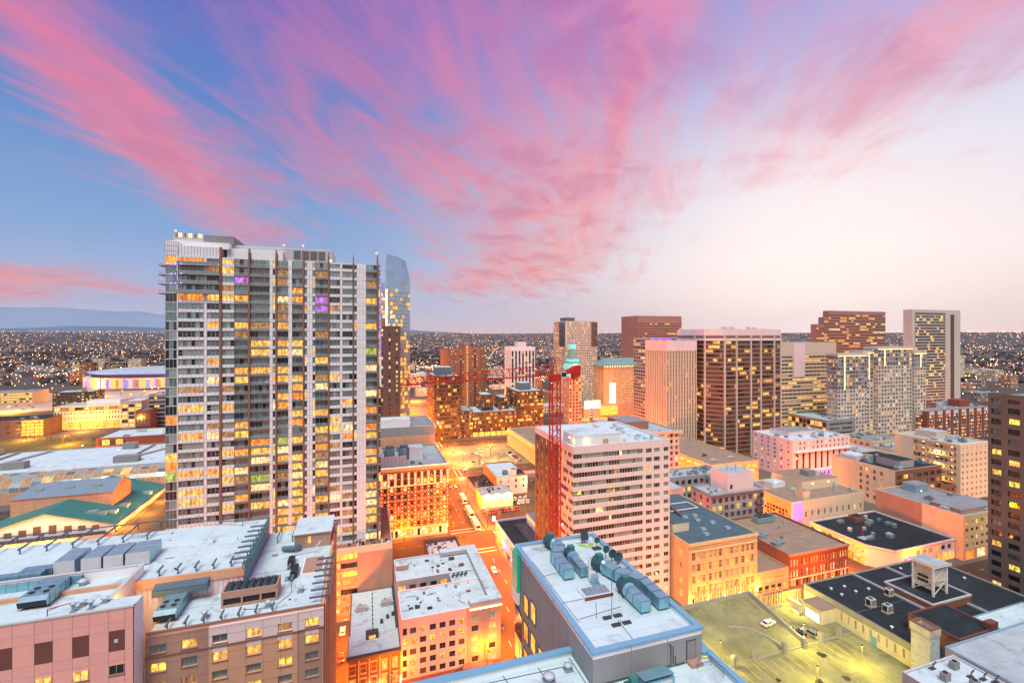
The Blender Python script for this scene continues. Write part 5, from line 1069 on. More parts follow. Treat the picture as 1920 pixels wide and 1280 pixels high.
# ------------------------------------------------------------------ pink and tan hotel in the left foreground
HW = palette([('glass_teal', 5), ('glass_dark', 3), ('glass_mid', 2)], [('lit_yellow', 4), ('lit_gold', 3), ('lit_dim', 2)], .42)
def corner_hotel():
    T = empty('foreground_hotel', (-35, 100, 0), 'pink and tan panelled hotel with white roofs in the left foreground', 'building')
    w = MB()
    # main tan block, its roof and the raised white roof behind
    w.box(-33.4, -7.0, 87.4, 124, 0, 51.4, 'brown_wall'); 
    r = MB(); r.box(-33.4, -7.4, 87.7, 124, 51.4, 51.5, 'white_roof'); r.build('roof', T)
    w.box(-7.4, -7.0, 87.4, 124, 51.4, 52.3, 'tan_wall'); w.box(-33.4, -7.4, 87.4, 87.7, 51.4, 52.1, 'tan_wall'); w.box(-33.5, -6.9, 87.25, 87.75, 52.1, 52.2, 'brown_fin')
    # front skin: tan right half with a pale top storey, brown left half
    fh = 3.0
    def skin(a, c, z0, z1, m, y=87.0): w.box(a, c, y, 87.4, z0, z1, m)
    zt = 51.7
    bayw = [(-33.4, -24.6, 'brown_wall', 'brown_wall', 87.1, [-31.7, -27.4]), (-24.6, -11.2, 'tan_wall', 'pale_pink', 87.0, [-23.0, -18.0, -13.2]), (-11.2, -7.0, 'brown_wall', 'pale_pink', 87.15, [-8.9])]
    for a, c, m, mt, y, cx_ in bayw:
        ww = 2.2
        e = [a]+[q for x in cx_ for q in (x-ww/2, x+ww/2)]+[c]
        for i in range(0, len(e), 2):
            if e[i+1]-e[i] > .05: skin(e[i], e[i+1], 0, zt-3.2, m, y); skin(e[i], e[i+1], zt-3.2, zt, mt, y)
        for x in cx_:
            for f in range(13):
                z = zt-3.2-f*fh
                if z < 12: continue
                mm = mt if f == 0 else m
                skin(x-ww/2, x+ww/2, z-1.25 if f else z-1.1, z+.35, mm if f == 0 else m, y+.002)
                inst('window', window_mesh(ww, 1.4, 'tan_wall', pick(HW), 'F', 1), (x, 87.39, z+.35), T)
                o = MB(); o.box(x-ww/2-.1, x+ww/2+.1, y-.12, y+.1, z+.22, z+.34, 'brown_fin'); o.build('sill', T)
            skin(x-ww/2, x+ww/2, zt-3.2+1.75, zt, mt, y+.002)
        w.box(a, c, y-.14, y, zt-3.45, zt-3.2, 'brown_fin'); w.box(a, c, y-.05, y, zt-.25, zt, mt)
        # panel joints
        for q in range(14): w.box(a, c, y-.012, y, zt-1.6-q*fh, zt-1.56-q*fh, 'brown_fin')
        n = max(2, round((c-a)/2.9))
        for q in range(1, n): x = a+(c-a)*q/n; w.box(x-.02, x+.02, y-.011, y, 0, zt, 'brown_fin')
    # right side of the main block with ribs
    for k in range(9): w.box(-7.0, -6.75, 88+k*4, 89.2+k*4, 0, 52, 'tan_wall')
    # raised roof
    w.box(-95, -22.1, 98.2, 122.5, 40, 55.7, 'pale_pink'); 
    r = MB(); r.box(-95, -22.3, 98.4, 122.3, 55.7, 55.8, 'white_roof'); r.build('raised_roof', T)
    w.box(-95, -21.9, 97.9, 98.4, 54.4, 56.0, 'tan_wall'); w.box(-22.3, -21.9, 98.4, 122.6, 54.4, 56.0, 'teal_metal')
    for q in range(20): x = -39+q*.85; w.box(x-.02, x+.02, 98.16, 98.2, 51.5, 54.4, 'grey_wall')
    w.box(-22.1, -21.95, 98.5, 122.5, 51.5, 54.4, 'steel_blue')
    # pink wing with its blade front
    w.box(-95, -39.1, 87.3, 101.6, 0, 55.2, 'pale_pink'); r = MB(); r.box(-95, -39.5, 87.4, 101.2, 55.2, 55.3, 'white_roof'); r.build('wing_roof', T)
    w.box(-95, -39.1, 101.2, 101.6, 55.2, 57.5, 'white_panel'); w.box(-39.5, -39.1, 87.3, 101.2, 55.2, 57.5, 'white_panel'); w.box(-39.6, -39.0, 87.3, 101.7, 57.5, 57.6, 'light_metal'); w.box(-95, -39.6, 101.1, 101.7, 57.5, 57.6, 'light_metal')
    w.box(-33.75, -33.6, 84, 87.0, 20, 58.8, 'white_panel'); w.box(-95, -33.75, 84.3, 87.3, 20, 58.6, 'white_panel', top='white_roof'); w.box(-95, -33.6, 83.9, 84.3, 58.55, 58.8, 'light_metal')
    # blade front: pink panels, maroon squares, windows
    xs = [-95, -86, -78, -70, -62, -56.5, -52.5, -50.2, -48.1, -45.6, -43.5, -41.2, -39.2, -36.8, -34.8, -33.6]
    zs = [58.55, 56.6, 55.3, 52.2, 50.7, 47.6, 44.6, 41.6, 38.6, 35.6, 32, 28]
    for i in range(len(xs)-1):
        for j in range(len(zs)-1):
            mm = 'pink_wall'
            if i in (7, 9, 11, 13) and j == 2: mm = 'maroon'
            o = MB(); o.box(xs[i]+.02, xs[i+1]-.02, 84.0, 84.3, zs[j+1]+.02, zs[j]-.02, mm); o.build('panel', T)
    w.box(-95, -33.75, 84.1, 84.3, 20, 58.55, 'maroon')
    for i in (7, 9, 11, 13):
        xm = (xs[i]+xs[i+1])/2
        for z in (48.7, 45.7, 42.7, 39.7, 36.7):
            inst('window', window_mesh(1.95, 1.5, 'tan_wall', pick(HW), 'F', 1), (xm, 84.0, z), T)
            o = MB(); o.box(xm-1.05, xm+1.05, 83.85, 84.0, z-.12, z, 'brown_fin'); o.build('sill', T)
    o = MB(); o.box(-36.1, -35.6, 83.9, 83.995, 53.5, 54.0, 'light_metal'); o.build('wall_vent', T)
    w.build('wall', T)
    # lamp on the wing's flank
    o = MB(); o.box(-39.1, -38.7, 89.4, 89.8, 55.6, 56.1, 'bulb'); o.build('wall_lamp', T)
    l = bpy.data.lights.new('wall_light', 'POINT'); l.energy = 1500; l.color = (1, .52, .10); l.shadow_soft_size = .15; q = bpy.data.objects.new('wall_light', l); col.objects.link(q); q.location = (-38.2, 90.5, 54.6); adopt(q, T)
    # stair house at the back right, and a sunk court
    o = MB(); o.box(-15.2, -7.6, 113, 122.5, 51.4, 54.6, 'brown_wall'); o.box(-15.5, -7.3, 112.7, 122.8, 54.6, 54.9, 'brown_wall', top='white_roof'); o.box(-12.4, -11.8, 112.9, 113, 52.6, 54.2, 'lit_gold'); o.build('stair_house', T)
    o = MB(); o.box(-12.3, -8.0, 99.3, 106.6, 51.45, 52.3, 'white_panel'); o.box(-12, -8.3, 99.6, 106.3, 51.5, 52.32, 'brown_wall'); o.build('roof_well', T)
    # drains, patches and loose lines on the membranes
    rnd = random.Random(77)
    spots = [((-92, -24), (99.5, 121), 55.8, 26), ((-92, -41), (88.2, 100.5), 55.3, 14), ((-32, -9), (88.5, 122), 51.5, 26)]
    for (xa, xb), (ya, yb), z, n in spots:
        for k in range(n):
            x, y = rnd.uniform(xa, xb), rnd.uniform(ya, yb); o = MB()
            if z < 52 and x < -22 and y > 97.5: continue
            if z < 52 and -25 < x < -15 and 92 < y < 97: continue
            t_ = rnd.random()
            if t_ < .4: o.box(x, x+rnd.uniform(.6, 1.8), y, y+rnd.uniform(.5, 1.2), z, z+.015, rnd.choice(['pale_roof', 'grey_roof', 'pale_roof'])); o.build('roof_patch', T)
            elif t_ < .7: o.cyl(x, y, z, z+.12, .2, 'charcoal', 8); o.cyl(x, y, z+.12, z+.2, .12, 'black_metal', 8); o.build('roof_drain', T)
            else: o.cyl(x, y, z, z+rnd.uniform(.3, .7), .07, rnd.choice(['light_metal', 'charcoal', 'brick']), 6); o.build('vent_pipe', T)
    o = MB()
    for k in range(9): x = -90+k*8.2; o.box(x, x+.05, 98.6, 122, 55.8, 55.812, 'grey_roof')
    for k in range(7): y = 90+k*4.6; o.box(-23 if y > 97 else -33, -8, y, y+.05, 51.5, 51.512, 'grey_roof')
    o.build('membrane_seams', T, kind='stuff')
    o = MB(); pts = [(-20.5, 91.2), (-17.5, 90.4), (-14.8, 91.4), (-13.2, 94.2), (-13.8, 99)]
    for a, c in zip(pts, pts[1:]): o.rod((*a, 51.55), (*c, 51.55), .05, 'charcoal')
    o.build('loose_cable', T)
    return T
corner_hotel()
# steel trellis brackets round the hotel roofs: each is one welded bracket
brk = {}; bcount = {}
def bracket(x, y, z, L_, ang, lab):
    key = round(L_, 1)
    if key not in brk:
        b = MB(); b.box(-.12, .12, 0, L_, .9, 1.2, 'steel_blue')
        for q in ((.5, L_-.6) if L_ > 4 else (L_*.35,)): b.box(-.09, .09, q, q+.18, 0, .95, 'steel_blue'); b.box(-.2, .2, q-.14, q+.28, 0, .06, 'steel_blue')
        brk[key] = b.mesh('trellis_bracket')
    o = inst('trellis_bracket', brk[key], (x, y, z), None, R(ang)); bcount[lab] = bcount.get(lab, 0)+1; tag(o, ORD[bcount[lab]-1]+' '+lab+(', from the left' if not ang else ', from the front'), 'bracket', lab); return o
for i in range(8): bracket(-75+i*4.3, 117.5, 55.8, 8, 0, 'long steel bracket over the back edge of the raised white roof')
for i in range(5): bracket(-36.0+i*2.9, 98.6, 55.8, 2.6, 0, 'short steel bracket along the front lip of the raised white roof')
for i in range(7): bracket(-21.0, 100+i*2.6, 55.8, 3.6, 90, 'steel bracket standing along the right edge of the raised white roof')
for i in range(7): bracket(-31.0+i*2.6, 87.9, 51.5, 2.2, 0, 'small steel bracket along the front parapet of the tan hotel block')
for i in range(7): bracket(-6.2, 89.5+i*2.5, 51.5, 3.4, 90, 'steel bracket along the right parapet of the tan hotel block')
for i in range(5): bracket(-19.5+i*3.2, 117.5, 51.5, 7.5, 0, 'long steel bracket beside the stair house on the tan roof')
for (a, b_, lab) in (((-76, 125.4, 56.95), (-44, 125.4, 56.95), 'long steel rail tying the back brackets of the raised roof'), ((-21.05, 99, 56.95), (-21.05, 117, 56.95), 'steel rail tying the right brackets of the raised roof'), ((-6.25, 89, 52.65), (-6.25, 106, 52.65), 'steel rail tying the right parapet brackets'), ((-20, 124.9, 52.65), (-6, 124.9, 52.65), 'steel rail behind the stair house'),
                   ((-22, 97.2, 57.0), (-21.0, 99.5, 57.0), 'short corner brace of the raised roof trellis'), ((-44, 125.4, 56.95), (-27, 119.5, 56.95), 'slanting steel rail at the back corner of the raised roof'), ((-86, 117, 56.9), (-76, 125.4, 56.95), 'slanting steel rail at the far left of the raised roof')):
    o = MB(); o.rod(a, b_, .14, 'steel_blue'); o.rod((a[0], a[1], a[2]-1.1), a, .07, 'steel_blue'); o.rod((b_[0], b_[1], b_[2]-1.1), b_, .07, 'steel_blue'); tag(o.build('trellis_rail'), lab, 'rail', 'steel trellis rails on the hotel roof')
def seg_box(b, x0, x1, y0, y1, z0, z1, m, axis, step, seam='steel_blue'):
    b.box(x0, x1, y0, y1, z0, z1, m)
    n = max(1, int(((x1-x0) if axis == 'x' else (y1-y0))/step))
    for q in range(n+1):
        if axis == 'x': x = x0+(x1-x0)*q/n; b.box(x-.03, x+.03, y0-.025, y1+.025, z0, z1+.025, seam)
        else: y = y0+(y1-y0)*q/n; b.box(x0-.025, x1+.025, y-.03, y+.03, z0, z1+.025, seam)
def packaged_unit(x0, x1, y0, y1, z, h, lab):
    T = empty('air_handler', ((x0+x1)/2, (y0+y1)/2, z), lab, 'air unit', 'packaged air handlers on the hotel roof')
    b = MB(); seg_box(b, x0, x1, y0, y1, z+.35, z+h, 'duct_steel', 'y', 1.3); b.build('housing', T)
    b = MB(); b.poly([(x0, y0, z+h), (x1, y0, z+h), (x1, y0-.9, z+h-.55), (x0, y0-.9, z+h-.55)], 'galvanised'); b.poly([(x0, y0, z+.5), (x0, y0, z+h), (x0, y0-.9, z+h-.55), (x0, y0-.6, z+.5)], 'galvanised'); b.poly([(x1, y0-.6, z+.5), (x1, y0-.9, z+h-.55), (x1, y0, z+h), (x1, y0, z+.5)], 'galvanised'); b.poly([(x0, y0-.6, z+.5), (x0, y0-.9, z+h-.55), (x1, y0-.9, z+h-.55), (x1, y0-.6, z+.5)], 'black_metal'); b.build('intake_hood', T)
    b = MB(); [b.cyl(x0+(x1-x0)*(.25+.5*q), y0+1.0+p*1.4, z+h, z+h+.12, .42, 'black_metal', 10) for q in (0, 1) for p in (0, 1)]; b.build('fan', T)
    b = MB(); b.box(x0+.2, x1-.2, y0+.2, y1-.2, z, z+.35, 'black_metal'); b.box(x0-.3, x1+.3, y0-.2, y0, z, z+.12, 'brown_wall'); b.build('curb', T)
packaged_unit(-53.4, -49.6, 95.0, 100.6, 55.3, 2.1, 'ribbed blue grey air handler on the pink wing roof')
packaged_unit(-33.7, -30.5, 91.4, 97.2, 51.5, 2.1, 'ribbed blue grey air handler beside the lamp lit corner of the tan roof')
for i, (a, c) in enumerate(((-54.3, -51.2), (-50.2, -47.2), (-46.8, -43.8), (-43.4, -39.6))):
    b = MB(); seg_box(b, a, c, 105, 110.5, 56.0, 58.4, 'galvanised', 'y', 2.6, 'light_metal'); b.box(a+.2, c-.2, 104.93, 105, 56.4, 58.0, 'light_metal'); b.box(a+.3, c-.3, 105.3, 110.2, 55.8, 56.0, 'black_metal')
    tag(b.build('air_plant_box'), ['leftmost', 'second', 'third', 'rightmost'][i]+' of four grey plant boxes lined up on the raised white roof', 'air unit', 'grey plant boxes')
b = MB(); seg_box(b, -92, -55, 103, 104.6, 56.2, 57.6, 'duct_steel', 'x', 1.5); seg_box(b, -59, -54.4, 104.6, 106.4, 56.2, 57.6, 'duct_steel', 'y', .9); tag(b.build('air_duct'), 'long ribbed blue grey duct running left behind the pink wing parapet', 'duct')
b = MB(); seg_box(b, -60, -48.0, 100.7, 101.15, 55.8, 57.2, 'duct_steel', 'x', 1.4); tag(b.build('air_duct'), 'short ribbed duct against the pink wing parapet', 'duct')
b = MB(); b.poly([(-36, 96.3, 54.6), (-27.5, 96.3, 54.6), (-27.5, 98.1, 55.2), (-36, 98.1, 55.2)], 'steel_blue'); b.box(-36, -27.5, 96.3, 98.1, 53.4, 54.5, 'steel_blue'); tag(b.build('duct_hood'), 'dark sheet metal hood against the wall above the second air handler', 'duct')
def chiller():
    T = empty('roof_chiller', (-19.8, 94.5, 51.5), 'tan framed chiller with two rows of black fans on the tan hotel roof', 'chiller')
    b = MB(); b.box(-24.3, -15.3, 92.6, 96.4, 51.5, 51.9, 'brown_wall'); b.box(-24.3, -15.3, 92.6, 92.9, 53.1, 54.3, 'brown_wall'); b.box(-24.3, -15.3, 96.1, 96.4, 51.9, 54.3, 'brown_wall'); b.box(-24.3, -24.0, 92.9, 96.1, 51.9, 54.3, 'brown_wall'); b.box(-15.6, -15.3, 92.9, 96.1, 51.9, 54.3, 'brown_wall')
    for x in (-24.3, -21.2, -18.2, -15.6): b.box(x, x+.3, 92.58, 92.88, 51.9, 53.1, 'brown_wall')
    b.box(-24.0, -15.6, 92.95, 96.1, 51.9, 54.0, 'black_metal'); b.build('frame', T)
    for i in range(7):
        for j in range(2): o = MB(); x, y = -23.3+i*1.17, 93.6+j*1.6; o.cyl(x, y, 54.0, 54.65, .56, 'steel_blue', 14, top='black_metal'); o.cyl(x, y, 54.65, 54.7, .2, 'steel_blue', 8); o.build('fan', T)
chiller()
def vent(x, y, z, h, r, lab, grp='roof vents'):
    b = MB(); b.cyl(x, y, z, z+h*.7, r, 'galvanised', 10); b.cyl(x, y, z+h*.7, z+h*.8, r*1.6, 'galvanised', 12); b.cyl(x, y, z+h*.8, z+h, r*1.3, 'light_metal', 12, r*.5); b.box(x-r*1.6, x+r*1.6, y-r*1.6, y+r*1.6, z, z+.12, 'grey_roof'); return tag(b.build('roof_vent'), lab, 'vent', grp)
for (x, y, h, r), w_ in zip(((-41.6, 85.1, 1.5, .26), (-41.2, 86.6, .9, .34), (-39.5, 85.2, 1.4, .26), (-38.4, 86.6, .9, .32), (-47.6, 100.0, 1.6, .5)), ('slim capped vent nearest the red davit arm', 'squat vent between the two slim ones', 'slim capped vent right of the squat one', 'squat vent nearest the white side wall', 'capped vent at the back parapet')): vent(x, y, 58.6 if y < 88 else 55.3, h, r, w_+' on the pink wing roof', 'vents on the pink wing')
for (x, y, h), w_ in zip(((-26.2, 90.6, 1.3), (-16.5, 90.8, 1.2), (-11.6, 94.2, 1.2), (-14.6, 99.5, 1.2)), ('left of the chiller', 'in front of the chiller', 'at the right parapet', 'behind the chiller')): vent(x, y, 51.5, h, .35, 'small mushroom vent on the tan hotel roof, '+w_, 'vents on the tan hotel roof')
b = MB(); b.rod((-44.6, 84.9, 58.6), (-44.6, 84.9, 59.6), .07, 'red_brick'); b.rod((-44.6, 84.9, 59.6), (-41.9, 85.2, 59.9), .07, 'red_brick'); b.rod((-44.6, 84.9, 59.3), (-43.4, 85.0, 59.7), .05, 'red_brick'); tag(b.build('davit_arm'), 'red davit arm at the front edge of the pink wing roof', 'davit')
for (x, y, l) in ((-13.6, 103, 3.4), (-14.8, 107, 2.4)):
    b = MB(); b.box(x-.6, x+.6, y-l, y, 51.7, 52.9, 'black_metal'); b.box(x-.5, x+.5, y, y+.9, 51.6, 52.5, 'steel_blue'); b.rod((x, y-l, 52.3), (x-.3, y-l-1, 51.7), .3, 'steel_blue', 8); tag(b.build('exhaust_fan'), 'black exhaust fan housing on the tan hotel roof, %s' % ('nearer' if l > 3 else 'farther'), 'fan', 'exhaust fans on the tan roof')
b = MB(); b.cyl(-14.2, 111.4, 51.9, 53.1, .7, 'steel_blue', 12); b.rod((-17.5, 112.5, 52.3), (-14.2, 111.4, 52.5), .55, 'steel_blue', 10); b.rod((-15.5, 109.8, 51.8), (-10.4, 110.4, 52.6), .16, 'light_metal', 6); b.rod((-10.4, 110.4, 52.6), (-9.6, 111.5, 53.4), .16, 'light_metal', 6); tag(b.build('roof_blower'), 'teal blower with pipework in front of the stair house', 'fan')

# ------------------------------------------------------------------ the near roof with the ducts
def near_roof():
    T = empty('duct_roof_building', (29.2, 55, 0), 'grey panelled building with ducts on its white roof and bright blue coping, near centre', 'building')
    u0, u1, v0, v1, zt = 22.4, 36.0, 42.1, 67.6, 67.3
    w = MB(); w.box(u0, u1, v0, v1, 0, 66.5, 'panel_grey')
    for a, c, d_, e in ((u0, u1, v0, v0+.5), (u0, u1, v1-.5, v1), (u0, u0+.5, v0+.5, v1-.5), (u1-.5, u1, v0+.5, v1-.5)): w.box(a, c, d_, e, 66.5, 67.05, 'white_panel')
    for q in range(1, 12): y = v0+(v1-v0)*q/12; w.box(u0-.015, u0, y-.03, y+.03, 0, 67, 'grey_wall')
    for q in (1, 2): x = u0+(u1-u0)*q/3; w.box(x-.03, x+.03, v0-.015, v0, 60, 67, 'grey_wall')
    w.build('wall', T)
    c = MB()
    for a, cc, d_, e in ((u0-.15, u1+.15, v0-.15, v0+.55), (u0-.15, u1+.15, v1-.55, v1+.15), (u0-.15, u0+.55, v0+.55, v1-.55), (u1-.55, u1+.15, v0+.55, v1-.55)): c.box(a, cc, d_, e, 67.05, 67.3, 'blue_coping')
    c.build('coping', T)
    r = MB(); r.box(u0+.5, u1-.5, v0+.5, v1-.5, 66.5, 66.6, 'white_roof'); r.build('roof', T)
    sm = MB()
    for (a, b_) in (((23, 52, 66.605), (30, 52.2, 66.605)), ((26, 48, 66.605), (27.5, 51, 66.605)), ((23, 58.5, 66.605), (26, 59, 66.605)), ((23.5, 63, 66.605), (23.7, 48, 66.605)), ((24, 48.5, 66.605), (30, 49.2, 66.605)), ((28, 43.2, 66.605), (28.2, 47, 66.605))): sm.rod(a, b_, .045, 'charcoal')
    sm.build('roof_seams', T, kind='stuff')
    for (y, z) in ((62.6, 59.3), (59.6, 59.9), (62.6, 55.3), (59.6, 55.5), (62.6, 51.3), (59.6, 51.3), (56.6, 55.4), (56.6, 51.2), (62.6, 47.2), (59.6, 47.2), (62.6, 43), (59.6, 43)):
        o = MB(); g = pick([('lit_orange', 3), ('lit_amber', 3), ('glass_dark', 1)]); o.quad((u0-.02, y+1, z), (u0-.02, y-1, z), (u0-.02, y-1, z+2.6), (u0-.02, y+1, z+2.6), g)
        for a, c_ in ((y-1.05, y-.95), (y+.95, y+1.05)): o.box(u0-.1, u0, a, c_, z-.05, z+2.65, 'charcoal')
        o.box(u0-.1, u0, y-.95, y+.95, z-.05, z+.03, 'charcoal'); o.box(u0-.1, u0, y-.95, y+.95, z+2.57, z+2.65, 'charcoal'); o.build('window', T)
    # green banner and glazed corner at the far end
    o = MB(); o.box(u0-.55, u0-.1, 65.2, 67.7, 61.0, 66.8, 'screen_green'); o.box(u0-.56, u0-.1, 65.2, 67.7, 59.2, 61.0, 'white_panel'); o.build('banner', T)
    o = MB()
    for f in range(14): z = 57.8-f*4; o.quad((u0-.06, 67.6, z-3.7), (u0-.06, 64.6, z-3.7), (u0-.06, 64.6, z), (u0-.06, 67.6, z), pick([('glass_mid', 3), ('glass_dark', 2), ('lit_orange', 2), ('lit_amber', 2)])); o.box(u0-.12, u0, 64.6, 67.6, z, z+.3, 'charcoal')
    o.build('corner_glazing', T)
    d = MB(); d.box(34.0, 35.1, 42.0, 42.1, 63.8, 66.0, 'grey_wall'); d.box(33.9, 35.2, 42.05, 42.098, 63.75, 66.1, 'charcoal'); d.build('door', T)
    d = MB(); d.box(33.9, 35.4, 41.1, 42.05, 63.65, 64.0, 'brown_wall'); d.build('door_step', T)
    d = MB(); [d.rod((x, 41.95, 63.8), (x, 41.95, z), .05, 'charcoal') for x, z in ((31.8, 66.2), (32.1, 66.0), (32.4, 64.9))]; d.rod((31.8, 41.95, 66.2), (31.6, 41.95, 66.3), .06, 'charcoal'); d.rod((32.4, 41.95, 63.9), (33.6, 41.95, 63.9), .05, 'charcoal'); d.rod((22.6, 41.95, 63.9), (31.8, 41.95, 64.0), .05, 'charcoal'); d.build('conduit', T)
    # lower roof in front
    lo = MB(); lo.box(-8, 37.2, 30, 42.0, 40, 63.55, 'panel_grey'); lo.box(-8, 22.3, 42.0, 47.5, 40, 63.55, 'panel_grey'); lo.build('lower_wall', T)
    r = MB(); r.box(-7.6, 36.8, 30.4, 42.05, 63.55, 63.65, 'white_roof'); r.box(-7.6, 22.35, 42.05, 47.1, 63.55, 63.65, 'white_roof'); r.build('lower_roof', T)
    c = MB(); c.box(-8.1, 22.35, 46.9, 47.6, 64.1, 64.4, 'blue_coping'); c.box(-8, 22.35, 47.1, 47.5, 63.5, 64.1, 'white_panel'); c.box(36.6, 37.3, 30, 42.05, 64.1, 64.4, 'blue_coping'); c.box(36.8, 37.2, 30, 42.05, 63.5, 64.1, 'white_panel'); c.box(36.1, 37.3, 42.0, 52, 64.0, 64.4, 'blue_coping'); c.build('lower_coping', T)
    o = MB()
    for (a, b_) in (((12, 46, 63.66), (21.5, 45.7, 63.66)), ((14, 46.5, 63.66), (15, 41, 63.66)), ((18, 46.5, 63.66), (18.6, 40, 63.66)), ((21.9, 46.8, 63.66), (22.0, 38, 63.66))): o.rod(a, b_, .05, 'charcoal')
    o.build('lower_roof_seams', T, kind='stuff')
near_roof()
def duct_path(name, pts, wd, ht, lab, m='duct_steel'):
    b = MB(); prev = None; k = b.mi(m); ks = b.mi('steel_blue')
    P = [Vector(p) for p in pts]; rings = []
    for i, p in enumerate(P):
        d = (P[min(i+1, len(P)-1)]-P[max(i-1, 0)]); d.z = 0; d.normalize(); n = Vector((-d.y, d.x, 0)); j = len(b.v)
        for s, z in ((-1, 0), (1, 0), (1, ht), (-1, ht)): b.v.append(tuple(p+n*s*wd/2+Vector((0, 0, z))))
        rings.append(j)
    for a, c in zip(rings, rings[1:]):
        for q in range(4): b.f.append((a+q, a+(q+1) % 4, c+(q+1) % 4, c+q)); b.m.append(k)
    b.f.append(tuple(rings[0]+q for q in (3, 2, 1, 0))); b.m.append(k); b.f.append(tuple(rings[-1]+q for q in range(4))); b.m.append(k)
    # standing seams
    for a, c in zip(P, P[1:]):
        L_ = (c-a).length; d = (c-a).normalized(); n = Vector((-d.y, d.x, 0)); ns = max(1, int(L_/1.3))
        for q in range(ns+1):
            p = a+d*L_*q/ns
            b.rod(p+n*(wd/2+.02), p+n*(wd/2+.02)+Vector((0, 0, ht+.03)), .022, 'steel_blue'); b.rod(p-n*(wd/2+.02), p-n*(wd/2+.02)+Vector((0, 0, ht+.03)), .035, 'steel_blue'); b.rod(p+n*(wd/2+.02)+Vector((0, 0, ht+.02)), p-n*(wd/2+.02)+Vector((0, 0, ht+.02)), .035, 'steel_blue')
        for q in range(max(1, int(L_/2.5))): p = a+d*L_*(q+.5)/max(1, int(L_/2.5)); b.box(p.x-.5, p.x+.5, p.y-.08, p.y+.08, 66.6, p.z, 'black_metal')
    return tag(b.build(name), lab, 'duct')
def fan(x, y, ang, lab):
    T = empty('roof_fan', (x, y, 66.6), lab, 'fan', 'drum fans on the ducted roof')
    a = R(ang); d = Vector((math.cos(a), math.sin(a), 0)); p = Vector((x, y, 67.65))
    b = MB(); b.rod(p-d*.85, p+d*.85, .88, 'fan_dark', 16); b.rod(p+d*.85, p+d*1.25, .95, 'galvanised', 16, .8); b.build('drum', T)
    b = MB(); b.box(x-.42, x+.42, y-.42, y+.42, 68.4, 69.0, 'teal_metal'); b.build('motor_box', T)
    b = MB(); [b.rod((x+sx*.7, y+sy*.5, 66.6), (x+sx*.6, y+sy*.5, 67.2), .06, 'black_metal') for sx in (-1, 1) for sy in (-1, 1)]; b.build('stand', T)
fan(27.7, 66.0, -70, 'dark drum fan at the far end of the bent roof duct'); fan(28.9, 61.2, -95, 'dark drum fan feeding the short straight duct'); fan(31.6, 57.6, -65, 'dark drum fan with dishes behind it, feeding the long duct'); fan(31.9, 51.3, -90, 'dark drum fan nearest the viewer on the ducted roof')
duct_path('roof_duct', [(28.1, 65.0, 66.9), (28.2, 63.4, 66.9), (26.6, 61.6, 66.9), (26.4, 56.5, 66.9)], 1.45, 1.3, 'bent blue steel duct on the left of the near roof')
duct_path('roof_duct', [(28.8, 60.2, 66.9), (28.7, 56.4, 66.9)], 1.15, 1.2, 'short straight steel duct beside the bent one')
duct_path('roof_duct', [(32.0, 56.6, 66.9), (32.6, 54.4, 67.0), (34.4, 51.0, 67.1), (34.5, 46.8, 66.9)], 1.5, 1.35, 'long cranked steel duct along the right of the near roof')
duct_path('roof_duct', [(31.95, 50.3, 66.9), (32.0, 46.9, 66.9)], 1.35, 1.25, 'short fat steel duct nearest the viewer')
b = MB(); b.box(26.4, 30.2, 51.6, 53.6, 66.6, 67.0, 'white_panel'); b.box(26.3, 30.3, 51.5, 51.62, 66.6, 67.0, 'maroon'); b.box(26.6, 30.0, 51.8, 53.4, 67.0, 67.15, 'galvanised'); [b.box(26.9+q*.75, 27.3+q*.75, 52, 53.2, 67.15, 67.2, 'grey_roof') for q in range(4)]; tag(b.build('smoke_hatch'), 'low rectangular smoke hatch with dark red edge on the ducted roof', 'hatch')
b = MB(); b.cyl(29.4, 54.8, 66.6, 67.7, .5, 'galvanised', 14); b.box(28.8, 30, 54.2, 55.4, 66.6, 66.8, 'galvanised'); b.cyl(28.9, 55.6, 66.6, 69.6, .09, 'light_metal', 8); tag(b.build('flue'), 'stubby galvanised flue beside a thin pipe between the ducts', 'flue')
def ballast_mast(x, y, h, lab):
    T = empty('antenna_mast', (x, y, 66.6), lab, 'antenna'); b = MB(); b.rod((x, y, 66.6), (x, y, 66.6+h), .04, 'charcoal'); b.build('mast', T)
    for sx in (-1, 1):
        for q in range(3): o = MB(); xx = x+sx*(.35+q*.36); o.box(xx-.15, xx+.15, y-.4, y+.1, 66.6, 66.78, 'charcoal'); o.build('ballast_block', T)
ballast_mast(27.9, 47.8, 5.2, 'tall thin antenna mast on ballast blocks on the ducted roof'); ballast_mast(28.2, 46.3, .5, 'ballast blocks and stub mast nearest the roof front')
T = empty('solar_panel_stand', (33.3, 65.8, 66.6), 'small tilted solar panel on a stand with lime green ballast bags', 'solar panel'); b = MB(); b.poly([(32.8, 65.6, 67.3), (34.0, 65.4, 67.3), (34.1, 66.0, 68.7), (32.9, 66.2, 68.7)], 'glass_dark'); b.poly([(32.8, 65.65, 67.3), (32.9, 66.25, 68.7), (34.1, 66.05, 68.7), (34.0, 65.45, 67.3)], 'black_metal'); b.build('panel', T)
b = MB(); b.rod((33.0, 65.8, 66.6), (33.2, 65.9, 68), .05, 'black_metal'); b.rod((33.8, 66.3, 66.6), (33.5, 65.9, 68), .05, 'black_metal'); b.rod((32.0, 66.2, 66.9), (33.4, 65.9, 67.0), .1, 'white_panel', 6); b.build('stand', T)
mat('lime_bag', (.45, .60, .06), .7)
for q, (x, y) in enumerate(((33.0, 64.9), (33.9, 64.6), (34.3, 65.2), (32.6, 65.3))): b = MB(); b.box(x-.3, x+.3, y-.2, y+.2, 66.6, 66.82, 'lime_bag'); b.build('ballast_bag', T)
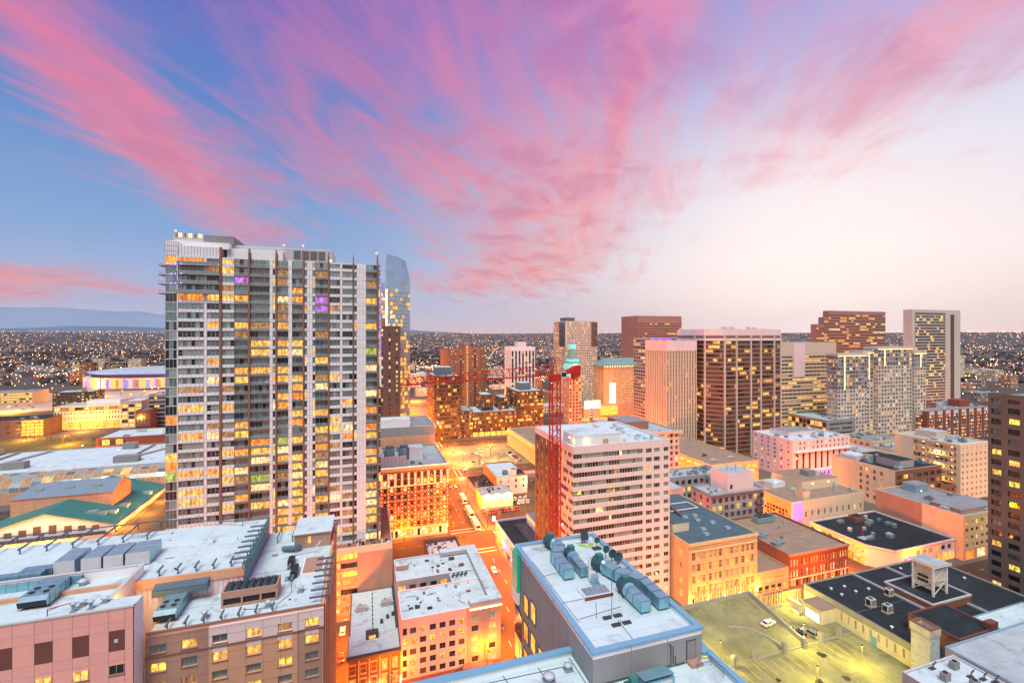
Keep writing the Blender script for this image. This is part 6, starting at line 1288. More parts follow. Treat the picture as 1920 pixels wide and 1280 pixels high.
def dish(x, y, z, r, lab):
    T = empty('satellite_dish', (x, y, z), lab, 'dish', 'dishes on the ducted roof'); b = MB(); n = 16; k = b.mi('fan_dark'); c = len(b.v); b.v.append((x, y+.15*r, z+1.4)); 
    for j in range(n): a = 6.283*j/n; b.v.append((x+r*math.cos(a), y-.12*r, z+1.4+r*math.sin(a)))
    for j in range(n): b.f.append((c, c+1+j, c+1+(j+1) % n)); b.m.append(k)
    b.build('reflector', T); b = MB(); b.rod((x, y+.1, z), (x, y+.1, z+1.4), .06, 'charcoal'); b.rod((x, y, z+.9), (x, y-.6*r, z+1.35), .03, 'charcoal'); b.build('mount', T)
dish(34.5, 63.6, 66.6, .5, 'single small dish on blocks at the far right of the ducted roof'); dish(34.0, 59.9, 66.9, .55, 'upper of the dark dishes behind the drum fan'); dish(34.5, 59.0, 66.6, .65, 'middle of the dark dishes behind the drum fan'); dish(35.0, 58.2, 66.4, .75, 'largest and lowest dark dish behind the drum fan')
b = MB(); b.box(33.8, 35.2, 63.2, 64.1, 66.6, 66.75, 'charcoal'); tag(b.build('ballast_pad'), 'black ballast pad beneath the single small dish', 'ballast')
b = MB()
for q in range(6): b.rod((33.2+q*.35, 57.2-q*.2, 66.7), (33.5+q*.35, 56.6-q*.2, 67.2+.2*(q % 3)), .05, 'charcoal')
b.rod((32.8, 58, 66.7), (35.2, 55.5, 66.75), .06, 'charcoal'); tag(b.build('cable_run'), 'tangle of black cables beside the dishes', 'cable')
def lower_plant():
    T = empty('low_air_unit', (28, 41.2, 63.6), 'squat blue steel air unit on the lower roof at the bottom edge', 'air unit')
    b = MB(); b.poly([(26.6, 39.2, 65.4), (30.2, 39.2, 65.4), (30.2, 40.9, 65.1), (26.6, 40.9, 65.1)], 'duct_steel'); b.box(26.6, 30.2, 39.2, 40.9, 63.9, 65.08, 'duct_steel'); b.box(28.4, 29.8, 39.1, 39.2, 64.2, 64.9, 'light_metal'); b.build('housing', T)
    b = MB(); b.rod((25.0, 40, 64.5), (26.6, 40, 64.5), .6, 'fan_dark', 14); b.box(25.4, 26.1, 39.6, 40.3, 65, 65.5, 'teal_metal'); b.build('fan', T)
lower_plant()
vent(18.4, 44.3, 63.65, .8, .4, 'round vent ring on the lower roof at the bottom edge', 'vents on the lower roof'); vent(21.0, 45.2, 63.65, .7, .3, 'small grey vent on the lower roof by the wall', 'vents on the lower roof')
b = MB()
for z in (64.2, 64.7): b.rod((34.4, 40.9, z), (36.2, 40.9, z), .035, 'steel_blue'); b.rod((36.2, 40.9, z), (36.2, 39.0, z), .035, 'steel_blue')
for x, y in ((34.4, 40.9), (36.2, 40.9), (36.2, 39.0)): b.rod((x, y, 63.65), (x, y, 64.7), .035, 'steel_blue')
tag(b.build('guard_rail'), 'thin steel guard rail beside the roof door', 'rail')

# ------------------------------------------------------------------ blocks at the bottom centre
def white_u_block():
    T = empty('white_roofed_flats', (24, 150, 0), 'six storey pink building with light court, snowy littered roof and brown corner bay', 'building')
    pl = palette([('glass_dark', 5), ('glass_brown', 3)], [('lit_gold', 3), ('lit_amber', 2)], .2)
    A = Bld('x', '', 9.8, 39.0, 131.7, 147, 19.7, 'pink_wall', 'white_roof', root=T, d=.3, faces='F', par=.4, coping='white_panel'); A.fac('F', 2.6, 17.6, 1, 5, pl, wf=.66, hf=.66, a=9.8, b=11.6, parts=True, frame='charcoal', pm=0); A.fac('F', 2.6, 17.6, 6, 5, pl, wf=.64, hf=.56, a=11.6, b=28.4, parts=True, frame='charcoal', pm=1, trans=.42); A.fac('F', 2.6, 17.6, 2, 5, palette([('glass_dark', 3), ('glass_curtain', 2)], LIT, .3), wf=.42, hf=.6, a=28.4, b=39, wall='brown_wall', parts=True, frame='cream', pm=0)
    A.blank('F', 17.6, 19.6, 9.8, 28.4); A.blank('F', 17.6, 19.6, 28.4, 39, 'brown_wall'); A.blank('F', .2, 2.6, m='brick'); A.done()
    C = Bld('x', '', 9.8, 39.0, 153, 168, 19.7, 'lilac_grey', 'white_roof', root=T, d=.3, faces='F', par=.4, coping='white_panel'); C.fac('F', 3, 18.4, 5, 5, pl, wf=.6, hf=.6, a=9.8, b=27); C.blank('F', 18.4, 19.6); C.blank('F', 3, 18.4, 27, 39); C.blank('F', 0, 3); C.done()
    D = MB(); D.box(27, 39, 147, 153, 0, 19.3, 'lilac_grey', top='white_roof'); D.build('link', T)
    o = MB(); o.box(29.5, 39.3, 131.4, 134, 19.7, 21, 'lilac_grey', top='white_roof'); o.box(35.5, 39.3, 134, 168.2, 19.7, 21, 'lilac_grey', top='white_roof'); o.box(26, 35.5, 165, 168.2, 19.7, 21, 'lilac_grey', top='white_roof'); o.build('raised_parapet', T)
    o = MB(); o.box(29.4, 39.2, 131.2, 131.38, 18.9, 19.2, 'strip_warm'); o.build('cornice_light', T)
    rnd = random.Random(9)
    for k in range(34): o = MB(); x, y = rnd.uniform(11, 33), rnd.choice([rnd.uniform(133.5, 145.5), rnd.uniform(154.5, 164)]); s = rnd.uniform(.25, 1.0); o.box(x, x+s*rnd.uniform(.6, 2.2), y, y+s, 19.3, 19.4+s*rnd.uniform(.2, .8), rnd.choice(['charcoal', 'black_metal', 'grey_roof', 'brick', 'galvanised'])); o.build('roof_litter', T)
    for k in range(10): o = MB(); x, y = rnd.uniform(12, 30), rnd.choice([rnd.uniform(134, 144), rnd.uniform(155, 163)]); a = rnd.uniform(0, 3.1); o.rod((x, y, 19.4), (x+3*math.cos(a), y+3*math.sin(a), 19.4), .07, 'charcoal'); o.build('roof_pipe', T)
    for x in range(8): o = MB(); o.box(27.5+x*.7, 28.0+x*.7, 150+x % 2, 150.8+x % 2, 19.3, 20.1, 'fan_dark'); o.build('condenser', T)
    o = MB(); o.box(9.9, 14, 160, 164, 19.3, 21, 'brown_wall', top='white_roof'); o.build('roof_hatch', T)
    # small street canopy
    o = MB(); o.box(27, 36, 129.6, 131.6, 3.1, 3.4, 'brick'); [o.rod((27.3+q*2.8, 129.8, .15), (27.3+q*2.8, 129.8, 3.1), .07, 'black_metal') for q in range(4)]; o.build('canopy', T)
white_u_block()
def row_house():
    T = empty('victorian_row_building', (2.5, 150, 0), 'narrow building with long snowy roof and dark Victorian front lit from below', 'building')
    w = MB(); w.box(-4.7, 9.7, 134.6, 168.4, 0, 9.6, 'brick'); w.box(-4.7, 9.7, 134.2, 134.6, 0, 10, 'dark_brown'); w.box(-4.9, 9.75, 133.3, 134.6, 9.6, 10.4, 'charcoal'); w.build('wall', T)
    r = MB(); r.box(-4.5, 9.5, 134.6, 144, 9.6, 10.1, 'white_roof'); r.box(-4.2, 9.3, 144, 168.2, 9.55, 9.8, 'white_roof'); r.box(9.0, 9.7, 144, 168.3, 9.6, 10.6, 'charcoal'); r.build('roof', T)
    for i in range(5):
        x = -3.3+i*2.85
        for z in (1.2, 5.4):
            g = pick([('lit_dim', 2), ('glass_brown', 3), ('lit_amber', 1)]); inst('window', window_mesh(1.5, 2.6, 'tan_wall', g, 'F', 0, .5), (x, 134.19, z), T)
            o = MB(); o.box(x-.95, x+.95, 133.95, 134.19, z+2.65, z+2.95, 'tan_wall'); o.box(x-.85, x+.85, 134.0, 134.19, z-.25, z-.05, 'tan_wall'); o.build('lintel', T)
    for i in range(6):
        x = -4.7+i*2.85; o = MB(); o.box(x, x+.3, 133.9, 134.2, 0, 9.4, 'tan_wall'); o.build('pilaster', T)
        if i in (0, 2, 3, 5): 
            o = MB(); o.box(x, x+.3, 133.5, 133.85, .9, 1.2, 'bulb'); o.build('uplight', T)
            l = bpy.data.lights.new('uplight', 'POINT'); l.energy = 260; l.color = (1, .62, .2); l.shadow_soft_size = .1; q = bpy.data.objects.new('uplight', l); col.objects.link(q); q.location = (x+.15, 133.3, 1.9); adopt(q, T)
    for k, (x, y) in enumerate(((-2.8, 156), (5.2, 157))): o = MB(); o.box(x, x+3.2, y, y+2, 9.8, 11.2, 'lilac_grey'); o.rod((x-.6, y+.5, 10.6), (x+4, y+.5, 10.8), .25, 'galvanised', 8); o.box(x+.8, x+1.6, y+2, y+3, 9.8, 11, 'charcoal'); o.build('rooftop_unit', T)
    o = MB(); o.box(.2, 3.8, 141, 143.6, 10.1, 11.4, 'charcoal'); o.box(1.1, 3.0, 140.9, 141, 10.3, 11.2, 'lit_amber'); o.build('skylight', T)
    o = MB(); o.rod((2.2, 144, 9.9), (2.4, 168, 9.9), .09, 'charcoal'); [o.box(2.1, 2.5, 146+q*2.4, 146.4+q*2.4, 9.8, 10.1, 'charcoal') for q in range(9)]; o.build('conduit', T)
    for k, (x, y) in enumerate(((6.4, 150), (8.1, 151), (4.5, 148))): o = MB(); o.box(x, x+.9, y, y+.9, 9.8, 10.8, 'charcoal'); o.build('roof_box', T)
row_house()
T = empty('burnt_shell', (32, 192, 0), 'roofless dark shell strewn with debris beside the avenue', 'building'); w = MB()
for a, c, d_, e in ((25, 40, 206, 206.5), (25, 40, 176, 176.5), (25, 25.5, 176.5, 206), (39.2, 39.7, 176.5, 206)): w.box(a, c, d_, e, 0, 8.2, 'dark_brown')
w.build('wall', T); w = MB(); w.box(25.5, 39.2, 176.5, 206, 5.4, 6.4, 'pale_pink'); w.build('roof', T)
rnd = random.Random(4)
for k in range(46): o = MB(); x, y = rnd.uniform(26, 38), rnd.uniform(184, 205); o.box(x, x+rnd.uniform(.3, 1.6), y, y+rnd.uniform(.3, 1.5), 6.4, 6.5+rnd.uniform(.1, .8), rnd.choice(['charcoal', 'black_metal', 'brick', 'lilac_grey', 'dark_brown'])); o.build('debris', T)

# ------------------------------------------------------------------ parking deck, black roofs, sign tower, chimney
def parking_deck():
    T = empty('parking_deck', (105, 92, 0), 'rooftop parking deck with stained concrete ramps under yellow lamps', 'parking deck')
    b = MB(); b.box(60, 133.6, 50, 94.5, 0, 14.5, 'deck'); b.build('lower_deck', T)
    # two ramp lanes: left one climbs to the street, the right bay is level
    r = MB(); r.prism([(60, 94.5), (116, 94.5), (116, 114.5), (60, 114.5)], 0, 12.0, 'deck'); i = len(r.v); r.v += [(60, 94.5, 14.51), (116, 94.5, 14.0), (116, 114.5, 17.4), (60, 114.5, 17.4)]; r.f.append((i, i+1, i+2, i+3)); r.m.append(r.mi('deck')); 
    r.poly([(116, 94.5, 12), (116, 114.5, 12), (116, 114.5, 17.4), (116, 94.5, 14.0)], 'concrete'); r.build('ramp', T)
    r = MB(); r.box(116.6, 133.6, 94.5, 110, 0, 14.52, 'deck'); r.build('level_bay', T)
    w = MB(); w.poly([(116, 94.6, 13), (116.6, 94.6, 13), (116.6, 94.6, 15.0), (116, 94.6, 15.0)], 'concrete')
    i = len(w.v); w.v += [(116, 94.6, 15.3), (116.6, 94.6, 15.3), (116.6, 114.5, 18.7), (116, 114.5, 18.7), (116, 94.6, 12), (116.6, 94.6, 12), (116.6, 114.5, 12), (116, 114.5, 12)]; k = w.mi('concrete')
    for f in ((0, 1, 2, 3), (4, 0, 3, 7), (5, 6, 2, 1), (4, 5, 1, 0)): w.f.append(tuple(i+q for q in f)); w.m.append(k)
    w.box(60, 116.6, 114.5, 115.0, 0, 18.4, 'concrete'); w.box(116.6, 133.6, 110, 110.5, 0, 15.5, 'concrete'); w.box(95, 133.4, 94.2, 94.5, 14.5, 14.8, 'concrete'); w.build('upstand', T)
    # slatted screen along the street
    for q in range(36): o = MB(); x = 96+q*1.05; h = 3.4; z = 18.3 if x < 116 else 15.4; o.box(x, x+.42, 115.02 if x < 116 else 110.5, 115.2 if x < 116 else 110.7, z-3, z+h, 'paint_yellow' if q % 2 else 'buff'); o.build('screen_slat', T)
    o = MB(); o.box(96, 134, 115.2, 115.26, 20.2, 20.4, 'buff'); o.box(96, 134, 115.2, 115.26, 17.2, 17.4, 'buff'); o.build('screen_rail', T)
    for x in (90.5, 97.4, 107.5, 114.5, 120.6, 127.6): o = MB(); o.box(x-.5, x+.5, 93.6, 94.6, 14.4, 17.3, 'concrete'); o.box(x-.35, x+.35, 93.75, 94.45, 17.3, 17.5, 'grey_roof'); o.build('bollard_pier', T)
    rnd = random.Random(3)
    for k in range(16):
        x, y = rnd.uniform(84, 131), rnd.uniform(68, 92); r_ = rnd.uniform(.4, 1.5); o = MB(); o.poly([(x+r_*rnd.uniform(.5, 1.3)*math.cos(6.283*j/11), y+r_*rnd.uniform(.5, 1.1)*math.sin(6.283*j/11), 14.506) for j in range(11)], 'oil'); o.build('oil_stain', T)
    for k in range(5):
        x, y = rnd.uniform(118, 130), rnd.uniform(97, 108); r_ = rnd.uniform(.4, 1.1); o = MB(); o.poly([(x+r_*rnd.uniform(.5, 1.3)*math.cos(6.283*j/11), y+r_*rnd.uniform(.5, 1.1)*math.sin(6.283*j/11), 14.527) for j in range(11)], 'oil'); o.build('oil_stain', T)
    for q in range(1, 8): o = MB(); x = 60+q*9.2; o.box(x, x+.1, 50, 94, 14.5, 14.507, 'oil'); o.build('expansion_joint', T)
    ln = MB()
    for q in range(14): x = 96+q*2.7; ln.quad((x, 107.5, 16.25), (x+.22, 107.5, 16.25), (x+.22, 113.5, 17.28), (x, 113.5, 17.28), 'paint_yellow')
    for q in range(20): x = 80+q*2.7; ln.quad((x, 88, 14.51), (x+.2, 88, 14.51), (x+.2, 93.4, 14.51), (x, 93.4, 14.51), 'paint_yellow')
    for q in range(20): x = 80+q*2.7; ln.quad((x, 70, 14.51), (x+.2, 70, 14.51), (x+.2, 76, 14.51), (x, 76, 14.51), 'paint_yellow')
    for q in range(6): x = 118+q*2.7; ln.quad((x, 104, 14.53), (x+.14, 104, 14.53), (x+.14, 109.5, 14.53), (x, 109.5, 14.53), 'paint_yellow')
    ln.build('bay_lines', T)
    o = MB(); o.quad((126.6, 106, 14.535), (128.8, 106, 14.535), (128.8, 108, 14.535), (126.6, 108, 14.535), 'blue_coping'); o.build('disabled_bay_mark', T)
    o = MB()
    for q in range(16):
        p0, p1 = [(100+9*math.cos(R(95-e*6.2)), 96+9.5*math.sin(R(95-e*6.2))) for e in (q, q+1)]; m0, m1 = [(100+8.4*math.cos(R(95-e*6.2)), 96+8.9*math.sin(R(95-e*6.2))) for e in (q, q+1)]
        o.prism([p0, m0, m1, p1], 14.0, 16.4-.1*q, 'concrete')
    o.build('curved_kerb', T)
    s = MB(); s.box(128, 133.5, 99.6, 105.5, 14.5, 18.6, 'cream'); s.box(127.9, 133.55, 99.5, 105.6, 18.6, 18.8, 'tan_roof'); s.box(133.6, 137, 100.5, 104, 14.5, 18.4, 'cream'); s.build('stair_house', T)
    for q in range(3): o = MB(); o.box(127.95, 128, 100.4+q*1.5, 101.6+q*1.5, 14.7, 17, 'screen_white'); o.build('stair_window', T)
    o = MB(); o.box(127.5, 128, 105.8, 110, 14.5, 17.2, 'cream'); o.build('bay_wall', T)
parking_deck()
def black_roofs():
    B = Bld('black_roofed_warehouse', 'cream walled warehouse with wide black membrane roof behind the parking deck', 133.8, 192, 70, 110, 20.5, 'cream', 'dark_roof', faces='L', d=.3, par=.35, coping='grey_wall')
    B.fac('L', 15.4, 18.6, 14, 1, [('glass_teal', 3), ('glass_dark', 3), ('lit_dim', 1)], wf=.28, hf=.75, parts=True, frame='cream', a=70.3, b=99); B.blank('L', 15.4, 18.6, 99, 110); B.blank('L', 18.6, 20.4, m='concrete'); B.blank('L', 0, 15.4)
    o = MB(); o.box(133.6, 133.8, 88.2, 89.6, 14.6, 16.8, 'blue_coping'); o.build('blue_door', B.root)
    o = MB(); o.rod((133.8, 94, 20.3), (160, 94, 20.3), .1, 'steel_blue'); o.box(154.6, 155.0, 87, 110, 20.15, 20.75, 'light_metal'); o.box(170, 170.4, 72, 110, 20.15, 20.75, 'light_metal'); o.build('roof_upstand', B.root)
    B.done()
    def brickbox(x0, x1, y0, y1, z1, lab, cap):
        T = empty('brick_roof_house', ((x0+x1)/2, (y0+y1)/2, 20), lab, 'roof house'); w = MB(); z0 = 8 if x0 == 140 else 20.0; w.box(x0, x1, y0, y1, z0, z1-.5, 'brick'); w.build('wall', T)
        w = MB(); [w.box(a, c, d_, e, z1-.5, z1, cap) for a, c, d_, e in ((x0-.1, x1+.1, y0-.1, y0+.35), (x0-.1, x1+.1, y1-.35, y1+.1), (x0-.1, x0+.35, y0+.35, y1-.35), (x1-.35, x1+.1, y0+.35, y1-.35))]; w.build('coping', T); w = MB(); w.quad((x0+.35, y0+.35, z1-.35), (x1-.35, y0+.35, z1-.35), (x1-.35, y1-.35, z1-.35), (x0+.35, y1-.35, z1-.35), 'dark_roof'); w.build('roof', T); return T
    T = brickbox(140, 154.6, 73, 84.3, 24.8, 'tall brick roof house with maroon coping beside the old chimney', 'maroon'); o = MB(); o.box(151.6, 154.8, 72.8, 74.4, 24.8, 26.4, 'maroon'); o.build('chimney_stub', T)
    brickbox(155.2, 172, 87, 100, 22.8, 'long low brick roof house under the white sign tower', 'light_metal')
black_roofs()
rnd = random.Random(12)
for k in range(26):
    x, y = rnd.uniform(136, 188), rnd.uniform(73, 108)
    if 139 < x < 173 and y < 101: continue
    b = MB(); b.cyl(x, y, 20.15, 20.6, .28, 'light_metal', 10); b.cyl(x, y, 20.6, 20.75, .45, 'white_panel', 10); b.cyl(x, y, 20.75, 20.95, .4, 'white_panel', 10, .15); tag(b.build('roof_turbine_vent'), 'small white mushroom vent dotted on the black roof', 'vent', 'white vents on the black roof')
def condenser(x, y, z, lab, s=1.0):
    T = empty('condenser_unit', (x, y, z), lab, 'air unit', 'condensers on the black roof'); b = MB(); b.box(x-1.1*s, x+1.1*s, y-.8*s, y+.8*s, z+.3, z+2.3*s, 'light_metal'); b.build('housing', T); b = MB(); b.box(x-1.12*s, x-1.1*s, y-.6*s, y+.6*s, z+.5, z+2.1*s, 'black_metal'); b.box(x-.9*s, x+.9*s, y-.82*s, y-.8*s, z+.5, z+2.0*s, 'grey_wall'); b.cyl(x, y, z+2.3*s, z+2.45*s, .55*s, 'black_metal', 12); b.build('grille', T); b = MB(); b.box(x-1.3*s, x+1.3*s, y-.9*s, y+.9*s, z, z+.3, 'tan_wall'); b.build('sleeper', T)
condenser(142.0, 95.2, 20.15, 'left of the twin grey condensers on the black roof'); condenser(143.4, 91.6, 20.15, 'right of the twin grey condensers on the black roof'); condenser(153.2, 97.4, 20.15, 'lone condenser against the low brick roof house', .9)
def sign_tower():
    T = empty('sign_tower', (163.2, 92.6, 22.4), 'white steel water tower frame with capped top and faded painted panel', 'tower')
    x0, x1, y0, y1, z0, z1 = 160.4, 166.3, 90, 95.2, 22.4, 31.2
    for x in (x0, x1):
        for y in (y0, y1): p = MB(); p.box(x-.25, x+.25, y-.25, y+.25, z0, z1, 'white_panel'); p.build('post', T)
    p = MB(); p.box(x0+.25, x0+.4, y0+.25, y1-.25, z0+1.6, z1-.4, 'old_paint'); p.box(x0+.3, x1-.3, y0+.2, y0+.32, z0+2.6, z1-.4, 'old_paint'); p.build('cladding', T)
    p = MB(); zm = (z0+z1)/2
    for a, b_ in (((x0, y0), (x1, y0)), ((x0, y1), (x0, y0))):
        for za, zb in ((z0+.4, zm), (zm, z1)): p.rod((a[0], a[1]-.1, za), (b_[0], b_[1]-.1, zb), .13, 'cream'); p.rod((a[0]-.1, a[1]-.1, zb), (b_[0]-.1, b_[1]-.1, zb), .13, 'cream')
    p.rod((x1, y0-.1, z0+.4), (x0, y0-.1, zm), .12, 'cream'); p.build('bracing', T)
    p = MB(); p.box(x0+.18, x0+.24, 91.4, 94.2, zm-1.2, zm+1.0, 'charcoal'); p.build('faded_panel', T)
    p = MB(); p.box(x0-.9, x1+.9, y0-.9, y1+.9, z1, z1+.35, 'white_panel', top='pale_roof'); p.box(x0-.9, x1+.9, y0-.9, y0-.82, z1+.35, z1+.7, 'light_metal'); p.box(x0-.9, x0-.82, y0-.82, y1+.9, z1+.35, z1+.7, 'light_metal'); p.build('cap', T)
sign_tower()
def chimney():
    T = empty('old_chimney', (132.4, 76, 8), 'square old chimney with peeling white paint over brick', 'chimney'); x0, x1, y0, y1 = 130.9, 134.4, 74.1, 78.2
    b = MB(); b.box(x0, x1, y0, y1, 8, 26.2, 'old_paint'); b.box(x0+.05, x1-.02, y0-.02, y0+.02, 8, 26, 'old_paint_blue'); b.build('shaft', T)
    b = MB()
    for a, c, d_, e in ((x0-.2, x1+.2, y0-.2, y0+.6), (x0-.2, x1+.2, y1-.6, y1+.2), (x0-.2, x0+.6, y0+.6, y1-.6), (x1-.6, x1+.2, y0+.6, y1-.6)): b.box(a, c, d_, e, 26.2, 28, 'old_paint'); b.box(a+.05, c-.05, d_+.05, e-.05, 28, 28.3, 'brick')
    b.quad((x0+.6, y0+.6, 26.4), (x1-.6, y0+.6, 26.4), (x1-.6, y1-.6, 26.4), (x0+.6, y1-.6, 26.4), 'black_metal'); b.build('crown', T)
chimney()
B = Bld('small_white_roof', 'small flat roof with condensers and dish at the bottom right', 102, 117.5, 44, 62.4, 33, 'lilac_grey', 'white_roof', faces='FL', d=.2, par=.3, coping='light_metal'); B.blank('F', 0, 32.9); B.blank('L', 0, 32.9)
for x, y in ((107, 58), (112.5, 59.5), (110, 55)): o = MB(); o.box(x, x+1.6, y, y+1, 32.7, 34.2, 'grey_wall'); o.cyl(x+.8, y+.5, 34.2, 34.35, .4, 'black_metal', 10); o.build('rooftop_unit', B.root)
for x, y in ((113.5, 57.2), (115, 56), (116.2, 54.8), (109, 61)): o = MB(); n = 12; o.poly([(x+.6*math.cos(6.283*k/n), y-.2*math.sin(6.283*k/n), 34+.6*math.sin(6.283*k/n)) for k in range(n)], 'fan_dark'); o.rod((x, y+.1, 32.7), (x, y+.1, 34), .06, 'charcoal'); o.box(x-.7, x+.7, y, y+.7, 32.7, 32.85, 'charcoal'); o.build('roof_dish', B.root)
B.done()
B = Bld('cyan_roof_block', 'pale blue flat roof at the bottom right corner', 117.8, 160, 40, 64, 33.6, 'lilac_grey', 'pale_roof', faces='FL', d=.2, par=.3, coping='blue_coping'); B.blank('F', 0, 33.5); B.blank('L', 0, 33.5); B.done()
B = Bld('cream_corner_house', 'cream building with pale blue roof at the right edge below the black roofs', 156, 178, 60, 78.6, 24.2, 'cream', 'white_roof', faces='LF', d=.3, par=.3, coping='blue_coping'); B.fac('L', 18.6, 21.6, 5, 1, [('glass_mid', 1), ('glass_dark', 2)], wf=.4, hf=.8, parts=True, frame='cream', pm=1); B.blank('L', 21.6, 24.1); B.blank('L', 0, 18.6); B.blank('F', 0, 24.1); B.done()

# ------------------------------------------------------------------ theatre complex on the left
def theatres():
    T = empty('theatre_hall', (-147, 310, 0), 'theatre hall with teal gabled roofs, white gable front and tan fly tower', 'building')
    zr, ze = 13.5, 5.5; u0, u1, um = -176, -120.5, -148; v0, v1 = 280, 342
    w = MB(); w.box(u0+.4, u1-.6, v0+.3, v1, 0, ze, 'tan_wall')
    i = len(w.v); w.v += [(u0, v0, 2), (u1, v0, 2), (u1, v0, ze), (um, v0, zr), (u0, v0, ze)]; w.f.append((i, i+1, i+2, i+3, i+4)); w.m.append(w.mi('white_panel')); w.build('wall', T)
    r = MB(); k = r.mi('teal_metal')
    for (a, za, c, zc) in ((u0-.8, ze-.2, um, zr+.3), (um, zr+.3, u1+.8, ze-.2)): r.poly([(a, v0-.8, za), (c, v0-.8, zc), (c, v1, zc), (a, v1, za)], 'teal_metal'); r.poly([(a, v0-.8, za-.5), (c, v0-.8, zc-.5), (c, v0-.8, zc), (a, v0-.8, za)], 'teal_metal')
    for q in range(30): x = u1+.8; y = v0+q*2.1; r.rod((um, y, zr+.34), (u1+.8, y, ze-.16), .06, 'teal_metal')
    r.build('roof', T)
    for x, h in ((-168, 2.3), (-162, 2.6), (-156.5, 3.2), (-151, 4.2), (-145, 4.2), (-139, 3.2), (-133.5, 2.6), (-128, 2.2)): o = MB(); o.box(x-1.5, x+1.5, v0-.08, v0, 3.2, 3.2+h, 'dark_brown'); [o.box(x-1.5+.3*q, x-1.45+.3*q, v0-.12, v0-.08, 3.2, 3.2+h, 'brown_wall') for q in range(10)]; o.build('louvre', T)
    b = MB(); a0, a1, b0, b1, zb, zt = -172.5, -129.6, 300, 320, 4, 15.8
    b.box(a0, a1, b0, b1, zb, zt, 'tan_wall'); i = len(b.v); b.v += [(a1, b0, zt), (a1, b1, zt), (a1, (b0+b1)/2, 20.5)]; b.f.append((i, i+1, i+2)); b.m.append(b.mi('tan_wall'))
    for q in range(1, 9): x = a0+(a1-a0)*q/9; b.box(x-.06, x+.06, b0-.05, b0, zb, zt, 'brown_wall')
    for z in (9, 13): b.box(a0, a1, b0-.04, b0, z, z+.1, 'brown_wall'); b.box(a1, a1+.04, b0, b1, z, z+.1, 'brown_wall')
    b.build('fly_tower', T)
    b = MB(); ym = (b0+b1)/2
    b.poly([(a0-.4, b0-.6, zt-.1), (a1+.4, b0-.6, zt-.1), (a1+.4, ym, 20.7), (a0+6, ym, 20.7)], 'blue_metal'); b.poly([(a0+6, ym, 20.7), (a1+.4, ym, 20.7), (a1+.4, b1+.6, zt-.1), (a0-.4, b1+.6, zt-.1)], 'blue_metal'); b.poly([(a0-.4, b0-.6, zt-.1), (a0+6, ym, 20.7), (a0-.4, b1+.6, zt-.1)], 'blue_metal'); b.build('fly_tower_roof', T)
    o = MB(); o.box(a1+.02, a1+.08, ym-2, ym+2.4, 16.6, 18.6, 'brown_wall'); o.build('gable_vent', T)
    for x in (-165, -152, -140): o = MB(); o.box(x, x+3.4, 304, 306, 17.6, 18.8, 'patina'); o.build('roof_hatch', T)
    for x, y in ((-127, 300), (-125, 322), (-128, 290), (-135, 286), (-131, 286)): o = MB(); z = ze+(u1-x)/(u1-um)*(zr-ze); o.box(x, x+4, y, y+3.4, z-1.6, z+.5, 'galvanised'); o.build('skylight', T)
    # lit walls and canopies below
    c = MB(); c.box(-120.4, -118.6, 272, 350, 3.4, 4.4, 'cream'); c.box(-119.9, -118.9, 273, 350, 3.1, 3.4, 'strip_warm'); c.build('lit_canopy', T)
    c = MB(); c.box(-190, -119, 268, 274, 0, 4.2, 'tan_wall', top='charcoal'); c.box(-190, -119, 267.7, 268, 3.6, 4.6, 'buff'); c.box(-188, -130, 266.6, 267.6, 3.0, 3.3, 'strip_warm'); c.build('front_range', T)
theatres()
for y in (285, 305, 325): 
    l = bpy.data.lights.new('canopy_light', 'POINT'); l.energy = 12000; l.color = (1, .36, .04); l.shadow_soft_size = .5; q = bpy.data.objects.new('canopy_light', l); col.objects.link(q); q.location = (-116, y, 4.5); adopt(q, bpy.data.objects['theatre_hall'])
for x in (-180, -160, -140):
    l = bpy.data.lights.new('front_light', 'POINT'); l.energy = 11000; l.color = (1, .42, .06); l.shadow_soft_size = .5; q = bpy.data.objects.new('front_light', l); col.objects.link(q); q.location = (x, 263, 4.5); adopt(q, bpy.data.objects['theatre_hall'])
def galleria():
    T = empty('glass_vault', (-160, 356, 0), 'long arched glass gallery roof glowing amber behind the theatre', 'building'); u0, u1, v0, v1, z0, h = -330, -118, 346, 368, 7, 8.5
    g = MB(); rib = MB(); n = 10; vm, rv = (v0+v1)/2, (v1-v0)/2
    arc = [(vm-rv*math.cos(math.pi*j/n), z0+h*math.sin(math.pi*j/n)) for j in range(n+1)]; nu = 44
    for i in range(nu):
        a, c = u0+(u1-u0)*i/nu, u0+(u1-u0)*(i+1)/nu
        for j in range(n): g.quad((a, arc[j][0], arc[j][1]), (c, arc[j][0], arc[j][1]), (c, arc[j+1][0], arc[j+1][1]), (a, arc[j+1][0], arc[j+1][1]), pick([('lit_dim', 4), ('lit_gold', 1), ('glass_curtain', 4), ('glass_mid', 2)]))
        for j in range(n): rib.rod((a, arc[j][0], arc[j][1]+.08), (a, arc[j+1][0], arc[j+1][1]+.08), .16, 'light_metal')
    for j in range(1, n): rib.rod((u0, arc[j][0], arc[j][1]+.06), (u1, arc[j][0], arc[j][1]+.06), .1, 'light_metal')
    g.build('glass_panes', T, kind='stuff'); rib.build('ribs', T); w = MB(); w.box(u0, u1, v0-.3, v0, 0, z0, 'tan_wall'); w.box(u0, u1, v1, v1+.3, 0, z0, 'tan_wall'); w.build('wall', T)
galleria()
B = Bld('white_parking_roof', 'huge flat white parking roof with stair boxes and ramps behind the glass vault', -330, -112, 372, 438, 12.5, 'concrete', 'white_roof', faces='F', d=.3, par=.7); B.blank('F', 0, 12.4)
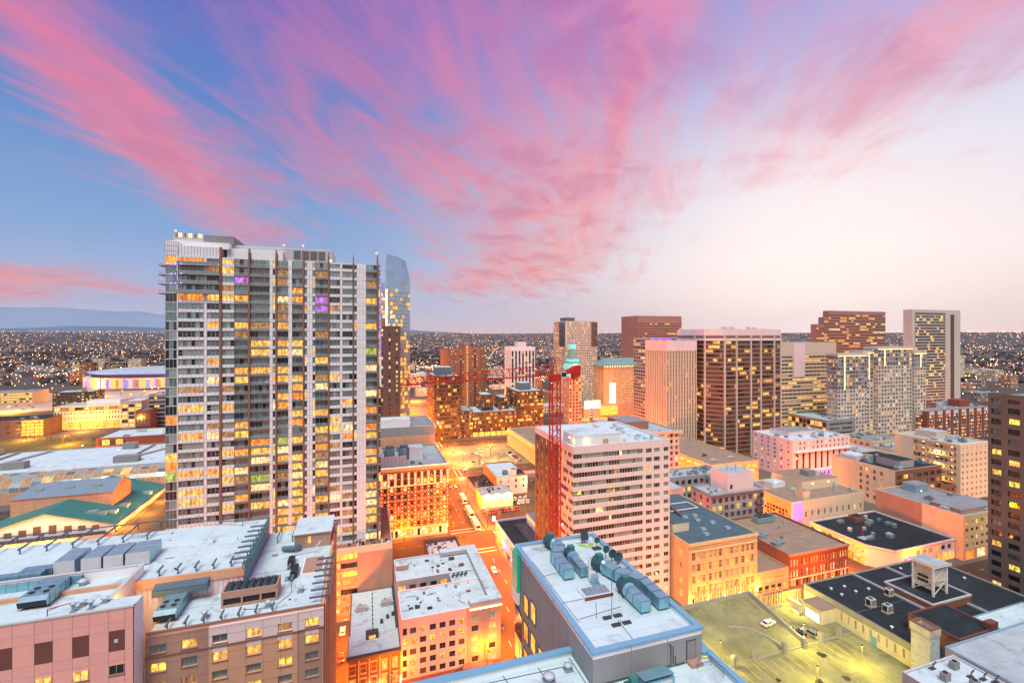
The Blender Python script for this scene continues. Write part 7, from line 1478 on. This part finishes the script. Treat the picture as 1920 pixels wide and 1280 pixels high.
for x, y, w_ in ((-282, 392, 14), (-226, 384, 12), (-165, 382, 14), (-178, 426, 8), (-262, 430, 8)): B.box_on_roof(x, x+w_, y, y+6, 4.2, 'grey_wall', 'grey_roof', 'stair_box')
for a, c in (((-245, 374, 12.4), (-228, 436, 12.4)), ((-160, 400, 12.4), (-140, 436, 12.4))): o = MB(); o.poly([(a[0], a[1], a[2]), (a[0]+4, a[1], a[2]), (c[0]+4, c[1], c[2]), (c[0], c[1], c[2])], 'concrete'); o.box(a[0], a[0]+.4, a[1], c[1], 11.8, 13.4, 'concrete'); o.build('ramp', B.root)
for x, y in ((-240, 400), (-168, 396), (-200, 420), (-290, 410)): o = MB(); o.rod((x, y, 11.8), (x, y, 18), .1, 'light_metal'); o.box(x-.5, x+.5, y-.2, y+.2, 18, 18.25, 'bulb_white'); o.build('deck_lamp', B.root)
B.done()
B = Bld('red_walled_hall', 'low red walled hall with two lit square windows, left of the apartment tower', -226, -150, 495, 535, 9, 'rust_wall', 'white_roof', faces='F', d=.3); B.fac('F', 2, 7.6, 2, 1, [('lit_yellow', 1), ('lit_gold', 1)], wf=.55, hf=.85, a=-224, b=-204, wall='charcoal'); B.blank('F', 2, 7.6, -226, -224, 'red_brick'); B.blank('F', 2, 7.6, -204, -150, 'red_brick'); B.blank('F', 7.6, 8.9, m='red_brick'); B.blank('F', 0, 2); B.clutter(8, 1, 3); B.done()
# campus and arena
B = Bld('campus_building', 'long cream campus building with two rows of small windows over a bright glazed ground floor', -310, -250, 600, 630, 25, 'cream', 'pale_roof', faces='F', d=.5); B.fac('F', 9, 20, 22, 2, OFF(.12), wf=.35, hf=.45); B.fac('F', 20, 23.6, 10, 1, palette([('glass_dark', 2)], LIT, .7), wf=.9, hf=.8, wall='charcoal'); B.blank('F', 23.6, 24.9); B.fac('F', .2, 9, 20, 1, [('lit_yellow', 3), ('lit_gold', 3), ('lit_amber', 1)], wf=.9, hf=.9); B.box_on_roof(-285, -255, 606, 622, 5, 'white_panel', 'white_roof'); B.done()
B = Bld('bright_edge_block', 'block with bright glazed corner and lilac wash beside the campus building', -249, -231, 594, 625, 29, 'lilac_grey', 'white_roof', faces='F', d=.3); B.fac('F', 1, 26, 3, 6, palette([('glass_dark', 2)], [('lit_yellow', 3), ('lit_pale', 2)], .6), wf=.85, hf=.7); B.blank('F', 26, 26.9); B.blank('F', 0, 1); B.done()
B = simple('ribbon_garage', 'grey garage with horizontal openings just left of the apartment tower', -212, -186, 560, 590, 38.8, 'grey_wall', 'pale_roof', 1, 8, .2, wf=.96, hf=.5, faces='F', mull=10, pal=palette([('glass_dark', 5)], [('lit_yellow', 2)], .15)); B.done()
B = simple('maroon_panel_block', 'dark maroon panelled block below the grey garage', -215, -203, 540, 556, 26, 'maroon', 'grey_roof', 4, 5, 0, wf=.9, hf=.9, faces='F', pal=[('glass_brown', 1)]); B.done()
B = simple('brown_college_block', 'dark brown college block with rows of lit windows at the left edge', -375, -303, 572, 602, 17, 'dark_brown', 'dark_roof', 9, 4, .3, wf=.5, hf=.3, faces='F'); o = MB(); [o.quad((-320+q*3.4, 571.5, 1+j*3.2), (-317+q*3.4, 571.5, 1+j*3.2), (-317+q*3.4, 571.5, 3.6+j*3.2), (-320+q*3.4, 571.5, 3.6+j*3.2), 'lit_yellow') for q in range(5) for j in range(5)]; o.build('lit_stair', B.root); B.done()
B = simple('lit_garage', 'garage with bands of yellow light at the far left edge', -530, -455, 835, 870, 19, 'grey_wall', 'grey_roof', 1, 4, .8, wf=.97, hf=.5, faces='F', mull=20, pal=palette([('glass_dark', 2)], [('lit_yellow', 3), ('lit_gold', 1)], .7)); B.done()
def arena():
    cx_, cy_ = -395, 1120; T = empty('arena', (cx_, cy_, 0), 'domed sports arena with pale roof and blue and violet lit columns', 'arena'); a, b_ = 128, 90; n = 48
    w = MB(); P = [(cx_+a*math.cos(6.283*j/n), cy_+b_*math.sin(6.283*j/n)) for j in range(n)]; w.prism(P, 0, 19, 'cream'); w.prism([(cx_+(x-cx_)*.92, cy_+(y-cy_)*.92) for x, y in P], 19, 26, 'charcoal'); w.build('wall', T)
    r = MB(); k = r.mi('pale_roof'); Q = [[(cx_+(x-cx_)*f, cy_+(y-cy_)*f, z) for x, y in P] for f, z in ((.97, 26), (.97, 28), (.7, 32.5), (.35, 35))]; base = []
    for ring in Q: base.append(len(r.v)); r.v += ring
    for p in range(3):
        for j in range(n): r.f.append((base[p]+j, base[p]+(j+1) % n, base[p+1]+(j+1) % n, base[p+1]+j)); r.m.append(r.mi('arena_blue') if p == 0 else k)
    r.f.append(tuple(base[3]+j for j in range(n))); r.m.append(k); r.build('roof', T)
    for j in range(n):
        x, y = P[j]
        if y > cy_+10: continue
        o = MB(); o.box(x-1.6, x+1.6, y-3, y-.4, 0, 18, 'lit_violet' if j % 3 else 'lit_gold'); o.box(x+2.2, x+6.5, y-1.2, y-.2, 2, 16, 'lit_dim' if j % 2 else 'arena_blue'); o.build('column', T)
arena()
# ------------------------------------------------------------------ street lamps (each carries its own light)
LM = {}; LC = {}
def lamp_mesh():
    if LM: return LM
    b = MB(); b.cyl(0, 0, 0, 8.2, .11, 'black_metal', 8, .07); b.cyl(0, 0, 0, .5, .22, 'black_metal', 8); LM['pole'] = b.mesh('pole')
    b = MB(); b.rod((0, 0, 8.1), (1.6, 0, 8.5), .05, 'black_metal', 6); LM['arm'] = b.mesh('arm')
    b = MB(); b.box(1.3, 2.1, -.18, .18, 8.44, 8.6, 'black_metal'); b.box(1.36, 2.04, -.14, .14, 8.36, 8.44, 'bulb_amber'); LM['head'] = b.mesh('lamp_head')
    return LM
def street_lamp(x, y, ang, lab, grp, power=9000, c=(1, .195, .001), z=.15, light=True):
    m = lamp_mesh(); LC[lab] = LC.get(lab, 0)+1; n_ = LC[lab]
    if n_ <= len(ORD): lab = ORD[n_-1]+' '+lab
    T = empty('street_lamp', (x, y, z), lab, 'street lamp', grp); T.rotation_euler.z = R(ang)
    par_ = T
    for n, k in (('pole', 'pole'), ('arm', 'arm'), ('lamp_head', 'head')):
        o = bpy.data.objects.new(n, m[k]); col.objects.link(o); o.parent = par_ if n == 'lamp_head' else T
        if n == 'arm': par_ = o
    if light:
        key = ('L', power, c)
        if key not in LM: l = bpy.data.lights.new('lamp_light', 'POINT'); l.energy = power; l.color = c; l.shadow_soft_size = .25; LM[key] = l
        q = bpy.data.objects.new('lamp_light', LM[key]); col.objects.link(q); q.parent = T; q.location = (1.8, 0, 8.1)
av = 'street lamps along the central avenue'
for i, y in enumerate(range(138, 640, 26)):
    pw = 38000 if y < 240 else 27000 if y < 430 else 70000
    street_lamp(38.6, y, 0, 'sodium lamp up the left kerb of the central avenue from the viewer', av, pw); street_lamp(60.6, y+13, 180, 'sodium lamp up the right kerb of the central avenue from the viewer', av+', right', pw)
for x in range(-20, 250, 27):
    if 36 < x < 62 or 188 < x < 210: continue
    street_lamp(x, 128.8, 270, 'sodium lamp from the left on the nearest cross street', 'lamps on the near cross street', 19000)
for x in list(range(-30, 36, 24))+list(range(66, 190, 30))+[214, 244, 274, 305]: street_lamp(x, 226.3, 270, 'sodium lamp from the left on the cross street by the bulb hotel', 'lamps on the second cross street', 18000)
for x in range(-30, 330, 34): street_lamp(x, 402.8, 90, 'sodium lamp from the left before the dark office complex', 'lamps on the third cross street', 57600)
for x in range(-20, 340, 40): street_lamp(x, 315, 90, 'sodium lamp from the left on the street before the surface car park', 'lamps behind the car park', 38400)
for y in range(140, 420, 28): street_lamp(190.6, y, 0, 'sodium lamp up the right hand avenue by the arched brick block', 'lamps on the right avenue', 38400); 
for y in (140, 190, 240, 290): street_lamp(363, y, 180, 'sodium lamp up the avenue beyond the gallery block', 'lamps on the far right avenue', 38400)
for y in (140, 156): street_lamp(-4.4, y, 180, 'sodium lamp up the lane beside the foreground hotel', 'lamps in the lane', 28800)
for y in (150, 200, 250): street_lamp(-97, y, 180, 'sodium lamp up the road in front of the theatre hall', 'lamps before the theatres', 32000)
lotc = (1, .72, .30)
for x, y in ((72, 345), (100, 345), (72, 380), (100, 382)): street_lamp(x, y, 45, 'warm lamp in the surface car park, counted from the near left', 'car park lamps', 12000, lotc)
for x, y in ((88, 244), (100, 268)): street_lamp(x, y, 90, 'warm lamp in the lot beside the billboard, counted from the front', 'lot lamps by the billboard', 6400, (1, .45, .10))
# yellow lamps of the parking deck
for i, (x, y, z) in enumerate(((114.5, 94.1, 15.5), (127.6, 108.5, 13.5), (88, 96, 15), (104, 82, 14.5), (122, 84, 14.5))):
    T = empty('deck_lamp', (x, y, z), ['slim yellow lamp post beside the deck ramp wall', 'yellow lamp at the level bay of the parking deck', 'yellow lamp at the left ramp of the parking deck', 'yellow lamp low on the near parking deck', 'yellow lamp on the parking deck by the warehouse wall'][i], 'lamp', 'parking deck lamps')
    b = MB(); b.rod((x, y, z-1), (x, y, z+5.4), .09, 'paint_yellow', 6); b.build('post', T); b = MB(); b.box(x-.25, x+.25, y-.2, y+.2, z+5.4, z+5.6, 'black_metal'); b.box(x-.2, x+.2, y-.16, y+.16, z+5.32, z+5.4, 'bulb'); b.build('lamp_head', T)
    l = bpy.data.lights.new('deck_light', 'POINT'); l.energy = 9500; l.color = (.95, .80, .10); l.shadow_soft_size = .15; q = bpy.data.objects.new('deck_light', l); col.objects.link(q); q.location = (x, y, z+5.1); adopt(q, T)
# lamps of the far left quarter
for x, y in ((-280, 585), (-310, 555), (-260, 520), (-330, 500), (-240, 470), (-380, 640), (-440, 760), (-360, 800), (-520, 700), (-420, 900), (-330, 950), (-560, 980), (-300, 1010), (-480, 1040), (-600, 860)):
    street_lamp(x, y, 0, 'tall amber lamp among the car parks and lawns on the left', 'lamps in the left quarter', 280000 if y > 600 else 75000, (1, .34, .03), 0)
for x, y in ((70, 700), (150, 640), (220, 720), (300, 640), (390, 560), (460, 430), (540, 480), (120, 860), (260, 900), (420, 700), (600, 600), (700, 700), (560, 330), (640, 420), (760, 560), (40, 1000), (200, 1100), (500, 950)):
    street_lamp(x, y, 0, 'amber lamp on the streets beyond the towers', 'lamps beyond the towers', 300000, (1, .28, .03), 0)

# ------------------------------------------------------------------ vehicles
CM = {}
def car_parts(paint, suv):
    key = (paint, suv)
    if key in CM: return CM[key]
    def prof(pts, w, m, inset=0.0):
        b = MB(); n = len(pts); i = len(b.v); b.v += [(x, -w/2, z) for x, z in pts]+[(x, w/2, z) for x, z in pts]; k = b.mi(m)
        for j in range(n): b.f.append((i+j, i+n+j, i+n+(j+1) % n, i+(j+1) % n)); b.m.append(k)
        b.f.append(tuple(i+j for j in range(n))); b.m.append(k); b.f.append(tuple(i+n+j for j in reversed(range(n)))); b.m.append(k); return b
    h = 1.75 if suv else 1.42
    body = prof([(-2.2, .32), (2.2, .32), (2.28, .62), (2.2, .82), (1.1, .95), (-2.0 if suv else -1.6, .98), (-2.25, .9), (-2.28, .6)], 1.8, paint)
    x0, x1 = (-2.1, .9) if suv else (-1.75, .95); r0, r1 = (-1.9, .2) if suv else (-1.05, .25)
    cab = prof([(x0, .94), (x1, .94), (r1, h), (r0, h)], 1.58, paint)
    gl = MB()
    for s in (-1, 1): gl.poly([(x0+.25, s*.81, 1.02), (x1-.3, s*.81, 1.02), (r1-.08, s*.80, h-.1), (r0+.1, s*.80, h-.1)][::s], 'glass_dark')
    gl.poly([(x1+.02, -.7, 1.0), (x1+.02, .7, 1.0), (r1+.05, .66, h-.06), (r1+.05, -.66, h-.06)], 'glass_dark'); gl.poly([(x0-.02, .7, 1.0), (x0-.02, -.7, 1.0), (r0-.05, -.66, h-.06), (r0-.05, .66, h-.06)], 'glass_dark')
    wh = MB(); wh.rod((0, -.11, 0), (0, .11, 0), .33, 'rubber', 12); rim = MB(); rim.rod((0, -.12, 0), (0, .12, 0), .19, 'car_silver', 8); CM['rim'] = CM.get('rim') or rim.mesh('rim')
    hl = MB(); hl.box(2.18, 2.3, -.14, .14, .62, .78, 'bulb_white'); tl = MB(); tl.box(-2.31, -2.22, -.14, .14, .68, .84, 'bulb_red')
    CM[key] = [('body', body.mesh('body')), ('cabin', cab.mesh('cabin')), ('windows', gl.mesh('windows')), ('wheel', wh.mesh('wheel')), ('headlight', hl.mesh('headlight')), ('tail_light', tl.mesh('tail_light'))]
    return CM[key]
def car(x, y, z, ang, paint, lab, grp=None, suv=False, pitch=0.0):
    if grp and grp != 'cars in the arena car park': LC[lab] = LC.get(lab, 0)+1; lab = ORD[LC[lab]-1]+' '+lab+', '+paint[4:]+' one'
    T = empty('parked_car', (x, y, z), lab, 'car', grp); T.rotation_euler = (0, pitch, R(ang))
    for n, me in car_parts(paint, suv):
        pos = {'wheel': [(1.4, -.82, .33), (1.4, .82, .33), (-1.4, -.82, .33), (-1.4, .82, .33)], 'headlight': [(0, -.62, 0), (0, .62, 0)], 'tail_light': [(0, -.62, 0), (0, .62, 0)]}.get(n, [(0, 0, 0)])
        for p in pos:
            o = bpy.data.objects.new(n, me); col.objects.link(o); o.parent = T; o.location = p
            if n == 'wheel' and y < 330: q = bpy.data.objects.new('rim', CM['rim']); col.objects.link(q); q.parent = o
def bus(x, y, lab):
    T = empty('city_bus', (x, y, .024), lab, 'bus', 'buses on the avenue'); T.rotation_euler.z = R(-90)
    def part(n, b): o = bpy.data.objects.new(n, b.mesh(n)); col.objects.link(o); o.parent = T; return o
    b = MB(); b.box(-6, 6, -1.27, 1.27, .4, 2.7, 'car_white'); i = len(b.v); b.prism([(-6, -1.27), (6, -1.27), (6, 1.27), (-6, 1.27)], 2.7, 2.72, 'car_white'); b.box(-5.9, 5.9, -1.1, 1.1, 2.72, 2.95, 'car_white'); part('body', b)
    for s in (-1, 1):
        b = MB(); b.box(-5.6, 5.5, s*1.275-.01, s*1.275+.01, 1.5, 2.4, 'glass_dark'); part('side_windows', b)
        for q in range(8): b = MB(); b.box(-5.6+q*1.5, -5.5+q*1.5, s*1.29-.01, s*1.29+.01, 1.5, 2.4, 'car_white'); part('window_post', b)
    b = MB(); b.box(6.0, 6.03, -1.1, 1.1, 1.15, 2.4, 'glass_dark'); part('windscreen', b); b = MB(); b.box(6.0, 6.05, -.8, .8, 2.45, 2.66, 'lit_amber'); part('destination_sign', b)
    b = MB(); b.box(-4.5, -1.5, -.8, .8, 2.95, 3.25, 'light_metal'); part('roof_unit', b); b = MB(); b.box(.6, 2.0, -.6, .6, 2.95, 3.15, 'light_metal'); part('roof_hatch', b)
    for px in (4.1, -3.6):
        for s in (-1, 1): b = MB(); b.rod((px, s*1.05, .5), (px, s*1.29, .5), .5, 'rubber', 12); part('wheel', b)
    for s in (-1, 1): b = MB(); b.box(6.0, 6.04, s*.95-.16, s*.95+.16, .7, .95, 'bulb_white'); part('headlight', b)
bus(56.4, 271.0, 'white bus farthest up the central avenue'); bus(55.6, 249.5, 'middle one of the three white buses on the avenue'); bus(55.2, 233.0, 'white bus waiting at the crossing, nearest of the three')
car(111.8, 103.2, 15.62, 10, 'car_white', 'white hatchback parked on the sloping parking deck', pitch=0); car(120.8, 97.4, 14.53, 100, 'car_silver', 'silver estate car on the level bay of the parking deck', suv=True); car(117.8, 98.6, 14.53, 100, 'car_black', 'dark car tucked against the deck ramp wall')
rnd = random.Random(21)
lc = ['car_white', 'car_silver', 'car_black', 'car_red', 'car_blue']
for i in range(7): car(65.5+i*2.9, 247.6, .17, 90, rnd.choice(lc), 'car from the left parked below the billboard', 'cars below the billboard', i % 3 == 0)
for i in range(6): car(87+rnd.uniform(-.3, .3)+(i % 3)*3, 256+(i//3)*6, .17, 60, rnd.choice(['car_white', 'car_silver', 'car_white']), 'van from the front in the lot right of the billboard', 'vehicles right of the billboard', True)
for i in range(9): car(116, 340+i*3.3, .17, 180, rnd.choice(lc), 'car from the front along the right edge of the surface car park', 'cars along the car park edge', i % 4 == 0)
for i in range(8): car(rnd.uniform(66, 108), rnd.uniform(338, 398), .17, rnd.choice([90, -90]), rnd.choice(lc), 'car standing loose in the surface car park', 'cars scattered in the car park', i % 3 == 0)
for i in range(4): car(88+i*5, 311.5, .17, 0, rnd.choice(lc), 'car from the left behind the brick walk-up', 'cars behind the walk-up')
car(-7.2, 163, .03, 90, 'car_white', 'pale car in the lane beside the hotel, farther one'); car(-7.0, 150, .03, 90, 'car_red', 'red car in the lane beside the hotel, nearer one')
car(53.5, 298, .03, -90, 'car_red', 'lone red car on the avenue beyond the buses')
for x, y, a in ((226, 262, 20), (221, 285, 90), (216, 302, 80), (219, 305, 85), (240, 252, 10), (224, 250, 0)): car(x, y, 15.42, a, rnd.choice(lc), 'car on the roof of the tan parking garage', 'cars on the garage roof')
for x, y, a in ((47.2, 176, 90), (47.4, 196, 90), (52, 186, -90), (47, 262, 90), (51.8, 320, -90), (47.3, 345, 90), (52, 372, -90), (56.6, 296, -90)): car(x, y, .03, a, rnd.choice(lc), 'car driving on the central avenue', 'cars driving on the avenue')
for x, y in ((72, 119), (96, 124.5), (150, 119.4), (172, 124), (224, 119)): car(x, y, .03, 0, rnd.choice(lc), 'car on the nearest cross street', 'cars on the nearest cross street')
for i in range(4): car(44, 150+i*9, .03, 90, rnd.choice(lc), 'car from the front parked on the near left avenue kerb', 'cars on the near avenue')

# ------------------------------------------------------------------ street furniture and trees
def traffic_signal(x, y, ang, lab):
    T = empty('traffic_signal', (x, y, .15), lab, 'traffic light', 'signals at the avenue crossing'); T.rotation_euler.z = R(ang)
    def part(n, b): o = bpy.data.objects.new(n, b.mesh(n)); col.objects.link(o); o.parent = T
    b = MB(); b.cyl(0, 0, 0, 6.4, .12, 'black_metal', 8); b.rod((0, 0, 6), (6, 0, 6.3), .08, 'black_metal', 6); part('post', b)
    for q in (3.5, 5.8): b = MB(); b.box(q-.2, q+.2, -.15, .15, 5.4, 6.5, 'black_metal'); b.octa(q, -.2, 6.2, .13, 'bulb_red'); part('signal_head', b)
traffic_signal(61.0, 207.6, 180, 'traffic signal on the near right corner of the avenue crossing'); traffic_signal(61, 230.2, 180, 'traffic signal on the far right corner of the avenue crossing'); traffic_signal(38.2, 207.8, 0, 'traffic signal on the near left corner of the avenue crossing'); traffic_signal(38.2, 230.3, 0, 'traffic signal by the bulb lit hotel')
T = empty('lit_kiosk', (65.5, 234.5, .15), 'small glowing white advertising kiosk on the corner', 'kiosk'); b = MB(); b.box(64.8, 66.2, 234.3, 234.7, .6, 3.4, 'screen_white'); b.build('screen', T); b = MB(); b.box(64.7, 66.3, 234.25, 234.75, .15, .6, 'black_metal'); b.box(64.7, 66.3, 234.25, 234.75, 3.4, 3.55, 'black_metal'); b.build('frame', T)
def bare_tree(x, y, h, seed, lab, grp, lights=False):
    rnd = random.Random(seed); LC[lab] = LC.get(lab, 0)+1; lab = (ORD[LC[lab]-1]+' '+lab) if grp != 'bare trees on the right cross street' else lab; T = empty('bare_tree', (x, y, .1), lab, 'tree', grp); tr = MB(); cr = MB(); tip = []
    def br(p, d, L_, r, lev, mb):
        q = p+d*L_; mb.rod(p, q, r, 'bark', 5, r*.65)
        if lev == 0: tip.append(q); return
        for k in range(3 if lev > 1 else 4):
            nd = (d+Vector((rnd.uniform(-.75, .75), rnd.uniform(-.75, .75), rnd.uniform(-.1, .5)))).normalized(); br(q if k else p+d*L_*.8, nd, L_*rnd.uniform(.6, .8), r*.6, lev-1, cr)
    br(Vector((x, y, .1)), Vector((rnd.uniform(-.05, .05), rnd.uniform(-.05, .05), 1)), h*.34, h*.022, 4, tr)
    tr.build('trunk', T); 
    if lights:
        for q in tip[::2]: cr.octa(q.x, q.y, q.z, .09, 'bulb')
    cr.build('crown', T)
for i, (x, y, h) in enumerate(((66, 312, 9), (84, 341, 11), (98, 360, 12), (112, 332, 10), (70, 401, 8), (90, 402, 8), (105, 402, 8), (150, 401, 9))): bare_tree(x, y, h, i, 'bare winter tree strung with bulbs around the surface car park' if i in (0, 1, 2) else 'bare winter street tree by the dark office complex', 'lit bare trees' if i < 3 else 'bare street trees', i < 3)
for i, (x, y, h) in enumerate(((254, 131.6, 7), (268, 131.8, 6.5))): bare_tree(x, y, h, 40+i, ['bare street tree near the window grid front, left', 'bare street tree near the window grid front, right'][i], 'bare trees on the right cross street')
for i in range(12): bare_tree(-300+i*9+random.uniform(-2, 2), 540-i*4, random.uniform(6, 9), 60+i, 'small bare tree in the row along the lawn on the left', 'bare trees along the lawn')
bare_tree(70, 404, 9, 90, 'leafless round tree at the corner of the dark complex', 'bare street trees')
sheet('lawn', -420, -180, 500, 560, .16, 'lawn'); sheet('lawn', -560, -330, 650, 740, .05, 'lawn'); sheet('road', -420, -120, 440, 452, .03, 'asphalt'); sheet('car_park', -640, -330, 760, 990, .04, 'concrete')
for i in range(60): car(rnd.uniform(-600, -350), rnd.choice([780, 800, 820, 850, 880, 910, 940]), .06, 90, rnd.choice(lc), 'far car in the big car park before the arena', 'cars in the arena car park')

# ------------------------------------------------------------------ the city beyond: single blocks, then one far mass
rnd = random.Random(33)
taken = [(61, 176, 425, 485), (85, 136, 515, 550), (180, 218, 565, 600), (254, 306, 555, 602), (217, 262, 465, 508), (262, 348, 470, 510), (305, 375, 525, 575), (260, 350, 295, 415), (370, 446, 325, 362), (550, 672, 430, 502), (423, 526, 286, 322), (586, 674, 348, 378), (486, 592, 277, 324), (-12, 42, 330, 406), (-270, -176, 490, 630), (-380, -228, 565, 635)]
def free(x0, x1, y0, y1):
    for a, c, d_, e in taken:
        if x0 < c and x1 > a and y0 < e and y1 > d_: return False
    for _, a, c, d_, e in ROADS:
        if x0 < c and x1 > a and y0 < e and y1 > d_: return False
    for _, a, c, d_, e in CROSS:
        if x0 < c and x1 > a and y0 < e and y1 > d_: return False
    return True
def pix(x, y, z): D = x*S_+y*C_; return 960+853*(x*C_-y*S_)/D, 628+853*(100-z)/D
MARKS = [('clock tower', 1078, 700), ('red brick tower', 875, 700), ('white ribbed tower', 980, 690), ('dark office complex', 900, 770), ('arena', 250, 705), ('glass skyscraper', 745, 700), ('tan grid tower', 1090, 680), ('green roofed hotel', 1165, 740), ('plain brown tower', 1236, 660), ('striped slab tower', 1755, 680), ('brick apartments', 1750, 790), ('campus building', 180, 780), ('apartment tower', 320, 680), ('big brown tower', 1390, 720), ('dark stepped tower', 1600, 620), ('taupe tower', 1870, 740)]
cnt = 0; walls = ['brick', 'rust_wall', 'beige', 'grey_wall', 'lilac_grey', 'cream', 'brown_wall', 'stone', 'charcoal', 'red_brick']
tries = 0
while cnt < 150 and tries < 6000:
    tries += 1
    D = 430*(1+rnd.random()*2.0); a = math.atan(rnd.uniform(-1.05, 1.1)); t = math.tan(a); x, y = D*(t*C_+S_), D*(C_-t*S_)
    if x < -60 and y < 1300 and t < -.3 and rnd.random() < .8: continue
    w_, d_ = rnd.uniform(16, 46), rnd.uniform(16, 40); h = rnd.choice([7, 9, 11, 13, 16, 20, 24, 30]) if D < 900 else rnd.choice([8, 10, 14, 18, 24, 34])
    if t > .15 and D < 800: h = min(h, 18)
    if rnd.random() < .06 and D > 600: h = rnd.uniform(40, 60)
    if not free(x, x+w_, y, y+d_): continue
    taken.append((x-2, x+w_+2, y-2, y+d_+2)); cnt += 1; wl = rnd.choice(walls)
    sx_, sy_ = pix(x+w_/2, y, h); lm = min(MARKS, key=lambda q: (q[1]-sx_)**2+3*(q[2]-sy_)**2); dx_, dy_ = sx_-lm[1], sy_-lm[2]
    where = ('right of' if dx_ > 0 else 'left of') if abs(dx_) > abs(dy_) else ('below' if dy_ > 0 else 'beyond')
    rfm = rnd.choice(['pale_roof', 'grey_roof', 'white_roof', 'dark_roof'])
    lab_ = '%s %s block with %s roof, %s floors, %s the %s' % ('broad' if w_ > 36 else 'slim' if w_ < 22 else 'square', {'brick': 'brick', 'rust_wall': 'rust coloured', 'beige': 'beige', 'grey_wall': 'grey', 'lilac_grey': 'lilac grey', 'cream': 'cream', 'brown_wall': 'brown', 'stone': 'pale stone', 'charcoal': 'black', 'red_brick': 'red brick'}[wl], rfm.split('_')[0], max(1, int(h/3.6)), where, lm[0])
    B = Bld('far_block', lab_, x, x+w_, y, y+d_, h, wl, rfm, faces='FL' if x > 0 else 'FR', d=.25, group='ordinary blocks beyond the towers')
    for f in B.fc: lo, hi = B.span(f); B.fac(f, .5, h-1, max(2, int((hi-lo)/4)), max(1, int(h/3.6)), OFF(.35), wf=.5, hf=.5); B.blank(f, h-1, h-.1); B.blank(f, 0, .5)
    if D < 800: B.clutter(4, 1, 3)
    B.done()
# far mass: houses, trees and lamps too many to count
hb, tb, lb = MB(), MB(), MB()
from mathutils import noise as mnoise
def quarter(x, y, o): return mnoise.noise(Vector((x/520, y/520, o)))+.5*mnoise.noise(Vector((x/170, y/170, o+4)))
def ringpt(d0, d1):
    D = math.sqrt(rnd.uniform(d0*d0, d1*d1)) if d1 < 3000 else d0*(d1/d0)**rnd.random(); t = math.tan(R(rnd.uniform(-52, 52))); r_ = D*math.sqrt(1+t*t); return D*(t*C_+S_), D*(C_-t*S_), r_, t
for k in range(7000):
    x, y, r_, t = ringpt(1000, 9000)
    if rnd.random() > .75+1.2*quarter(x, y, 1.0): continue
    if k % 9 == 0: pass
    z = grow_z(r_); s = rnd.uniform(8, 18)*(1+r_/9000)*(2.4 if rnd.random() < .08 else 1); h = rnd.uniform(4, 9)*(1+rnd.random()*(1.4 if rnd.random() < .1 else .2))
    hb.box(x, x+s, y, y+s*rnd.uniform(.6, 1.3), z-2, z+h, rnd.choice(['grey_wall', 'brick', 'dark_brown', 'lilac_grey', 'brown_wall']), top=rnd.choice(['grey_roof', 'slate_roof', 'dark_roof', 'dark_roof']), bottom=False)
for k in range(7000):
    x, y, r_, t = ringpt(900, 11000) if k % 3 else ringpt(900, 2500)
    if rnd.random() > (.95 if t < -.25 else .6)-1.1*quarter(x, y, 1.0): continue
    z = grow_z(r_); n = 6; rr = rnd.uniform(4, 8)*(1+r_/6000); hh = rnd.uniform(6, 11)*(1+r_/16000); i = len(tb.v); k_ = tb.mi('trees')
    for q, (f, zz_) in enumerate(((.55, .15), (1, .5), (.6, .85))):
        for j in range(n): a = 6.283*(j+.5*q)/n; e = rr*f*rnd.uniform(.75, 1.2); tb.v.append((x+e*math.cos(a), y+e*math.sin(a), z+hh*zz_*rnd.uniform(.85, 1.15)))
    tb.v.append((x, y, z+hh))
    for q in range(2):
        for j in range(n): tb.f.append((i+q*n+j, i+q*n+(j+1) % n, i+(q+1)*n+(j+1) % n, i+(q+1)*n+j)); tb.m.append(k_)
    for j in range(n): tb.f.append((i+2*n+j, i+2*n+(j+1) % n, i+3*n)); tb.m.append(k_)
for k in range(12000):
    x, y, r_, t = ringpt(700, 12500)
    if x < -180 and r_ < 1100 and rnd.random() < .5: continue
    if rnd.random() > .62+1.5*quarter(x, y, 1.0): continue
    if k % 5:
        if k % 2: x = round(x/170)*170+rnd.uniform(-6, 6)
        else: y = round(y/210)*210+rnd.uniform(-6, 6)
    z = grow_z(r_); lb.octa(x, y, z+rnd.uniform(7, 16)*(1+r_/9000), rnd.uniform(.5, 1.1)*(.6+r_/3800), rnd.choice(['far_amber']*6+['far_white']*4+['far_red']))
def stuff(o, lab, cat): o['kind'] = 'stuff'; o['label'] = lab; o['category'] = cat; return o
stuff(hb.build('distant_houses'), 'endless low houses spreading to the horizon', 'houses'); stuff(tb.build('distant_trees'), 'dark bare trees between the distant houses', 'trees'); stuff(lb.build('distant_lamps'), 'thousands of amber and white lights out to the horizon', 'lights')

# ------------------------------------------------------------------ the evening air
b = MB(); b.box(-24000, 24000, -24000, 24000, -4, 1300, 'glass_mid'); hz = b.build('haze'); hz['kind'] = 'stuff'; hz['label'] = 'thin evening haze over the city'; hz['category'] = 'haze'
hm = bpy.data.materials.new('haze'); hm.use_nodes = True; t = hm.node_tree; t.nodes.clear(); o_ = t.nodes.new('ShaderNodeOutputMaterial'); v_ = t.nodes.new('ShaderNodeVolumePrincipled')
v_.inputs['Color'].default_value = (.86, .92, 1.0, 1); v_.inputs['Density'].default_value = 1.5e-5; v_.inputs['Anisotropy'].default_value = .2; t.links.new(v_.outputs[0], o_.inputs['Volume'])
hz.data.materials.clear(); hz.data.materials.append(hm)
